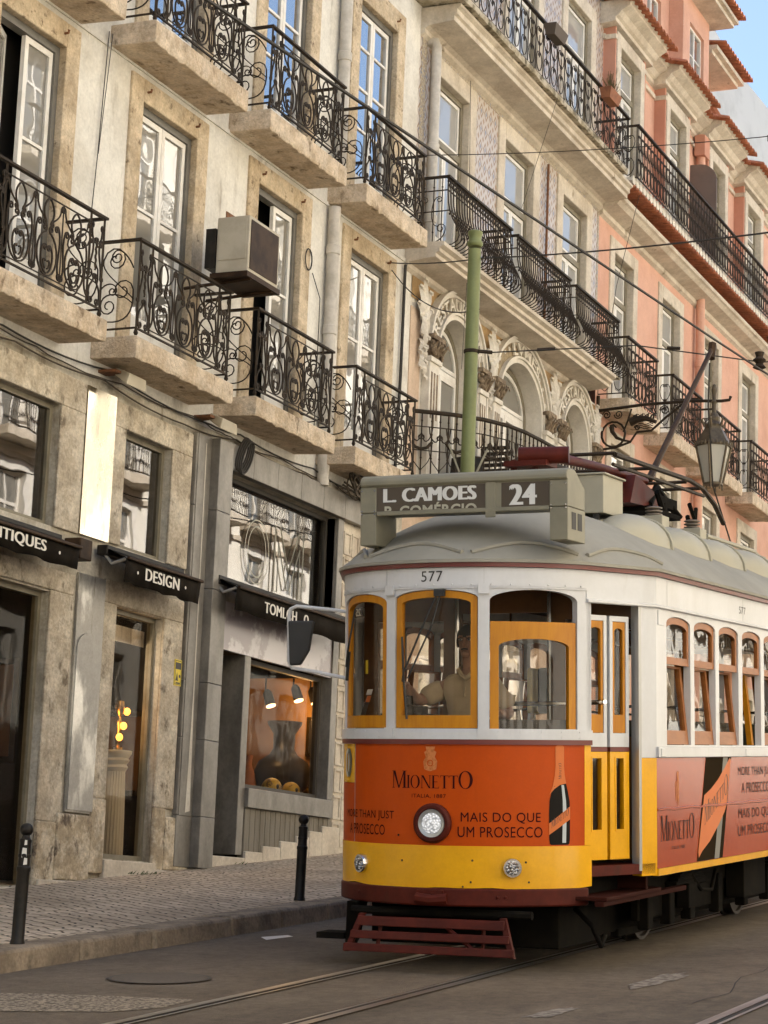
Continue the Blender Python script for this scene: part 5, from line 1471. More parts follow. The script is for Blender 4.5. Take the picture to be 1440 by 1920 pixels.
for (a, b) in pt:
    profile_run(a-0.50, b+0.55, [(d+0.22 if d else 0.0, v+0.004) for d, v in E1], 'cornice stone', PB, 'entablature')
    tile_edge(PB, a-0.72, b+0.66, 15.42, -0.1, 0.70, drop=0.20)
for (a, b) in zip([PX0]+[q[1]+0.67 for q in pt], [q[0]-0.73 for q in pt]+[PX1]): tile_edge(PB, a, b, 15.38, -0.1, 0.46, drop=0.17) if b-a > 0.2 else None
# attic with dormers and mansard slope behind the eaves
MX = 42.9
mb = MB(); mb.add([pf(PX0, 15.6, 0.05), pf(MX, 15.6, 0.05), pf(MX, 18.2, -1.4), pf(PX0, 18.2, -1.4)], [(0, 1, 2, 3)])
for k in range(9):
    z = 15.75+0.27*k; d = 0.05-1.45*(z-15.6)/2.6
    mb.add([pf(PX0, z, d+0.002), pf(MX, z, d+0.002), pf(MX, z-0.02, d+0.055), pf(PX0, z-0.02, d+0.055)], [(0, 1, 2, 3)])
    n_ = 60
    for i in range(n_):
        a = lerp(PX0, MX-0.1, i/n_); b = lerp(PX0, MX-0.1, (i+0.94)/n_); o_ = 0.1*(k % 2)
        d2 = 0.05-1.45*(z-0.25-15.6)/2.6
        mb.add([pf(a+o_, z, d+0.01), pf(b+o_, z, d+0.01), pf(b+o_, z-0.26, d2+0.05), pf(a+o_, z-0.26, d2+0.05)], [(0, 1, 2, 3)])
mb.build('mansard_roof', 'roof tile', PB)
mb = MB(); mb.tube([pf(MX, 15.6, 0.10), pf(MX, 18.2, -1.35)], 0.11, 8); mb.build('roof_verge', 'roof tile', PB)
mb = MB(); mb.box(PX0, PX1, YF+9.9, YF+10, -1, 15.6); mb.mbox(pf, PX1-0.12, PX1, -1, 15.5, -0.01, -9.9); mb.build('back_wall', 'pink plaster', PB)
mb = MB(); mb.add([pf(PX0, 15.45, 0.0), pf(PX1, 15.45, 0.0), pf(PX1, 15.9, -9.9), pf(PX0, 15.9, -9.9)], [(0, 1, 2, 3)]); mb.build('roof', 'roof tile', PB)
for k, (a, b, m0, m1, dd_, h1, back) in enumerate(((35.0, 38.96, 37.50, 38.40, -0.28, 17.95, -2.6), (38.96, 40.80, 39.42, 40.42, 0.0, 17.62, -2.6))):
    mb = MB()
    wall(mb, pf, a+0.002, b, 15.2, h1, [(m0, m1, 15.75, 17.15)], d=dd_, depth=0.2)
    for u in (a, b): mb.mbox(pf, u-0.02, u, 15.2, h1, dd_-0.003, back)
    dm = mb.build('dormer', 'pink plaster', PB)
    f = MB(); f.ring(pf, m0, m1, 15.75, 17.15, 0.05, dd_-0.06, dd_-0.14); f.mbox(pf, (m0+m1)/2-0.03, (m0+m1)/2+0.03, 15.8, 17.1, dd_-0.06, dd_-0.14)
    for z in (16.2, 16.6): f.mbox(pf, m0+0.05, m1-0.05, z-0.015, z+0.015, dd_-0.075, dd_-0.12)
    fw_ = f.build('window', 'sash white', dm)
    g = MB(); g.mbox(pf, m0+0.05, m1-0.05, 15.8, 17.1, dd_-0.095, dd_-0.10); g.build('pane', 'sky glass', fw_)
    u0_, u1_, f_ = (a-0.1, b-0.05, 0.20) if k == 0 else (a-0.15, b+0.30, 0.50)
    g = MB(); g.mbox(pf, u0_, u1_, h1, h1+0.08, f_-0.08, back); g.mbox(pf, u0_-0.06, u1_+0.06, h1+0.08, h1+0.16, f_, back)
    g.build('soffit', 'cornice stone', dm)
    tile_edge(dm, u0_-0.1, u1_+0.12, h1+0.30, -0.3, f_+0.14, drop=0.12)
    g = MB(); g.add([pf(u0_, h1+0.30, -0.2), pf(u1_, h1+0.30, -0.2), pf(u1_, h1+0.9, back), pf(u0_, h1+0.9, back)], [(0, 1, 2, 3)]); g.build('roof', 'roof tile', dm)
mb = MB(); mb.mbox(pf, 40.96, 43.0, 17.10, 17.18, 0.02, -2.6); mb.mbox(pf, 40.96, 43.1, 17.18, 17.27, 0.12, -2.6); mb.build('soffit', 'cornice stone', PB)
tile_edge(PB, 40.98, 43.25, 17.42, -0.6, 0.28, drop=0.12)
# a brown privacy panel with a rounded top corner on the long balcony
SX = lambda u, v, d: Vector((39.5+d, YF-u, v))
mb = MB(); pl = [(0.02, 12.3), (0.02, 14.28)]+[(0.20+0.34*math.sin(R(9*i)), 13.94+0.34*math.cos(R(9*i))) for i in range(11)]+[(0.54, 12.3)]
mb.plate(pl, [], SX, 0.0, 0.03)
tag(mb.build('privacy_screen', 'privacy panel'), 'brown screen with a rounded corner dividing the long top balcony', 'screen')

# ------------------------------------------------------------------ far grey house, neighbours, the row across the street
GB = empty('house', (56, YF+2, gz(56)), 'pale grey rendered house with a sloping roofline beyond the pink building', 'building')
mb = MB(); mb.add([(47.3, 13.5, 0), (70, 11.5, 0), (70, 11.5, 20.6), (55.5, 12.78, 20.3), (51.0, 13.17, 20.6), (47.3, 13.5, 21.5), (47.3, 22, 0), (70, 22, 0), (70, 22, 20.6), (55.5, 22, 20.3), (51.0, 22, 20.6), (47.3, 22, 21.5)],
                  [(0, 1, 2, 3, 4, 5), (6, 7, 8, 9, 10, 11), (0, 5, 11, 6), (5, 4, 10, 11), (4, 3, 9, 10), (3, 2, 8, 9), (1, 2, 8, 7)])
mb.build('wall', 'grey render', GB)
NB = empty('apartment_building', (53.5, YF, gz(53.5)), 'cream building continuing the row beyond the pink one', 'building')
mb = MB(); wall(mb, pf, PX1+0.002, 62, 0, 14.6, [(48.6+3*i, 49.7+3*i, z, z+2.6) for i in range(4) for z in (5.6, 8.6, 11.6)]); mb.box(PX1+0.05, 62, YF+0.01, YF+8, 14.55, 14.6); mb.build('wall', 'peach plaster', NB)
for i in range(4):
    for z in (5.6, 8.6, 11.6): window(NB, pf, 48.6+3*i, 49.7+3*i, z, z+2.6, 'plain', sur=0)
LN = empty('apartment_building', (4, YF, gz(4)), 'cream building lower down the street before the plastered one', 'building')
mb = MB(); wall(mb, pf, -40, LX0, -5, 14, [(-36+4*i, -34.8+4*i, z, z+2.5) for i in range(11) for z in (2.0, 5.6, 9.2)]); mb.box(-40, LX0-0.002, YF+0.01, YF+8, 13.9, 14.0); mb.box(-40, LX0-0.002, YF+7.9, YF+8, -5, 13.9)
mb.build('wall', 'cream render', LN)
for i in range(11):
    for z in (2.0, 5.6, 9.2): window(LN, pf, -36+4*i, -34.8+4*i, z, z+2.5, 'plain', sur=0)
def opposite(x0, x1, h, m, lb, bay=2.5):
    B = empty('apartment_building', ((x0+x1)/2, YO, gz((x0+x1)/2)+0.13), lb, 'building')
    n = int((x1-x0-0.8)//bay); zb = gz((x0+x1)/2)
    xs = [x0+0.9+bay*i+bay*0.25 for i in range(n)]
    zs = [z for z in (zb+0.6, zb+4.2, zb+7.5, zb+10.8, zb+14.0) if z+2.6 < h-0.5]
    mb = MB(); wall(mb, po, x0+0.002, x1-0.002, gz(x0)-0.5, h, [(x, x+1.15, z, z+2.5) for x in xs for z in zs]); mb.box(x0, x1, YO-8, YO-0.02, h-0.05, h); mb.build('wall', m, B)
    mb = MB(); mb.mbox(po, x0+0.05, x1-0.05, h-0.45, h-0.1, 0.35, 0.002)
    for z in zs[1:]: mb.mbox(po, x0+0.05, x1-0.05, z-0.55, z-0.42, 0.06, 0.002)
    mb.build('cornice', 'cornice stone', B)
    for x in xs:
        for k, z in enumerate(zs):
            f = MB(); f.ring(po, x, x+1.15, z, z+2.5, 0.09, -0.12, -0.2); f.mbox(po, x+0.54, x+0.61, z+0.09, z+2.41, -0.12, -0.19); f.mbox(po, x+0.09, x+1.06, z+1.7, z+1.77, -0.121, -0.19)
            f.ring(po, x-0.2, x+1.35, z-0.02, z+2.7, 0.2, 0.03, 0.0, wb=0)
            w_ = f.build('window', 'sash white', B)
            g = MB(); g.mbox(po, x+0.09, x+1.06, z+0.09, z+2.41, -0.15, -0.155); g.build('pane', 'upper glass', w_)
            if k:
                s = MB(); s.mbox(po, x-0.45, x+1.6, z-0.22, z-0.03, 0.55, 0.0); s = s.build('balcony', 'cornice stone', B)
                r = MB()
                for q in range(19): r.tube([po(x-0.42+q*0.11, z, 0.5), po(x-0.42+q*0.11, z+0.9, 0.5)], 0.011, 3)
                r.mbox(po, x-0.44, x+1.58, z+0.9, z+0.94, 0.52, 0.47); r.mbox(po, x-0.44, x+1.58, z+0.02, z+0.05, 0.51, 0.48)
                for zz in (0.3, 0.6):
                    for q in range(12): r.tube([po(x-0.35+q*0.165+0.06*math.cos(a*1.05), z+zz+0.06*math.sin(a*1.05), 0.5) for a in range(6)], 0.009, 3, closed=True)
                r.build('railing', 'wrought iron', s)
opposite(-40, -9, 13, 'yellow render', 'yellow rendered building across the street, lower down the hill')
opposite(-9, 14, 15, 'cream render', 'cream building across the street facing the shops')
opposite(14, 40, 19.2, 'yellow render', 'long yellow building across the street facing the tiled facade')
opposite(40, 66, 21.4, 'cream render', 'tall cream building across the street facing the pink facade')
opposite(66, 110, 20, 'yellow render', 'yellow building across the street at the top of the hill')

# ------------------------------------------------------------------ bollards, pole, lantern, flower boxes, wires
def bollard(x, y, lb, lean=0.0, stick=False, hs=0.84):
    z = gz(x)+0.135
    o = empty('bollard', (x, y, z), lb, 'bollard', 'black bollards along the kerb', rot=(0, lean, 0))
    OFF[o] = Vector((x, y, z))
    rs = 0.70
    mb = MB(); mb.lathe([(r_*rs, h_*hs) for r_, h_ in [(0.072, 0.0), (0.068, 0.02), (0.060, 0.04), (0.060, 0.50), (0.066, 0.51), (0.066, 0.53), (0.056, 0.54), (0.052, 0.70), (0.056, 0.71), (0.056, 0.725), (0.040, 0.735), (0.033, 0.755)]], (x, y, z), 20)
    mb.build('post', 'black iron', o, smooth=True, angle=35)
    mb = MB(); mb.ball((x, y, z+0.755*hs+0.036), 0.044, n=16, m=12); mb.build('knob', 'black iron', o, smooth=True)
    mb = MB(); mb.lathe([(0.039, 0.0), (0.0415, 0.004), (0.0415, 0.018), (0.039, 0.022)], (x, y, z+0.60*hs), 20); mb.build('band', 'black iron', o)
    if stick:
        for (az, h, s) in ((3.6, 0.63, 0.03), (3.9, 0.57, 0.022), (3.75, 0.70, 0.016)):
            m = MB(); m.add([(x+0.0415*math.cos(az+a), y+0.0415*math.sin(az+a), z+h*hs+b) for a, b in ((-s*14, -s), (s*14, -s*0.8), (s*12, s), (-s*10, s*1.1))], [(0, 1, 2, 3)]); m.build('torn_sticker', 'card white', o)
bollard(12.60, 7.96, 'black bollard with torn white stickers, near the ANTIQUES door', 0.03, True, 0.93)
bollard(17.12, 8.10, 'plain black bollard standing beside the front of the tram', 0.02)
o = empty('catenary_pole', (21.0, 8.25, gz(21)+0.13), 'tall green painted pole rising behind the tram roof', 'pole')
zb = gz(21)+0.13
mb = MB(); mb.lathe([(0.14, 0.0), (0.14, 1.0), (0.085, 1.1), (0.075, 3.2), (0.068, 6.9-zb)], (21.0, 8.25, zb), 24); mb.build('shaft', 'green paint', o, smooth=True, angle=50)
mb = MB(); mb.lathe([(0.070, 0.0), (0.085, 0.02), (0.085, 0.04), (0.066, 0.07), (0.066, 0.11), (0.078, 0.13), (0.078, 0.16), (0.04, 0.18)], (21.0, 8.25, 6.93), 24); mb.build('cap', 'green paint', o, smooth=True, angle=40)
mb = MB(); mb.lathe([(0.073, 0.0), (0.082, 0.005), (0.082, 0.035), (0.073, 0.04)], (21.0, 8.25, 5.78), 20); mb.tube([(21.0, 8.17, 5.80), (21.08, 8.05, 5.80)], 0.02, 6); mb.build('clamp', 'wrought iron', o)
for k, (dx, dy) in enumerate(((-0.10, 0.10), (0.10, -0.10))):
    mb = MB(); mb.add([(21.0+dx*0.7, 8.25+dy*0.7, 4.50), (21.0+dx*1.6, 8.25+dy*1.6, 4.78), (21.0+dx*1.5, 8.25+dy*1.5, 4.80), (21.0+dx*0.62, 8.25+dy*0.62, 4.52)], [(0, 1, 2, 3)]); q = mb.build('bracket_fin', 'sign grey', o)
    so = q.modifiers.new('t', 'SOLIDIFY'); so.thickness = 0.012
G2 = 'overhead wires'
def wire(pts, r, lb, sag=0.0, m='cable black', name='overhead_wire'):
    mb = MB(); P = []
    for a, b in zip(pts[:-1], pts[1:]):
        a, b = Vector(a), Vector(b)
        for i in range(16):
            t = i/16; p = a.lerp(b, t); p.z -= sag*4*t*(1-t); P.append(p)
    P.append(Vector(pts[-1]))
    mb.tube(P, r, 5)
    return tag(mb.build(name, m, None, smooth=True), lb, 'wire', G2)
wire([(-20, 5.39, 4.70-0.0795*29.75), (9.75, 5.39, 4.70), (19.9, 5.39, 5.47), (60, 5.39, 8.7)], 0.011, 'thick trolley wire that the tram pole touches, running up the street')
wire([(25.5, YF-0.02, 8.30), (21.0, 8.17, 6.80), (16.3, 4.0, 5.29), (8.2, -5.0+1.6, 3.0)], 0.008, 'span wire from a hook on the plaster wall past the pole top', 0.03)
wire([(25.55, YF-0.02, 8.22), (21.0, 8.18, 6.25)], 0.007, 'slack wire looping from the plaster wall to the green pole', 0.22)
wire([(26.38, YF-0.02, 10.05), (24.48, 6.0, 9.11), (16.32, 4.0, 6.08)], 0.006, 'thin span wire crossing in front of the tiled wall', 0.05)
wire([(21.08, 8.05, 5.80), (21.4, 6.6, 5.86), (21.85, 5.4, 5.72), (22.5, 2.0, 5.8), (23, -5, 6.5)], 0.007, 'pull-off wire from the clamp on the green pole to the trolley wire', 0.0)
for (p, q, lb) in (((21.2, 7.6, 5.83), (21.25, 7.42, 5.84), 'small brown insulator on the pull-off wire close to the green pole'), ((21.5, 6.3, 5.84), (21.54, 6.17, 5.835), 'small brown insulator midway along the pull-off wire')):
    mb = MB(); mb.tube([p, q], 0.017, 8); tag(mb.build('wire_insulator', 'wrought iron', None), lb, 'insulator')
mb = MB(); mb.lathe([(0.03, -0.1), (0.07, -0.08), (0.035, -0.04), (0.07, 0.0), (0.035, 0.03), (0.05, 0.08)], (21.84, 5.42, 5.74), 10)
tag(mb.build('wire_insulator', 'wrought iron', None), 'bell shaped insulator where the pull-off wire meets the trolley wire', 'insulator')
wire([(28.0, YF-0.05, 11.7), (27.4, YF-0.35, 9.0), (26.9, YF-0.5, 7.2)], 0.004, 'hair thin wire hanging in front of the first tiled window')
wire([(30.0, YF-0.66, 12.1), (29.3, YF-0.4, 10.2)], 0.004, 'hair thin wire dangling from the top tiled balcony')
wire([(34.4, YF-0.6, 12.0), (34.2, YF-0.3, 10.4), (33.9, YF-0.2, 8.9)], 0.005, 'thin wire hanging beside the pink wall edge')
# lantern on a scrolled wall bracket
LX = 34.2
ln = empty('street_lantern', (LX, YF, 7.1), 'old street lantern hanging from a scrolled iron bracket on the pink wall', 'lantern')
def pl_(y, z): return Vector((LX, y, z))
mb = MB()
mb.tube([pl_(YF-0.03, 8.55), pl_(YF-0.03, 7.55)], 0.03, 6)
mb.tube([pl_(YF-0.03, 8.30), pl_(10.4, 8.36), pl_(9.6, 8.38), pl_(9.1, 8.35), pl_(8.97, 8.36), pl_(8.95, 8.42)], 0.026, 6)
mb.tube([pl_(YF-0.05, 7.64), pl_(10.85, 7.67), pl_(10.61, 7.75), pl_(10.5, 7.91), pl_(10.26, 7.92), pl_(10.03, 8.12), pl_(9.74, 8.34)], 0.020, 6)
mb.tube([pl_(10.90+0.20*math.cos(0.2+k*0.42), 7.89+0.21*math.sin(0.2+k*0.42)) for k in range(16)], 0.019, 6)
mb.tube([pl_(10.60, 8.30), pl_(10.66, 8.1), pl_(10.73, 7.92)], 0.016, 5)
for (y, z, r, s_) in ((11.02, 8.22, 0.075, 1), (10.82, 8.22, 0.075, -1), (10.04, 8.25, 0.085, 1), (9.86, 8.28, 0.06, -1), (10.50, 7.98, 0.05, 1)):
    mb.tube([pl_(y+r*(1-k/22)*math.cos(s_*k*0.6), z+r*(1-k/22)*math.sin(s_*k*0.6)) for k in range(18)], 0.011, 5)
for k in range(3): mb.tube([pl_(10.48-0.05*q, 7.97+0.035*k+0.015*math.sin(q*2)) for q in range(6)], 0.009, 4)
mb.build('bracket', 'wrought iron', ln)
mb = MB(); mb.tube([pl_(10.93, 8.02), pl_(10.92, 7.94), pl_(10.84, 7.83), pl_(10.72, 7.78), pl_(10.61, 7.76)], 0.045, 7, r1=0.012); mb.tube([pl_(10.96, 8.03), pl_(10.90, 8.05), pl_(10.85, 8.0)], 0.025, 6, r1=0.012)
mb.build('bracket_ornament', 'wrought iron', ln, smooth=True)
mb = MB()
mb.tube([pl_(10.62, 8.08), pl_(10.5, 8.12), pl_(10.35, 8.13), pl_(10.18, 8.06)], 0.075, 8, r1=0.03)
for q in range(8): mb.tube([pl_(10.58-0.05*q, 8.12), pl_(10.56-0.05*q, 8.18+0.03*(q % 2)), pl_(10.52-0.05*q, 8.20)], 0.02, 5, r1=0.008)
mb.build('bracket_crest', 'wrought iron', ln, smooth=True)
LY = 9.22
mb = MB()
mb.lathe([(0.0, 0.26), (0.03, 0.24), (0.05, 0.16), (0.035, 0.08), (0.03, -0.1)], (LX, LY, 8.38), 10)
mb.lathe([(0.035, 0.30), (0.05, 0.26), (0.035, 0.22), (0.035, 0.0)], (LX, LY, 8.08), 10)
mb.lathe([(0.12, 0.0), (0.13, 0.04), (0.09, 0.10), (0.10, 0.16), (0.05, 0.24)], (LX, LY, 7.92), 12)
mb.lathe([(0.30, 0.0), (0.31, 0.03), (0.155, 0.29), (0.15, 0.32), (0.10, 0.33)], (LX, LY, 7.60), 6)
for k in range(30):
    a = 2*math.pi*k/30
    mb.tube([(LX+0.30*math.cos(a), LY+0.30*math.sin(a), 7.60), (LX+0.30*math.cos(a), LY+0.30*math.sin(a), 7.66)], 0.012, 4)
for k in range(6):
    a = 2*math.pi*k/6
    e = Vector((math.cos(a), math.sin(a), 0))
    mb.tube([Vector((LX, LY, 7.60))+e*0.29, Vector((LX, LY, 7.0))+e*0.155], 0.017, 4)
    mb.tube([Vector((LX, LY, 7.92))+e*0.15, Vector((LX, LY, 8.04))+e*0.20, Vector((LX, LY, 8.06))+e*0.17], 0.018, 4)
    mb.tube([Vector((LX, LY, 7.0))+e*0.15, Vector((LX, LY, 6.90))+e*0.15], 0.014, 4)
mb.lathe([(0.165, 0.0), (0.165, 0.03), (0.14, 0.04)], (LX, LY, 6.98), 6)
mb.build('lamp_frame', 'lantern metal', ln, smooth=False)
mb = MB(); mb.lathe([(0.145, 0.0), (0.27, 0.58)], (LX, LY, 7.02), 6); mb.build('lamp_glass', 'lamp glass', ln)
# flower boxes on the top railing
def planter(u, m, lb, plant):
    o = empty('flower_box', (u, YF-0.72, 12.98), lb, 'flower box')
    mb = MB(); a = [pf(u+sx*w_, z, d) for z, w_, d0, d1 in ((12.86, 0.23, 0.66, 0.80), (13.02, 0.28, 0.645, 0.84)) for sx in (-1, 1) for d in (d0, d1)]
    mb.add(a, [(0, 1, 3, 2), (0, 1, 5, 4), (2, 3, 7, 6), (0, 2, 6, 4), (1, 3, 7, 5)]); q = mb.build('box', m, o)
    so = q.modifiers.new('t', 'SOLIDIFY'); so.thickness = 0.02
    mb = MB(); mb.mbox(pf, u-0.265, u+0.265, 12.975, 12.995, 0.66, 0.825); mb.build('soil', 'earth', o)
    if plant:
        mb = MB()
        for k in range(60):
            a, b = rnd.uniform(-0.2, 0.2), rnd.uniform(-0.05, 0.05); h = rnd.uniform(0.12, 0.34)
            tip = pf(u+a*1.5, 13.0+h, 0.74+b*2)
            mb.tube([pf(u+a, 12.98, 0.74+b), pf(u+a*1.2, 13.0+h*0.6, 0.74+b*1.2), tip], 0.004, 3)
            for q in range(5):
                e = Vector((rnd.uniform(-.05, .05), rnd.uniform(-.05, .05), rnd.uniform(-.05, .03)))
                mb.add([tip+e, tip+e+Vector((0.04, 0.01, 0.01)), tip+e+Vector((0.02, 0.01, 0.035))], [(0, 1, 2)])
        mb.build('plant', 'dry plant', o)
planter(29.62, 'planter brown', 'dark brown empty flower box hooked on the top tiled railing', False)
planter(32.30, 'terracotta', 'terracotta flower box with a dry plant at the right end of the top tiled railing', True)
mb = MB()
for k in range(40):
    u = rnd.uniform(31.0, 31.5); d = rnd.uniform(0.3, 0.5); h = rnd.uniform(0.1, 0.35)
    p = pf(u, 12.2+h, d); mb.tube([pf(31.25+(u-31.25)*0.4, 12.2, d), p], 0.005, 3)
    for q in range(4):
        e = Vector((rnd.uniform(-.04, .04), rnd.uniform(-.04, .04), rnd.uniform(-.05, .03))); mb.add([p+e, p+e+Vector((.05, 0, .01)), p+e+Vector((.02, .02, .04))], [(0, 1, 2)])
tag(mb.build('potted_plant', 'dry plant'), 'small dry plant on the floor behind the top tiled railing', 'plant')
# weeds and crumbs at the foot of the wall
for k, (x, y, lb) in enumerate(((19.75, YF-0.12, 'small green weed at the step below the DESIGN door'), (21.9, YF-0.12, 'tiny green weed at the foot of the marble shop wall'))):
    mb = MB(); z = gz(x)+0.13
    for q in range(26 if k == 0 else 8):
        a = rnd.uniform(-0.22, 0.22); b = rnd.uniform(-0.10, 0.05); h = rnd.uniform(0.015, 0.045)
        mb.add([(x+a-0.015, y+b, z), (x+a+0.015, y+b, z), (x+a+rnd.uniform(-0.04, 0.04), y+b-0.03, z+h)], [(0, 1, 2)])
    tag(mb.build('weed', 'weed green'), lb, 'weed')
mb = MB(); mb.add([(15.0, 7.35, gz(15)+0.006), (15.35, 7.30, gz(15.35)+0.006), (15.38, 7.36, gz(15.38)+0.012), (15.05, 7.42, gz(15.05)+0.02)], [(0, 1, 2, 3)])
tag(mb.build('paper_scrap', 'card white'), 'flattened scrap of white paper on the asphalt beside the kerb', 'litter')
# ------------------------------------------------------------------ the tram, in its own frame: X up the street, Y left, Z up from the rail
TO = Vector((13.4, 5.39, gz(13.4)))
TR = empty('tram', TO, 'yellow, orange and white vintage tram with a red drinks advertisement on its curved front', 'tram', rot=(0, -math.atan(SLOPE), 0))
OFF[TR] = Vector((0, 0, 0))
TL = 8.6
RF, TH = 0.97, R(61)
A1 = RF*TH                                        # end of the curved front
PC = Vector((RF*(1-math.cos(TH)), -RF*math.sin(TH)))
PB_ = Vector((1.18, -1.13))
A2 = A1+(PB_-PC).length                           # end of the tapered door side
A3 = A2+(TL-2*1.18)                               # end of the straight side
A4 = A3+(A2-A1)
A5 = A4+A1
NT = Vector((-(PB_-PC).normalized().y*-1, 0))
def per(s):
    """point and outward normal on the outline; s runs from the front centre to the right side"""
    q = abs(s); f = -1 if s >= 0 else 1
    if q <= A1:
        t = q/RF; x, y, nx, ny = RF*(1-math.cos(t)), -RF*math.sin(t), -math.cos(t), -math.sin(t)
    elif q <= A2:
        k = (q-A1)/(A2-A1); p = PC.lerp(PB_, k); d = (PB_-PC).normalized(); x, y, nx, ny = p.x, p.y, d.y, -d.x
    elif q <= A3: x, y, nx, ny = 1.18+(q-A2), -1.13, 0, -1
    elif q <= A4:
        k = (q-A3)/(A4-A3); a = Vector((TL-PB_.x, PB_.y)); b = Vector((TL-PC.x, PC.y)); p = a.lerp(b, k); d = (b-a).normalized(); x, y, nx, ny = p.x, p.y, d.y, -d.x
    else:
        t = max(0, (A5-q)/RF); x, y, nx, ny = TL-RF*(1-math.cos(t)), -RF*math.sin(t), math.cos(t), -math.sin(t)
    if f > 0: y, ny = -y, -ny
    return x, y, nx, ny
def wp(s, z, d=0.0):
    x, y, nx, ny = per(s)
    return Vector((x+nx*d, y+ny*d, z))
BR = sorted([0.0]+[v for q in (A1, A2, A3, A4, A5) for v in (q, -q)]+[sg*RF*TH*i/16 for i in range(1, 16) for sg in (1, -1)]+[sg*(A5-RF*TH*i/10) for i in range(1, 10) for sg in (1, -1)])
def ss(a, b): return [a]+[q for q in BR if a+1e-4 < q < b-1e-4]+[b]
def band(mb, s0, s1, z0, z1, d0=0.0, d1=-0.03, zf=None):
    S = ss(s0, s1); vs = []
    for s in S:
        dz = zf(s) if zf else 0
        vs += [wp(s, z0+dz, d0), wp(s, z1, d0), wp(s, z1, d1), wp(s, z0+dz, d1)]
    fs = [(i*4+q, (i+1)*4+q, (i+1)*4+(q+1) % 4, i*4+(q+1) % 4) for i in range(len(S)-1) for q in range(4)]
    fs += [(0, 1, 2, 3), tuple(4*(len(S)-1)+q for q in (3, 2, 1, 0))]
    return mb.add(vs, fs)
def bd(name, m, s0, s1, z0, z1, d0=0.0, d1=-0.03, parent=TR, both=False, smooth=True, zf=None):
    mb = MB(); band(mb, s0, s1, z0, z1, d0, d1, zf)
    if both: band(mb, -s1, -s0, z0, z1, d0, d1, zf)
    return mb.build(name, m, parent, smooth=smooth, angle=30)
sx = lambda x: A2+(x-1.18)                         # body length position -> outline position
# lower body
mb = MB(); band(mb, -A1-0.03, A1+0.03, 0.42, 0.535, 0.012, -0.04)
bump = mb.build('bumper', 'tram maroon', TR, smooth=True, angle=30, bevel=0.012)
mb = MB(); mb.tube([wp(-0.10, 0.47, 0.02), wp(0, 0.46, 0.035), wp(0.10, 0.47, 0.02)], 0.035, 8); mb.mbox(lambda u, v, d: wp(u, v, d), -0.10, 0.08, 0.47, 0.52, 0.026, 0.0)
for s in (-0.62, 0.42, 0.47): mb.ball(wp(s, 0.48, 0.014), 0.012, n=6, m=4)
mb.build('coupling_pocket', 'tram maroon', bump, smooth=True)
mb = MB(); band(mb, -A1-0.05, A1+0.065, 0.537, 0.80, 0.004, -0.03, lambda s: 0.006*math.sin(s*7)+0.004*math.sin(s*17+1)-0.004); mb.build('lower_panel', 'tram yellow', TR, smooth=True, angle=30)
front = bd('advert_panel', 'tram orange', -0.72, A1+0.0, 0.80, 1.44)
bd('front_corner', 'tram yellow', A1+0.002, A1+0.065, 0.802, 1.44)
q_ = bd('logo_panel', 'tram yellow', -A1-0.05, -0.722, 1.185, 1.44, 0.001)
bd('advert_panel', 'tram orange', -A1-0.05, -0.722, 0.80, 1.183)
bd('belt_line', 'tram red line', -A1-0.05, A1+0.065, 1.44, 1.472, 0.014)
bd('front_sill', 'tram white', -A1-0.05, A1+0.065, 1.472, 1.535, 0.016)
# front window wall
S1, S2, S3 = 0.292, 0.366, 0.975
def fhole(a, b, z0, zs, za): return arch(a, b, z0, zs, za, 16)
FW = [(-S3, -S2, 1.54, 2.355, 2.425), (-S1, S1, 1.54, 2.375, 2.43), (S2, S3, 1.54, 2.36, 2.43)]
mb = MB(); mb.plate(rect(-A1-0.05, A1+0.065, 1.535, 2.45), [fhole(*q)[::-1] for q in FW], wp, 0.0, -0.05, step=0.05)
mb.build('window_wall', 'tram white', TR, smooth=True, angle=30)
mb = MB(); band(mb, -A1-0.05, A1+0.02, 2.45, 2.57, 0.006, -0.03)
lb_ = mb.build('letterboard', 'tram white', TR, smooth=True, angle=30)
mb = MB(); band(mb, -A1-0.02, A1+0.02, 2.438, 2.447, 0.010, 0.002)
for s in [-1.0+0.125*i for i in range(17)]: mb.ball(wp(s, 2.462, 0.008), 0.006, n=5, m=3)
mb.build('bead', 'tram white', TR)
for s in (-(S1+S2)/2, (S1+S2)/2):
    for z in (1.50, 2.42):
        mb = MB(); mb.mbox(wp, s-0.035, s+0.035, z-0.02, z+0.045, 0.020, 0.002); mb.build('post_cap', 'tram white', TR)
def wood_frame(a, b, z0, zs, za, iw=0.048, ib=0.085, m='varnished wood', gm='tram glass', name='front_window', ztop=None, it=0.05):
    mb = MB(); lo = arch(a+0.004, b-0.004, z0+0.004, zs-0.004, za-0.004, 16); li = arch(a+iw, b-iw, z0+ib, zs-it*0.7, za-it, 16)
    if ztop: lo = rect(a+0.004, b-0.004, z0+0.004, ztop)
    mb.plate(lo, [li[::-1]], wp, -0.012, -0.045, step=0.05)
    w_ = mb.build(name, m, TR, smooth=True, angle=30)
    g = MB(); g.plate(arch(a+iw-0.004, b-iw+0.004, z0+ib-0.004, zs-it*0.7+0.003, za-it+0.004, 16), [], wp, -0.03, None, step=0.05); g.build('pane', gm, w_, smooth=True)
    return w_
wood_frame(*FW[0]); wc = wood_frame(*FW[1])
wood_frame(S2, S3, 1.50, 2.10, 2.165, iw=0.06, ib=0.04, ztop=2.225)
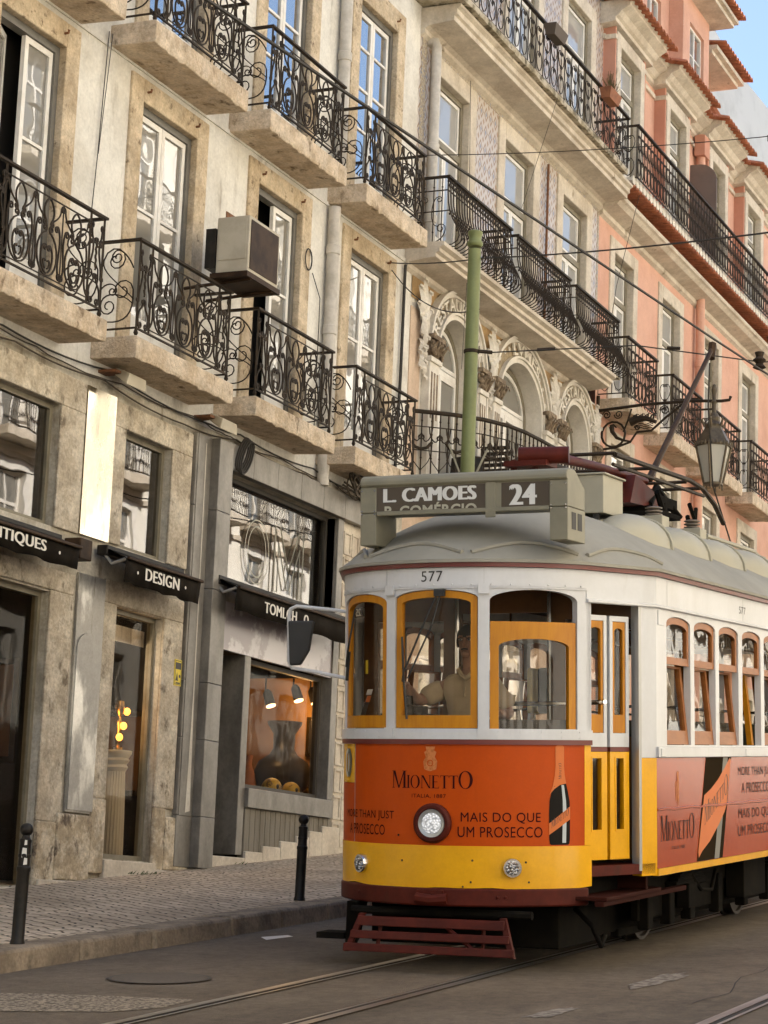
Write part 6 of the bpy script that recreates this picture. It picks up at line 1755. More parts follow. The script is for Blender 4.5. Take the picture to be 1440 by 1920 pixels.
# gutter line and roof
mb = MB(); band(mb, -A5+0.001, A5-0.001, 2.572, 2.600, 0.030, -0.03); mb.build('gutter', 'tram red line', TR, smooth=True, angle=30)
mb = MB(); band(mb, -A5+0.001, A5-0.001, 2.601, 2.622, 0.046, -0.03); mb.build('gutter', 'tram roof', TR, smooth=True, angle=30)
def roof_pt(s, k, lift=0.0):
    x, y, nx, ny = per(s)
    x, y = x+nx*0.04, y+ny*0.04
    c = Vector((min(max(x, 1.45), TL-1.45), 0))
    p = c+(Vector((x, y))-c)*k
    along_ = min(max(p.x, 0), TL)
    H = 0.50
    e = 1-k
    z = 2.622+H*(1-(1-e)**2.15)
    if x < 1.45 or x > TL-1.45: z = 2.622+(H-0.02*0)*(1-(1-e)**1.9)
    return Vector((p.x, p.y, z+lift))
mb = MB(); SS = ss(-A5, A5)
dense = []
for a, b in zip(SS[:-1], SS[1:]):
    n = max(1, int((b-a)/0.35)); dense += [lerp(a, b, i/n) for i in range(n)]
ks = [1, .985, .96, .92, .86, .78, .68, .56, .43, .3, .17, .06]
m_ = len(dense)
mb.v = [roof_pt(s, k) for k in ks for s in dense]
mb.f = [(r*m_+i, r*m_+(i+1) % m_, (r+1)*m_+(i+1) % m_, (r+1)*m_+i) for r in range(len(ks)-1) for i in range(m_)]
e = len(mb.v); h_ = m_
last = [(len(ks)-1)*m_+i for i in range(m_)]
mb.f += [(last[i], last[(i+1) % m_], last[m_-1-(i+1) % m_], last[m_-1-i]) for i in range(m_//2-1)]
roof = mb.build('roof', 'tram roof', TR, smooth=True, angle=60)
mb = MB()
for (a, b) in ((-1.35, -0.62), (-0.56, 0.18), (0.24, 0.98), (1.06, 1.95)):
    P = []
    for i in range(15):
        t = i/14; s = lerp(a, b, t); k = 0.955-0.085*math.sin(math.pi*t)
        P.append(roof_pt(s, k, 0.008))
    mb.tube(P, 0.017, 6)
mb.build('drip_strip', 'tram roof', roof, smooth=True)
# ventilator hoods along both roof edges
for i in range(6):
    for sd_ in (-1, 1):
        x0 = 2.22+1.08*i; y0 = sd_*0.60; mb = MB()
        n, m2 = 14, 10; vs = []
        for a in range(n+1):
            t = a/n
            r = math.sqrt(max(0.0, 1-(1-t/0.66)**2)) if t < 0.66 else 1-0.55*(t-0.66)**2
            r = max(r, 0.04)
            for b in range(m2+1):
                f = math.pi*b/m2
                vs.append((x0-0.46+0.86*t, y0+0.245*r*math.cos(f), 2.875+0.245*r*math.sin(f)))
        mb.add(vs, [(a*(m2+1)+b, (a+1)*(m2+1)+b, (a+1)*(m2+1)+b+1, a*(m2+1)+b+1) for a in range(n) for b in range(m2)])
        v = mb.build('ventilator', 'vent grey', TR, smooth=True)
        mb = MB(); mb.tube([(x0+0.395, y0+0.238*math.cos(math.pi*b/12), 2.875+0.233*math.sin(math.pi*b/12)) for b in range(13)], 0.015, 5); mb.build('rim', 'vent grey', v, smooth=True)
# destination box
ZX = lambda y, z, d: Vector((0.15-d, y, z))
ZT = lambda u, z, d: Vector((0.15-d, -u, z))
mb = MB()
pr = [(0.50, 2.955), (0.155, 2.955), (0.155, 3.125), (0.135, 3.135), (0.135, 3.165), (0.15, 3.19), (0.19, 3.205), (0.30, 3.205), (0.50, 3.10)]
mb.add([(x, y, z) for y in (-0.855, 0.585) for x, z in pr], [(i, (i+1) % 9, 9+(i+1) % 9, 9+i) for i in range(9)]+[tuple(range(9)), tuple(range(9, 18))[::-1]])
db = mb.build('destination_box', 'sign grey', TR, bevel=0.006, bseg=1)
mb = MB()
for (a, b) in ((-0.857, -0.735), (0.475, 0.587)):
    mb.box(0.150, 0.50, a, b, 2.74, 2.953)
    mb.box(0.147, 0.156, a, b, 2.955, 3.125)
mb.box(0.147, 0.16, -0.365, -0.295, 2.90, 3.13); mb.box(0.146, 0.156, -0.73, 0.47, 2.935, 2.962)
mb.build('leg', 'sign grey', db, bevel=0.004, bseg=1)
mb = MB()
for (x, z) in ((0.27, 2.87), (0.39, 2.87)): mb.box(x-0.042, x+0.042, -0.859, -0.84, z-0.055, z+0.055)
mb.build('leg_opening', 'rubber', db)
mb = MB(); mb.mbox(ZT, -0.472, 0.293, 2.965, 3.122, -0.0035, -0.01); mb.mbox(ZT, 0.405, 0.732, 2.965, 3.122, -0.0035, -0.01); mb.build('blind', 'sign black', db)
mb = MB(); mb.mbox(ZT, 0.366, 0.404, 2.965, 3.122, -0.003, -0.01); mb.build('divider', 'sign grey', db)
mb = MB()
text(mb, 'L. CAMOES', ZT, -0.425, 0.235, 3.022, 3.113, -0.0025, bold=0.07); mb.build('lettering', 'letter silver', db)
mb = MB(); text(mb, '24', ZT, 0.458, 0.648, 2.975, 3.108, -0.0025, bold=0.07); mb.build('lettering', 'letter silver', db)
mb = MB()   # the next stop shows only its upper half at the bottom of the blind
vs, fs = text_geo('P. COMÉRCIO', 0.03)
bm = bmesh.new(); bv = [bm.verts.new(p) for p in vs]
for f in fs:
    try: bm.faces.new([bv[i] for i in f])
    except ValueError: pass
y0, y1 = 0.0, 0.72
bmesh.ops.bisect_plane(bm, geom=bm.verts[:]+bm.edges[:]+bm.faces[:], plane_co=(0, 0.38, 0), plane_no=(0, -1, 0), clear_outer=True)
bm.verts.index_update(); bm.verts.ensure_lookup_table()
xa, xb = min(v.co.x for v in bm.verts), max(v.co.x for v in bm.verts)
mb.add([ZT(-0.415+0.65*(v.co.x-xa)/(xb-xa), 2.966+(v.co.y-0.38)*0.092, -0.0028) for v in bm.verts], [tuple(v.index for v in f.verts) for f in bm.faces]); bm.free()
mb.build('lettering', 'letter pale', db)
mb = MB()
for y in (-0.845, -0.745, 0.485, 0.575):
    for z in (2.945, 2.965, 3.10): mb.ball((0.146, y, z), 0.006, n=6, m=4)
mb.build('screws', 'chrome', db)
# box, trolley gear on the roof
mb = MB(); mb.box(1.95, 2.42, -0.52, 0.25, 3.10, 3.375); mb.box(1.93, 2.44, -0.54, 0.27, 3.376, 3.39)
mb.tube([(2.05, -0.40, 3.40), (2.15, -0.40, 3.40)], 0.008, 5)
rb = mb.build('resistor_box', 'vent grey', TR, bevel=0.006)
mb = MB()
for (x, y) in ((2.0, -0.45), (2.0, 0.2), (2.38, -0.45), (2.38, 0.2)): mb.box(x-0.02, x+0.02, y-0.02, y+0.02, 2.95, 3.10)
mb.build('foot', 'rubber', rb)
tg = MB()
tg.lathe([(0.062, 0.0), (0.062, 0.36)], (1.66, 0.02, 3.50), 18, ax=(0.25, -1, 0)); tg.tube([(1.78, 0.10, 3.48), (1.70, 0.06, 3.2)], 0.025, 6); tg.tube([(1.82, -0.05, 3.48), (1.74, -0.08, 3.2)], 0.025, 6)
tg.mbox(lambda u, v, d: Vector((u, v, d)), 1.62, 1.86, -0.2, 0.12, 3.42, 3.46)
tg.build('pole_rest', 'tram maroon', TR, smooth=True, angle=40)
mb = MB(); mb.tube([(1.75, -0.10, 3.52), (3.2, -0.06, 3.60), (4.75, 0.0, 3.655)], 0.042, 10, r1=0.028); mb.build('trolley_pole', 'tram maroon', TR, smooth=True)
mb = MB(); mb.tube([(4.85, 0.0, 3.68), (5.1, 0.0, 3.86), (6.94, 0.0, 5.15)], 0.034, 8, r1=0.022); mb.lathe([(0.03, -0.03), (0.05, -0.015), (0.035, 0.0), (0.05, 0.015), (0.03, 0.03)], (6.97, 0, 5.17), 12, ax=(0, 1, 0)); mb.tube([(6.9, 0, 5.05), (6.96, 0, 5.2)], 0.04, 6)
mb.build('trolley_pole', 'unit brown', TR, smooth=True)
mb = MB(); mb.tube([(6.85, 0.0, 5.0), (6.9, 0.03, 4.6), (7.3, 0.1, 3.9), (8.1, 0.1, 3.3)], 0.008, 4); mb.build('pole_rope', 'cable black', TR)
mb = MB()
for y in (-0.34, 0.34):
    mb.tube([(2.8, y, 3.63), (4.9, y, 3.665), (5.3, y, 3.64), (5.7, y, 3.54), (6.0, y, 3.40)], 0.022, 6)
    mb.tube([(2.75, y, 3.55), (5.35, y, 3.58)], 0.016, 5)
for x in (2.8, 3.8, 4.8, 5.3): mb.tube([(x, -0.34, 3.64), (x, 0.34, 3.64)], 0.015, 5)
mb.build('trolley_guard', 'wrought iron', TR, smooth=True)
mb = MB()
mb.lathe([(0.14, 0), (0.14, 0.08), (0.09, 0.1), (0.09, 0.16)], (4.9, 0, 3.40), 14); mb.box(4.3, 5.25, -0.16, 0.16, 3.36, 3.40); mb.tube([(4.45, -0.12, 3.42), (4.9, -0.05, 3.62), (5.35, 0.0, 3.55), (5.45, -0.1, 3.40)], 0.03, 6)
mb.box(5.0, 5.5, -0.06, 0.06, 3.47, 3.56); mb.tube([(5.2, -0.25, 3.5), (5.32, -0.27, 3.36), (5.42, -0.25, 3.48)], 0.018, 6); mb.tube([(4.4, -0.2, 3.52), (4.55, -0.2, 3.40)], 0.025, 6); mb.tube([(5.25, -0.22, 3.40), (5.42, -0.22, 3.2)], 0.02, 6)
mb.build('trolley_base', 'bogie', TR)
mb = MB(); mb.add([(3.85, -0.14, 3.38), (4.0, -0.14, 3.62), (4.85, -0.10, 3.52), (4.9, -0.10, 3.42), (3.85, 0.14, 3.38), (4.0, 0.14, 3.62), (4.85, 0.10, 3.52), (4.9, 0.10, 3.42)], [(0, 1, 2, 3), (4, 5, 6, 7), (0, 1, 5, 4), (1, 2, 6, 5), (2, 3, 7, 6), (3, 0, 4, 7)]); mb.build('spring_cover', 'tram maroon', TR)
for (x, y) in ((4.1, -0.26), (5.25, -0.26), (4.1, 0.26), (5.25, 0.26)):
    mb = MB(); mb.box(x-0.10, x+0.10, y-0.10, y+0.10, 3.03, 3.285); p = mb.build('insulator_stand', 'vent grey', TR, bevel=0.006)
    mb = MB()
    for k in range(3): mb.lathe([(0.045, 0.0), (0.07, 0.008), (0.07, 0.016), (0.045, 0.024)], (x, y, 3.287+0.027*k), 14)
    mb.build('insulator', 'porcelain', p, smooth=True, angle=40)
mb = MB(); mb.box(5.8, 7.6, -0.25, 0.25, 3.14, 3.24); mb.tube([(5.7, -0.26, 3.27), (7.4, -0.26, 3.27), (7.7, -0.26, 3.22), (7.9, -0.26, 3.1)], 0.022, 6)
mb.build('roof_walkway', 'vent grey', TR)
mb = MB(); mb.box(6.6, 7.5, -0.36, -0.24, 3.02, 3.22); mb.build('fuse_box', 'vent grey', TR, bevel=0.006)

# headlamps
mb = MB(); cz = 0.94
mb.lathe([(0.128, -0.02), (0.126, 0.02), (0.112, 0.035), (0.095, 0.035), (0.088, 0.02)], (0.0, 0, cz), 36, ax=(-1, 0, 0)); hl = mb.build('headlight', 'tram maroon', TR, smooth=True, angle=40)
mb = MB(); mb.lathe([(0.089, 0.018), (0.089, 0.030), (0.066, 0.024), (0.066, 0.018)], (0.0, 0, cz), 36, ax=(-1, 0, 0)); mb.build('reflector', 'post grey', hl, smooth=True, angle=40)
mb = MB(); mb.lathe([(0.066, 0.018), (0.064, 0.030), (0.045, 0.040), (0.02, 0.045), (0.0, 0.046)], (0.0, 0, cz), 30, ax=(-1, 0, 0)); mb.build('lens', 'headlamp glow', hl, smooth=True)
for s in (-0.60, 0.51):
    x, y, nx, ny = per(s)
    mb = MB(); mb.lathe([(0.063, -0.01), (0.063, 0.02), (0.058, 0.032), (0.048, 0.032)], (x, y, 0.665), 24, ax=(nx, ny, 0)); h2 = mb.build('fog_light', 'chrome', TR, smooth=True, angle=40)
    mb = MB(); mb.lathe([(0.049, 0.026), (0.043, 0.042), (0.022, 0.052), (0.0, 0.054)], (x, y, 0.665), 20, ax=(nx, ny, 0)); mb.build('lens', 'lens', h2, smooth=True)
# lettering and pictures of the advertisement on the front
mb = MB(); put_geo(mb, *serif_word('MIONETTO'), wp, -0.305, 0.262, 1.158, 1.272, 0.0022, step=0.04); mb.build('lettering', 'text maroon', front)
for (st_, a, b, c, e) in (('ITALIA, 1887', -0.150, 0.088, 1.096, 1.124), ('MORE THAN JUST', -0.86, -0.29, 0.945, 1.012), ('A PROSECCO', -0.80, -0.37, 0.855, 0.922), ('MAIS DO QUE', 0.185, 0.70, 0.942, 1.012), ('UM PROSECCO', 0.165, 0.712, 0.855, 0.922)):
    mb = MB(); text(mb, st_, wp, a, b, c, e, 0.0022, step=0.04); mb.build('lettering', 'text maroon', front)
mb = MB(); mb.plate([(-0.06, 1.28), (-0.068, 1.33), (-0.05, 1.36), (-0.062, 1.39), (-0.045, 1.40), (-0.052, 1.425), (0.015, 1.425), (0.008, 1.40), (0.024, 1.39), (0.012, 1.36), (0.03, 1.33), (0.022, 1.28), (-0.02, 1.268)], [circ(-0.02, 1.32, 0.022, 10)[::-1]], wp, 0.0022, None, step=0.04)
mb.plate(circ(-0.02, 1.32, 0.016, 10), [], wp, 0.0022); mb.build('crest', 'crest copper', front)
BX, BZ0, BZ1 = 0.835, 0.808, 1.438
def bp(u, v, d): return wp(BX+u*(1.0), BZ0+v*(BZ1-BZ0), d)
prof = [(0.0, 0.006), (0.0, 0.062), (0.012, 0.072), (0.05, 0.076), (0.30, 0.078), (0.44, 0.074), (0.54, 0.060), (0.62, 0.046), (0.70, 0.036), (0.80, 0.031), (0.88, 0.030), (0.90, 0.034), (0.985, 0.032), (1.0, 0.024)]
def bottle_part(v0, v1, scale=1.0, extra=()):
    vs_ = sorted({v0, v1, *[p[0] for p in prof if v0 < p[0] < v1]})
    def wid(v):
        for (a, wa), (b, wb) in zip(prof[:-1], prof[1:]):
            if a <= v <= b and b > a: return lerp(wa, wb, (v-a)/(b-a))
        return prof[-1][1]
    return [(-wid(v)*scale, v) for v in vs_]+[(wid(v)*scale, v) for v in vs_[::-1]]
mb = MB(); mb.plate(bottle_part(0.0, 0.62), [], bp, 0.0022, None, step=0.04); bot = mb.build('bottle_print', 'bottle black', front)
mb = MB(); mb.plate([(-0.052, 0.585), (0.048, 0.615), (0.036, 0.70), (0.031, 0.80), (0.032, 0.985), (0.02, 1.0), (-0.02, 1.0), (-0.032, 0.985), (-0.031, 0.80), (-0.036, 0.70)], [], bp, 0.0026, None, step=0.04)
mb.plate([(-0.075, 0.50), (-0.052, 0.585), (0.048, 0.615), (0.0, 0.60), (-0.04, 0.56)], [], bp, 0.0024)
mb.plate([(-0.0775, 0.10), (0.0775, 0.255), (0.0775, 0.385), (-0.0775, 0.215)], [], bp, 0.0028, None, step=0.04)
mb.build('label', 'bottle orange', bot)
mb = MB(); mb.plate([(0.018, 0.02), (0.046, 0.02), (0.050, 0.30), (0.046, 0.44), (0.030, 0.60), (0.012, 0.60), (0.022, 0.44), (0.022, 0.30)], [], bp, 0.0025, None, step=0.04); mb.build('gleam', 'bottle gleam', bot)
mb = MB(); put_geo(mb, *serif_word('MIONETTO'), bp, -0.062, 0.066, 0.0, 1.0, 0.0032, fn=lambda u, v: (u, 0.165+(u+0.062)*1.06+v*0.085)); mb.build('lettering', 'text black', bot)
mb = MB(); put_geo(mb, *serif_word('MIONETTO'), bp, 0, 1, 0, 1, 0.0032, fn=lambda u, v: (0.012-v*0.022, 0.66+u*0.16)); mb.build('lettering', 'text black', bot)
mb = MB(); mb.plate(circ(-0.87, 1.315, 0.045, 28, 0.095), [circ(-0.875, 1.315, 0.022, 28, 0.062)[::-1]], wp, 0.0032, None, step=0.04); mb.build('emblem', 'logo silver', q_)
mb = MB(); mb.plate(circ(-0.825, 1.315, 0.050, 28, 0.095), [circ(-0.835, 1.315, 0.027, 28, 0.062)[::-1]], wp, 0.0042, None, step=0.04); mb.build('emblem', 'logo dark', q_)
mb = MB(); text(mb, '577', wp, -0.085, 0.062, 2.480, 2.548, 0.0085, step=0.04); mb.build('lettering', 'text black', lb_)
mb = MB()
for (s, z) in ((0.26, 0.71), (0.25, 0.575), (0.60, 0.70), (0.62, 0.575), (-0.22, 0.70), (-0.25, 0.86), (0.2, 0.545)): mb.ball(wp(s, z, 0.005), 0.007, n=6, m=4)
mb.build('bolts', 'wrought iron', TR)
mb = MB()
for s in (-0.98, -0.36, 0.33):
    mb.mbox(wp, s-0.0012, s+0.0012, 2.452, 2.568, 0.0072, 0.0)
mb.mbox(wp, -0.725, -0.7205, 0.802, 1.44, 0.0012, 0.0)
mb.build('panel_seam', 'post grey', TR)
mb = MB()
for i in range(15):
    for z in (1.485, 1.522): mb.ball(wp(-0.98+0.14*i, z, 0.017), 0.0045, n=5, m=3)
mb.build('sill_rivets', 'tram white', TR)
# wiper
mb = MB(); mb.tube([wp(0.03, 2.41, 0.01), wp(-0.06, 2.2, 0.03), wp(-0.20, 1.90, 0.028), wp(-0.215, 1.84, 0.02)], 0.007, 5); mb.tube([wp(0.05, 2.41, 0.01), wp(0.0, 2.2, 0.03), wp(-0.17, 1.86, 0.028)], 0.006, 5)
mb.tube([wp(-0.225, 2.13, 0.012), wp(-0.21, 1.85, 0.012), wp(-0.185, 1.60, 0.012)], 0.008, 5); mb.mbox(wp, 0.01, 0.08, 2.385, 2.43, 0.03, 0.0)
mb.build('wiper', 'rubber', TR)
mb = MB(); mb.tube([wp(-0.72, 2.33, 0.01), wp(-0.80, 2.05, 0.03), wp(-0.86, 1.95, 0.02)], 0.007, 5); mb.tube([wp(-0.82, 2.05, 0.012), wp(-0.87, 1.86, 0.012)], 0.012, 5); mb.build('wiper', 'rubber', TR)
# mirror on the left
mr_ = MB()
x, y = wp(-A1-0.02, 2.3).x, wp(-A1-0.02, 2.3).y
pth = [(x+0.0, y-0.01, 2.33), (x-0.02, y+0.10, 2.345), (x-0.06, y+0.34, 2.37), (x-0.07, y+0.38, 2.35), (x-0.07, y+0.39, 2.30), (x-0.07, y+0.39, 2.00), (x-0.06, y+0.37, 1.95), (x-0.03, y+0.22, 1.925), (x, y-0.01, 1.88)]
mr_.tube(pth, 0.013, 8); mo = mr_.build('mirror_bracket', 'tram white', TR, smooth=True)
mb = MB(); mb.add([(x-0.10, y+0.385, 2.27), (x-0.05, y+0.215, 2.27), (x-0.06, y+0.245, 2.07), (x-0.07, y+0.30, 1.97), (x-0.10, y+0.37, 1.965), (x-0.04, y+0.40, 2.27), (x+0.01, y+0.23, 2.27), (x-0.0, y+0.26, 2.07), (x-0.01, y+0.32, 1.97), (x-0.04, y+0.385, 1.965)],
                  [(0, 1, 2, 3, 4), (5, 6, 7, 8, 9), (0, 1, 6, 5), (1, 2, 7, 6), (2, 3, 8, 7), (3, 4, 9, 8), (4, 0, 5, 9)])
mb.build('mirror', 'rubber', mo, bevel=0.012)

# right side door, in the tapered part
DL = (A1+0.075, A1+0.285, A1+0.315, A1+0.510)
def door_leaf(a, b):
    o = -0.05
    mb = MB(); mb.plate(rect(a, b, 1.43, 2.29), [rect(a+0.03, b-0.03, 1.52, 2.255)[::-1]], wp, o, o-0.035); d = mb.build('door', 'tram white', TR)
    mb = MB(); mb.plate(rect(a+0.032, b-0.032, 1.522, 2.253), [arch(a+0.055, b-0.055, 1.64, 2.19, 2.21, 8)[::-1]], wp, o-0.006, o-0.03); mb.build('wood_frame', 'varnished wood', d)
    mb = MB(); mb.plate(rect(a+0.05, b-0.05, 1.63, 2.215), [], wp, o-0.02); mb.build('pane', 'tram glass', d)
    mb = MB(); mb.plate(rect(a, b, 0.70, 1.398), [rect(a+0.055, b-0.055, 0.89, 1.36)[::-1]], wp, o, o-0.035); mb.build('lower_panel', 'tram yellow', d)
    mb = MB(); mb.ring(wp, a+0.048, b-0.048, 0.882, 1.368, 0.012, o+0.004, o-0.01); mb.build('bead', 'tram yellow', d)
    mb = MB(); mb.plate(rect(a+0.05, b-0.05, 0.885, 1.365), [], wp, o-0.02); mb.build('pane', 'tram glass', d)
    mb = MB(); mb.mbox(wp, a, b, 1.40, 1.428, o+0.002, o-0.03); mb.build('belt_line', 'tram red line', d)
door_leaf(DL[0], DL[1]); door_leaf(DL[2], DL[3])
bd('door_post', 'tram white', A1+0.02, A1+0.07, 1.472, 2.45, 0.0, -0.06)
for q in ((A1+0.02, A2), (-A2, -A1-0.052)):
    mb = MB(); band(mb, *q, 2.375, 2.57, 0.004, -0.03); mb.build('letterboard', 'tram white', TR, smooth=True, angle=30)
bd('door_threshold', 'tram maroon', A1+0.03, A2-0.02, 0.60, 0.665, 0.0, -0.25)
bd('door_edge', 'post grey', A1+0.548, A1+0.575, 0.62, 2.36, 0.004, -0.06)
bd('bulkhead', 'tram white', A1+0.577, A2, 1.36, 2.372, 0.0, -0.08)
bd('bulkhead_panel', 'tram yellow', A1+0.577, A2, 0.585, 1.358, 0.0, -0.08)
# left tapered side, closed
bd('side_panel', 'tram yellow', -A2, -A1-0.052, 0.535, 1.44)
mb = MB(); mb.plate(rect(-A2, -A1-0.052, 1.44, 2.374), [rect(-A2+0.1, -A1-0.14, 1.55, 2.25)[::-1]], wp, 0.0, -0.04); mb.build('window_wall', 'tram white', TR)
# straight sides
WX = [(1.43, 2.03), (2.13, 2.71), (2.81, 3.38), (3.50, 4.08), (4.19, 4.77), (4.89, 5.47), (5.57, 6.15), (6.26, 6.86)]
for sd_ in (1, -1):
    mp = wp if sd_ > 0 else (lambda u, v, d: wp(-u, v, d))
    nm = 'side_wall'
    mb = MB(); mb.plate(rect(A2+0.001, A3, 1.432, 2.374), [arch(sx(a), sx(b), 1.445, 2.275, 2.325, 10)[::-1] for a, b in WX], mp, 0.0, -0.05); mb.build(nm, 'tram white', TR)
    mb = MB(); mb.mbox(mp, A2, A3, 2.374, 2.57, 0.003, -0.03); lbs = mb.build('letterboard', 'tram white', TR)
    mb = MB(); mb.tube([mp(s, 2.372, 0.012) for s in ([A1+0.02] if sd_ > 0 else [])+[A2, A3]], 0.013, 6); mb.build('rain_bead', 'tram white', TR, smooth=True)
    mb = MB(); mb.mbox(mp, A2, A3, 1.362, 1.431, 0.022, -0.02)
    for x_ in (1.22, 3.5): mb.mbox(mp, sx(x_), sx(x_)+0.09, 1.366, 1.42, 0.026, 0.02)
    mb.build('side_sill', 'tram white', TR, bevel=0.006)
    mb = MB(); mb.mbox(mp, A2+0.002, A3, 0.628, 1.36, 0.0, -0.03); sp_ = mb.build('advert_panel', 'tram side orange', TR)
    mb = MB(); mb.mbox(mp, A2+0.002, A3, 0.58, 0.626, 0.008, -0.03); mb.build('lower_trim', 'tram yellow', TR)
    mb = MB(); mb.tube([mp(lerp(A2+0.01, A3, i/30), 1.015+0.004*math.sin(i*2.2), -0.003) for i in range(31)], 0.012, 6); mb.build('rub_strip', 'tram side orange', sp_, smooth=True)
    for i, (a, b) in enumerate(WX):
        a, b = sx(a), sx(b)
        mb = MB(); lo = arch(a+0.004, b-0.004, 1.995, 2.272, 2.321, 10); li = arch(a+0.03, b-0.05, 2.045, 2.235, 2.275, 10)
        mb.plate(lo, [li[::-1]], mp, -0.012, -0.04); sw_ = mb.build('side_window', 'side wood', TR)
        g = MB(); g.plate(arch(a+0.027, b-0.047, 2.04, 2.238, 2.278, 10), [], mp, -0.028); g.build('pane', 'side tram glass', sw_)
        # lower sash leans inward at the top
        def lean(u, v, d, mp=mp): return mp(u, v, d-0.10*(v-1.45))
        if i == 3 and sd_ > 0:
            mb = MB(); mb.mbox(lean, b-0.10, b-0.04, 1.45, 1.995, -0.05, -0.09); mb.build('open_sash', 'varnished wood', TR)
            continue
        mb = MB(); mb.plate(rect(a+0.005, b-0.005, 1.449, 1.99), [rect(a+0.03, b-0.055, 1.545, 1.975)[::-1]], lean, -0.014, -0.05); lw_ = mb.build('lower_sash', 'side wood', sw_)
        g = MB(); g.plate(rect(a+0.027, b-0.052, 1.54, 1.978), [], lean, -0.032); g.build('pane', 'side tram glass', sw_)
    if sd_ > 0:
        X0 = 1.18
        mq = lambda x_, v, d: wp(sx(x_), v, d)
        mb = MB(); mb.plate([(2.42, 1.359), (3.13, 1.359), (2.86, 0.63), (2.16, 0.63)], [], mq, 0.0022); bt = mb.build('bottle_print', 'side bottle', sp_)
        mb = MB(); mb.plate([(2.90, 1.358), (3.03, 1.358), (2.76, 0.631), (2.63, 0.631)], [], mq, 0.003); mb.build('gleam', 'side gleam', bt)
        mb = MB(); rib = [(2.36, 1.09), (2.55, 1.135), (2.75, 1.20), (2.93, 1.28), (3.08, 1.352), (3.12, 1.34), (2.98, 1.01), (2.92, 0.96), (2.75, 0.87), (2.50, 0.76), (2.30, 0.70), (2.20, 0.655), (2.19, 0.70), (2.32, 1.0)]
        mb.plate(rib, [], mq, 0.0036); mb.build('ribbon', 'bottle orange', bt)
        mb = MB(); put_geo(mb, *serif_word('MIONETTO'), mq, 2.36, 3.02, 0, 1, 0.0046, fn=lambda u, v: (u, 0.875+(u-2.36)*0.34+v*0.15)); mb.build('lettering', 'text black', bt)
        mb = MB(); put_geo(mb, *serif_word('MIONETTO'), mq, 1.26, 2.10, 0.80, 0.975, 0.0022); mb.build('lettering', 'text side maroon', sp_)
        for (st_, a, b, c, e) in (('ITALIA, 1887', 1.52, 1.86, 0.735, 0.762), ('MORE THAN JUST', 3.34, 4.45, 1.20, 1.285), ('A PROSECCO', 3.44, 4.32, 1.085, 1.165), ('MAIS DO QUE', 3.34, 4.38, 0.885, 0.97), ('UM PROSECCO', 3.32, 4.45, 0.765, 0.845)):
            mb = MB(); text(mb, st_, mq, a, b, c, e, 0.0022); mb.build('lettering', 'text side maroon', sp_)
        mb = MB(); mb.plate([(1.66, 1.26), (1.70, 1.27), (1.71, 1.10), (1.69, 1.01), (1.67, 1.10)], [], mq, 0.0022); mb.plate([(1.62, 1.20), (1.645, 1.20), (1.65, 1.06), (1.63, 1.06)], [], mq, 0.0022); mb.build('crest', 'crest copper', sp_)
        mb = MB(); text(mb, '577', mq, 3.40, 3.60, 2.445, 2.50, 0.0048); mb.build('lettering', 'text black', lbs)
        mb = MB()
        for x_ in (1.44, 3.52, 5.6): mb.mbox(mq, x_, x_+0.008, 2.39, 2.56, 0.0045, 0.0)
        mb.mbox(mq, 1.22, 1.36, 2.25, 2.35, 0.006, 0.0); mb.build('panel_joint', 'tram white', lbs)
# rear end, seen only from the side
mb = MB()
for (a, b) in ((A3, A5), (-A5, -A3)): band(mb, a, b, 0.53, 1.44, 0.0, -0.03)
mb.build('rear_panel', 'tram yellow', TR, smooth=True, angle=30)
mb = MB()
for (a, b) in ((A3, A5), (-A5, -A3)): band(mb, a, b, 1.44, 1.6, 0.0, -0.03); band(mb, a, b, 2.35, 2.57, 0.0, -0.03)
for s in (A3+0.05, A4, A4+0.65, -A3-0.05, -A4, -A4-0.65): band(mb, s-0.04, s+0.04, 1.601, 2.349, 0.0, -0.04)
mb.build('rear_window_wall', 'tram white', TR, smooth=True, angle=30)
# interior
mb = MB(); mb.plate([tuple(wp(s, 0, -0.04)[:2]) for s in [lerp(-A5, A5, i/80) for i in range(80)]], [], lambda u, v, d: Vector((u, v, d)), 0.66); mb.build('floor', 'interior dark', TR)
mb = MB(); mb.plate([tuple(wp(s, 0, -0.06)[:2]) for s in [lerp(-A5, A5, i/80) for i in range(80)]], [], lambda u, v, d: Vector((u, v, d)), 2.56); mb.build('ceiling', 'interior shade brown', TR)
mb = MB()
for sg in (1, -1): mb.mbox(lambda u, v, d: wp(sg*u, v, d), A2+0.02, A3-0.02, 0.67, 1.40, -0.05, -0.07)
mb.build('wainscot', 'interior wood', TR)
YZ = lambda y, z, d: Vector((1.30+d, y, z))
mb = MB(); mb.plate(rect(-1.06, 1.06, 0.67, 2.54), [rect(-0.32, 0.32, 0.68, 2.35)[::-1], rect(-0.95, -0.45, 1.5, 2.3)[::-1], rect(0.45, 0.95, 1.5, 2.3)[::-1]], YZ, 0.0, 0.04); mb.build('cab_bulkhead', 'interior wood', TR)
mb = MB(); mb.plate(rect(-1.06, 1.06, 0.67, 2.54), [rect(-0.35, 0.35, 0.68, 2.35)[::-1], rect(-0.95, -0.48, 1.5, 2.3)[::-1], rect(0.48, 0.95, 1.5, 2.3)[::-1]], lambda y, z, d: Vector((TL-1.30-d, y, z)), 0.0, 0.04); mb.build('rear_bulkhead', 'interior wood', TR)
mb = MB(); P = [tuple(wp(s, 0, -0.07)[:2]) for s in [lerp(-A1+0.05, A1-0.05, i/20) for i in range(21)]]
mb.plate(P, [], lambda u, v, d: Vector((u, v, d)), 1.60, 1.45); mb.build('dashboard', 'interior dark', TR)
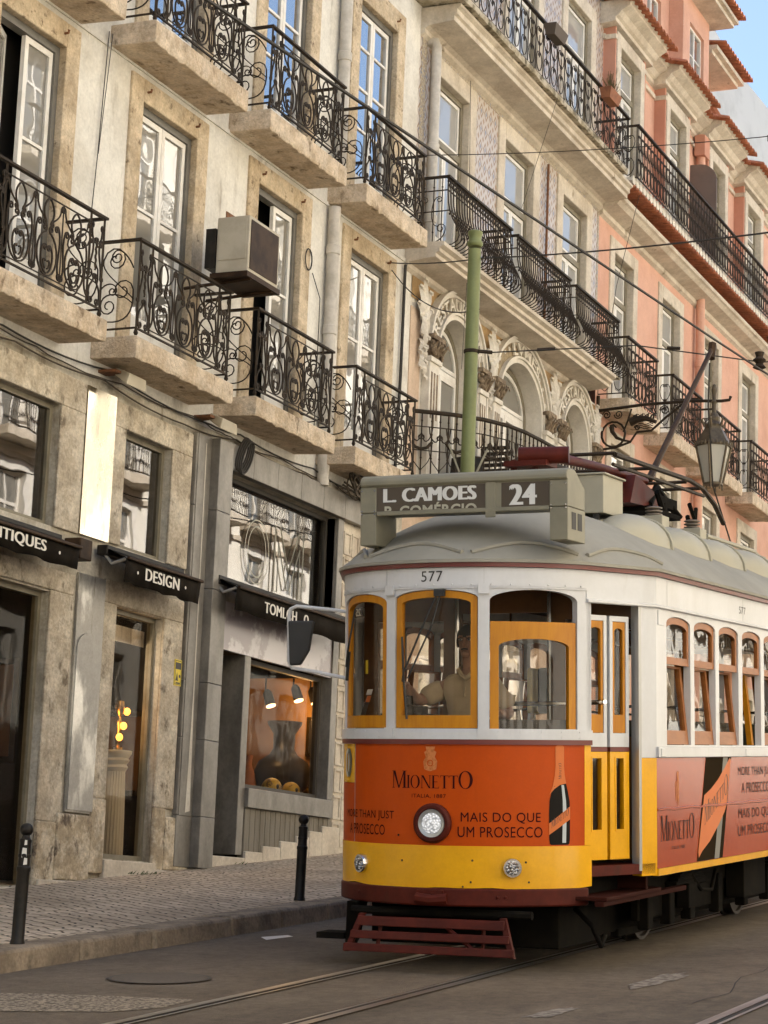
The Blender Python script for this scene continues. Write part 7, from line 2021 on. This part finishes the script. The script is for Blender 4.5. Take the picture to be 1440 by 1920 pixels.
mb = MB(); mb.box(0.35, 0.62, 0.22, 0.52, 0.66, 1.64); mb.lathe([(0.13, 0.0), (0.13, 0.05), (0.03, 0.06), (0.025, 0.12)], (0.48, 0.37, 1.64), 16); mb.tube([(0.48, 0.37, 1.74), (0.62, 0.42, 1.74), (0.64, 0.43, 1.80)], 0.014, 6); mb.build('controller', 'interior dark', TR)
mb = MB(); mb.tube([(0.62, -0.95, 1.72), (1.1, -0.6, 1.72), (1.25, 0.0, 1.72)], 0.015, 6)
for (x, y) in ((0.75, -0.78), (1.28, -0.34), (1.28, 0.34), (0.95, -0.66)): mb.tube([(x, y, 0.67), (x, y, 2.52)], 0.016, 6)
for k in range(4):
    for y in (-0.35, 0.35): mb.tube([(2.4+1.2*k, y, 2.3), (2.4+1.2*k, y, 2.52)], 0.012, 5)
for y in (-0.35, 0.35): mb.tube([(1.4, y, 2.3), (TL-1.4, y, 2.3)], 0.013, 5)
mb.build('grab_rail', 'chrome', TR, smooth=True)
mb = MB(); mb.box(1.62, 1.74, -0.30, -0.13, 1.66, 1.98); va = mb.build('ticket_validator', 'interior dark', TR, bevel=0.02)
mb = MB(); mb.box(1.60, 1.76, -0.10, -0.06, 1.66, 1.98); mb.build('side_cover', 'validator yellow', va, bevel=0.015)
for i in range(6):
    for y in (-0.74, 0.74):
        x = 1.75+0.85*i
        st_ = MB(); st_.box(x, x+0.42, y-0.28, y+0.28, 1.05, 1.13); st_.box(x+0.40, x+0.46, y-0.28, y+0.28, 1.13, 1.62); s_ = st_.build('seat', 'seat fabric', TR, bevel=0.03)
        m = MB(); m.tube([(x+0.43, y-0.26, 1.55), (x+0.43, y-0.24, 1.70), (x+0.43, y, 1.73), (x+0.43, y+0.24, 1.70), (x+0.43, y+0.26, 1.55)], 0.012, 6); m.build('seat_handle', 'chrome', s_, smooth=True)
        m = MB()
        for (a, b) in ((0.05, -0.2), (0.05, 0.2), (0.37, -0.2), (0.37, 0.2)): m.tube([(x+a, y+b, 0.66), (x+a, y+b, 1.05)], 0.014, 5)
        m.build('seat_legs', 'chrome', s_)
# small notices in the left front window
mb = MB(); mb.mbox(wp, -0.90, -0.70, 2.28, 2.345, -0.045, -0.05); nb = mb.build('route_plate', 'sign black', TR)
mb = MB(); text(mb, '25', wp, -0.86, -0.75, 2.288, 2.338, -0.043, bold=0.03, flip=True); mb.build('lettering', 'letter white', nb)
mb = MB(); mb.add([wp(-0.86, 1.60, -0.07), wp(-0.70, 1.60, -0.05), wp(-0.69, 1.76, -0.10), wp(-0.84, 1.76, -0.12)], [(0, 1, 2, 3)]); nc = mb.build('timetable_card', 'card dark', TR)
cmap = lambda u, v, d: wp(lerp(-0.86, -0.70, u)+0.015*v, lerp(1.60, 1.76, v), -0.06-0.045*v+d)
mb = MB(); mb.plate(rect(0.5, 0.98, 0.72, 0.98), [], cmap, 0.004); mb.build('print', 'bottle orange', nc)
mb = MB(); text(mb, '24E', cmap, 0.12, 0.45, 0.55, 0.72, 0.005); text(mb, '01', cmap, 0.08, 0.34, 0.06, 0.26, 0.005); mb.plate(rect(0.3, 0.95, 1.02, 1.25), [], cmap, 0.006); mb.build('print', 'card white', nc)
mb = MB(); mb.add([wp(-0.70, 1.90, -0.06), wp(-0.64, 1.90, -0.05), wp(-0.64, 1.99, -0.05), wp(-0.70, 1.99, -0.06)], [(0, 1, 2, 3)]); mb.build('yellow_notice', 'sticker yellow', TR)
# wooden lifeguard, steps and running gear
FX = lambda y, z, d: Vector((-0.02-d-0.25*(0.36-z), y, z))
for (z0, z1, hw_) in ((0.285, 0.345, 0.50), (0.205, 0.255, 0.54), (0.125, 0.175, 0.58)):
    mb = MB(); mb.mbox(FX, -hw_, hw_, z0, z1, 0.02, 0.0); mb.build('lifeguard_slat', 'tram maroon', TR, bevel=0.006)
for s in (-1, 1):
    mb = MB(); mb.add([FX(s*0.50, 0.36, 0.0), FX(s*0.58, 0.12, 0.0), FX(s*0.545, 0.12, 0.0), FX(s*0.46, 0.36, 0.0)]+[FX(s*0.50, 0.36, -0.03), FX(s*0.58, 0.12, -0.03), FX(s*0.545, 0.12, -0.03), FX(s*0.46, 0.36, -0.03)], [(0, 1, 2, 3), (4, 5, 6, 7), (0, 1, 5, 4), (1, 2, 6, 5), (2, 3, 7, 6), (3, 0, 4, 7)]); mb.build('lifeguard_frame', 'tram maroon', TR)
for p_, q_2 in ((FX(-0.35, 0.13, -0.01), FX(-0.05, 0.33, -0.01)), (FX(0.35, 0.33, -0.03), FX(0.36, 0.13, -0.03)), (FX(-0.35, 0.33, -0.03), FX(-0.36, 0.13, -0.03))):
    mb = MB(); mb.tube([p_, q_2], 0.014, 5); mb.build('lifeguard_strut', 'tram maroon', TR)
mb = MB(); mb.tube([(0.14, -0.62, 0.37), (0.14, 0.62, 0.37)], 0.028, 8); mb.add([(0.15, 0.66, 0.42), (0.45, 0.72, 0.42), (0.5, 0.8, 0.16), (0.30, 0.74, 0.13), (0.15, 0.58, 0.42), (0.45, 0.64, 0.42), (0.5, 0.72, 0.16), (0.30, 0.66, 0.13)], [(0, 1, 2, 3), (4, 5, 6, 7), (0, 1, 5, 4), (1, 2, 6, 5), (2, 3, 7, 6), (3, 0, 4, 7)])
mb.box(0.3, 0.5, 0.75, 0.95, 0.16, 0.20); mb.build('guard_bracket', 'bogie', TR)
mb = MB(); mb.box(0.42, 1.65, -1.02, -0.80, 0.455, 0.48); mb.box(0.42, 2.35, -1.0, -0.94, 0.42, 0.453); mb.box(1.35, 1.40, -1.0, -0.8, 0.48, 0.58); mb.build('step_board', 'shaded maroon', TR, bevel=0.004)
mb = MB(); mb.box(0.55, TL-0.55, -0.80, 0.80, 0.40, 0.58)
for y in (-0.78, 0.72): mb.box(1.9, 6.7, y, y+0.06, 0.22, 0.40)
for x in (2.0, 2.55, 3.1, 3.9, 4.7, 5.5, 6.05, 6.6):
    for y in (-0.84, 0.76): mb.box(x-0.06, x+0.06, y, y+0.08, 0.16, 0.46)
mb.box(1.2, 7.4, -0.60, -0.56, 0.14, 0.42); mb.box(1.2, 7.4, 0.56, 0.60, 0.14, 0.42); mb.box(3.4, 5.2, -0.55, 0.55, 0.18, 0.40); mb.box(0.55, 1.3, -0.66, 0.66, 0.13, 0.40); mb.box(1.95, 3.2, -0.62, -0.56, 0.10, 0.16)  # long dark plates and boxes added to keep the underside black
mb.tube([(0.75, -0.7, 0.38), (0.62, -0.86, 0.28), (0.80, -0.86, 0.14), (0.95, -0.84, 0.2)], 0.02, 6); mb.tube([(2.9, -0.88, 0.50), (3.1, -0.9, 0.38), (3.4, -0.9, 0.36), (3.6, -0.88, 0.50)], 0.018, 6)
mb.box(4.2, 4.9, -0.95, -0.80, 0.25, 0.55)
mb.build('truck_frame', 'bogie', TR, bevel=0.008, bseg=1)
for x in (2.9, 5.7):
    for y in (-0.45, 0.45):
        mb = MB(); s = 1 if y > 0 else -1
        mb.lathe([(0.06, 0.09), (0.12, 0.09), (0.12, 0.05), (0.30, 0.04), (0.31, 0.06), (0.335, 0.06), (0.335, -0.02), (0.355, -0.03), (0.355, -0.05), (0.0, -0.05)], (x, y, 0.345), 32, ax=(0, s, 0)); mb.build('wheel', 'wheel steel', TR, smooth=True, angle=40)
    mb = MB(); mb.tube([(x, -0.5, 0.345), (x, 0.5, 0.345)], 0.05, 10); mb.build('axle', 'wheel steel', TR, smooth=True)
    mb = MB(); mb.box(x-0.12, x+0.12, -0.90, -0.80, 0.26, 0.44)
    mb.build('axle_box', 'bogie', TR, bevel=0.01)
    mb = MB(); mb.box(x-0.12, x+0.12, 0.80, 0.90, 0.26, 0.44); mb.build('axle_box', 'bogie', TR, bevel=0.01)
    mb = MB()
    for k in range(4): mb.box(x-0.42+0.05*k, x+0.42-0.05*k, -0.89, -0.83, 0.44+0.025*k, 0.462+0.025*k)
    mb.build('leaf_spring', 'bogie', TR)

# ------------------------------------------------------------------ the driver
def to_world(p): return TO+Matrix.Rotation(-math.atan(SLOPE), 3, 'Y') @ Vector(p)
DR = empty('person', to_world((0.96, 0.12, 0.80)), 'driver in a cream short sleeved polo shirt seated behind the front windows', 'person', rot=(0, -math.atan(SLOPE), 0))
DB = Vector((1.04, 0.12, 0.66)); OFF[DR] = DB   # modelled about this point
def skin_mesh(name, nodes, edges, m, parent, sub=2, root=0):
    me = bpy.data.meshes.new(name)
    me.from_pydata([Vector(n[0])-OFF[parent] for n in nodes], edges, [])
    o = bpy.data.objects.new(name, me); COL.objects.link(o); o.parent = parent; OFF[o] = OFF[parent]
    md = o.modifiers.new('skin', 'SKIN'); md.use_smooth_shade = True
    for i, n in enumerate(nodes):
        r = n[1]; me.skin_vertices[0].data[i].radius = r if isinstance(r, tuple) else (r, r)
        me.skin_vertices[0].data[i].use_root = (i == root)
    sb = o.modifiers.new('sub', 'SUBSURF'); sb.levels = sub; sb.render_levels = sub
    me.materials.append(MATS[m]); return o
# pelvis, spine, neck; right arm reaches forward to the controller (+Y side), left forearm rests on the brake handle
px, py = 1.04, 0.10
B = [((px, py, 1.16), 0.135), ((px-0.01, py, 1.36), 0.125), ((px-0.02, py, 1.58), (0.145, 0.105)), ((px-0.03, py, 1.72), (0.12, 0.08)), ((px-0.045, py, 1.80), 0.052), ((px-0.055, py, 1.87), 0.05),
     ((px-0.03, py+0.17, 1.70), 0.058), ((px-0.17, py+0.33, 1.585), 0.046), ((px-0.40, py+0.31, 1.665), 0.036), ((px-0.45, py+0.305, 1.69), 0.026),
     ((px-0.03, py-0.17, 1.70), 0.058), ((px-0.02, py-0.27, 1.50), 0.046), ((px-0.24, py-0.30, 1.50), 0.036), ((px-0.30, py-0.30, 1.51), 0.026),
     ((px-0.02, py+0.10, 1.10), 0.085), ((px-0.44, py+0.13, 1.10), 0.062), ((px-0.46, py+0.13, 0.76), 0.042), ((px-0.58, py+0.14, 0.70), 0.035),
     ((px-0.02, py-0.10, 1.10), 0.085), ((px-0.44, py-0.13, 1.10), 0.062), ((px-0.46, py-0.13, 0.76), 0.042), ((px-0.58, py-0.14, 0.70), 0.035),
     # head
     ((px-0.075, py, 1.945), (0.070, 0.074)), ((px-0.07, py, 2.02), (0.078, 0.086)), ((px-0.06, py, 2.075), (0.062, 0.066)),
     # palms
     ((px-0.50, py+0.30, 1.70), 0.030), ((px-0.35, py-0.30, 1.52), 0.030)]
Ed = [(0, 1), (1, 2), (2, 3), (3, 4), (4, 5), (5, 22), (22, 23), (23, 24), (3, 6), (6, 7), (7, 8), (8, 9), (9, 25), (3, 10), (10, 11), (11, 12), (12, 13), (13, 26),
      (0, 14), (14, 15), (15, 16), (16, 17), (0, 18), (18, 19), (19, 20), (20, 21)]
def hand(c, k, out):
    """five fingers curled forward and down round a handle"""
    for f in range(4):
        o_ = Vector((-0.012, (f-1.5)*0.019, 0.004)); L = (0.030, 0.034, 0.032, 0.026)[f]
        p0 = Vector(c)+o_; p1 = p0+Vector((-L, 0, -0.004)); p2 = p1+Vector((-0.006, 0, -L*0.8)); p3 = p2+Vector((L*0.55, 0, -0.012))
        b = len(B); B.extend([(tuple(p0), 0.011), (tuple(p1), 0.0095), (tuple(p2), 0.0085), (tuple(p3), 0.0075)])
        Ed.extend([(k, b), (b, b+1), (b+1, b+2), (b+2, b+3)])
    p0 = Vector(c)+Vector((0.010, out*0.032, -0.006)); p1 = p0+Vector((-0.024, out*0.010, -0.018)); p2 = p1+Vector((-0.018, -out*0.012, -0.012))
    b = len(B); B.extend([(tuple(p0), 0.012), (tuple(p1), 0.010), (tuple(p2), 0.008)]); Ed.extend([(k, b), (b, b+1), (b+1, b+2)])
hand((px-0.50, py+0.30, 1.70), 25, -1); hand((px-0.35, py-0.30, 1.52), 26, 1)
skin_mesh('body', B, Ed, 'skin', DR)
hd = Vector((px-0.075, py, 1.99))
mb = MB()
mb.tube([hd+Vector((-0.075, 0, 0.025)), hd+Vector((-0.100, 0, -0.012)), hd+Vector((-0.082, 0, -0.024))], 0.012, 8, r1=0.016)
for s in (-1, 1):
    mb.ball(hd+Vector((0.01, s*0.083, -0.005)), 0.022, 0.010, 0.032, 8, 6); mb.tube([hd+Vector((-0.080, s*0.014, 0.034)), hd+Vector((-0.080, s*0.034, 0.038)), hd+Vector((-0.068, s*0.052, 0.030))], 0.007, 5)
mb.ball(hd+Vector((-0.062, 0, -0.082)), 0.022, 0.03, 0.022, 8, 6)
mb.build('face', 'skin', DR, smooth=True)
mb = MB()
for s in (-1, 1): mb.ball(hd+Vector((-0.073, s*0.032, 0.016)), 0.010, 0.014, 0.008, 8, 6)
ey = mb.build('eyes', 'eye white', DR, smooth=True)
mb = MB()
for s in (-1, 1): mb.ball(hd+Vector((-0.081, s*0.032, 0.016)), 0.004, 0.006, 0.006, 8, 6)
mb.tube([hd+Vector((-0.076, -0.024, -0.050)), hd+Vector((-0.084, 0, -0.047)), hd+Vector((-0.076, 0.024, -0.050))], 0.005, 6)
mb.build('pupils_and_mouth', 'trousers', DR, smooth=True)
mb = MB()
mb.ball(hd+Vector((0.012, 0, 0.045)), 0.084, 0.086, 0.078, 16, 10)
for s in (-1, 1): mb.ball(hd+Vector((0.012, s*0.068, 0.012)), 0.05, 0.02, 0.05, 8, 6)
mb.build('hair', 'hair', DR, smooth=True)
Sh = [((px, py, 1.18), 0.155), ((px-0.01, py, 1.36), 0.152), ((px-0.02, py, 1.57), (0.178, 0.132)), ((px-0.03, py, 1.715), (0.140, 0.100)), ((px-0.042, py, 1.785), 0.066),
      ((px-0.03, py+0.185, 1.695), 0.078), ((px-0.105, py+0.262, 1.635), 0.076), ((px-0.15, py+0.31, 1.60), 0.074),
      ((px-0.03, py-0.185, 1.69), 0.078), ((px-0.025, py-0.235, 1.60), 0.076), ((px-0.02, py-0.262, 1.53), 0.075)]
skin_mesh('shirt', Sh, [(0, 1), (1, 2), (2, 3), (3, 4), (3, 5), (5, 6), (6, 7), (3, 8), (8, 9), (9, 10)], 'shirt', DR)
mb = MB(); mb.tube([(px-0.10, py+0.065, 1.80), (px-0.135, py+0.03, 1.765), (px-0.14, py, 1.74), (px-0.135, py-0.03, 1.765), (px-0.10, py-0.065, 1.80), (px+0.0, py-0.075, 1.83), (px+0.03, py, 1.845), (px+0.0, py+0.075, 1.83)], 0.016, 6, closed=True); mb.tube([(px-0.142, py, 1.74), (px-0.155, py, 1.62)], 0.008, 5); mb.build('collar', 'shirt', DR, smooth=True)
Tr = [((px, py, 1.15), 0.15), ((px-0.02, py+0.10, 1.11), 0.098), ((px-0.44, py+0.13, 1.11), 0.075), ((px-0.46, py+0.13, 0.78), 0.058), ((px-0.02, py-0.10, 1.11), 0.098), ((px-0.44, py-0.13, 1.11), 0.075), ((px-0.46, py-0.13, 0.78), 0.058)]
skin_mesh('trousers', Tr, [(0, 1), (1, 2), (2, 3), (0, 4), (4, 5), (5, 6)], 'trousers', DR)
mb = MB(); mb.box(px-0.26, px+0.14, py-0.22, py+0.22, 1.07, 1.14); ds = mb.build('driver_seat', 'seat fabric', TR, bevel=0.03)
mb = MB(); mb.tube([(px-0.06, py, 0.66), (px-0.06, py, 1.07)], 0.04, 10); mb.build('seat_post', 'rubber', ds)
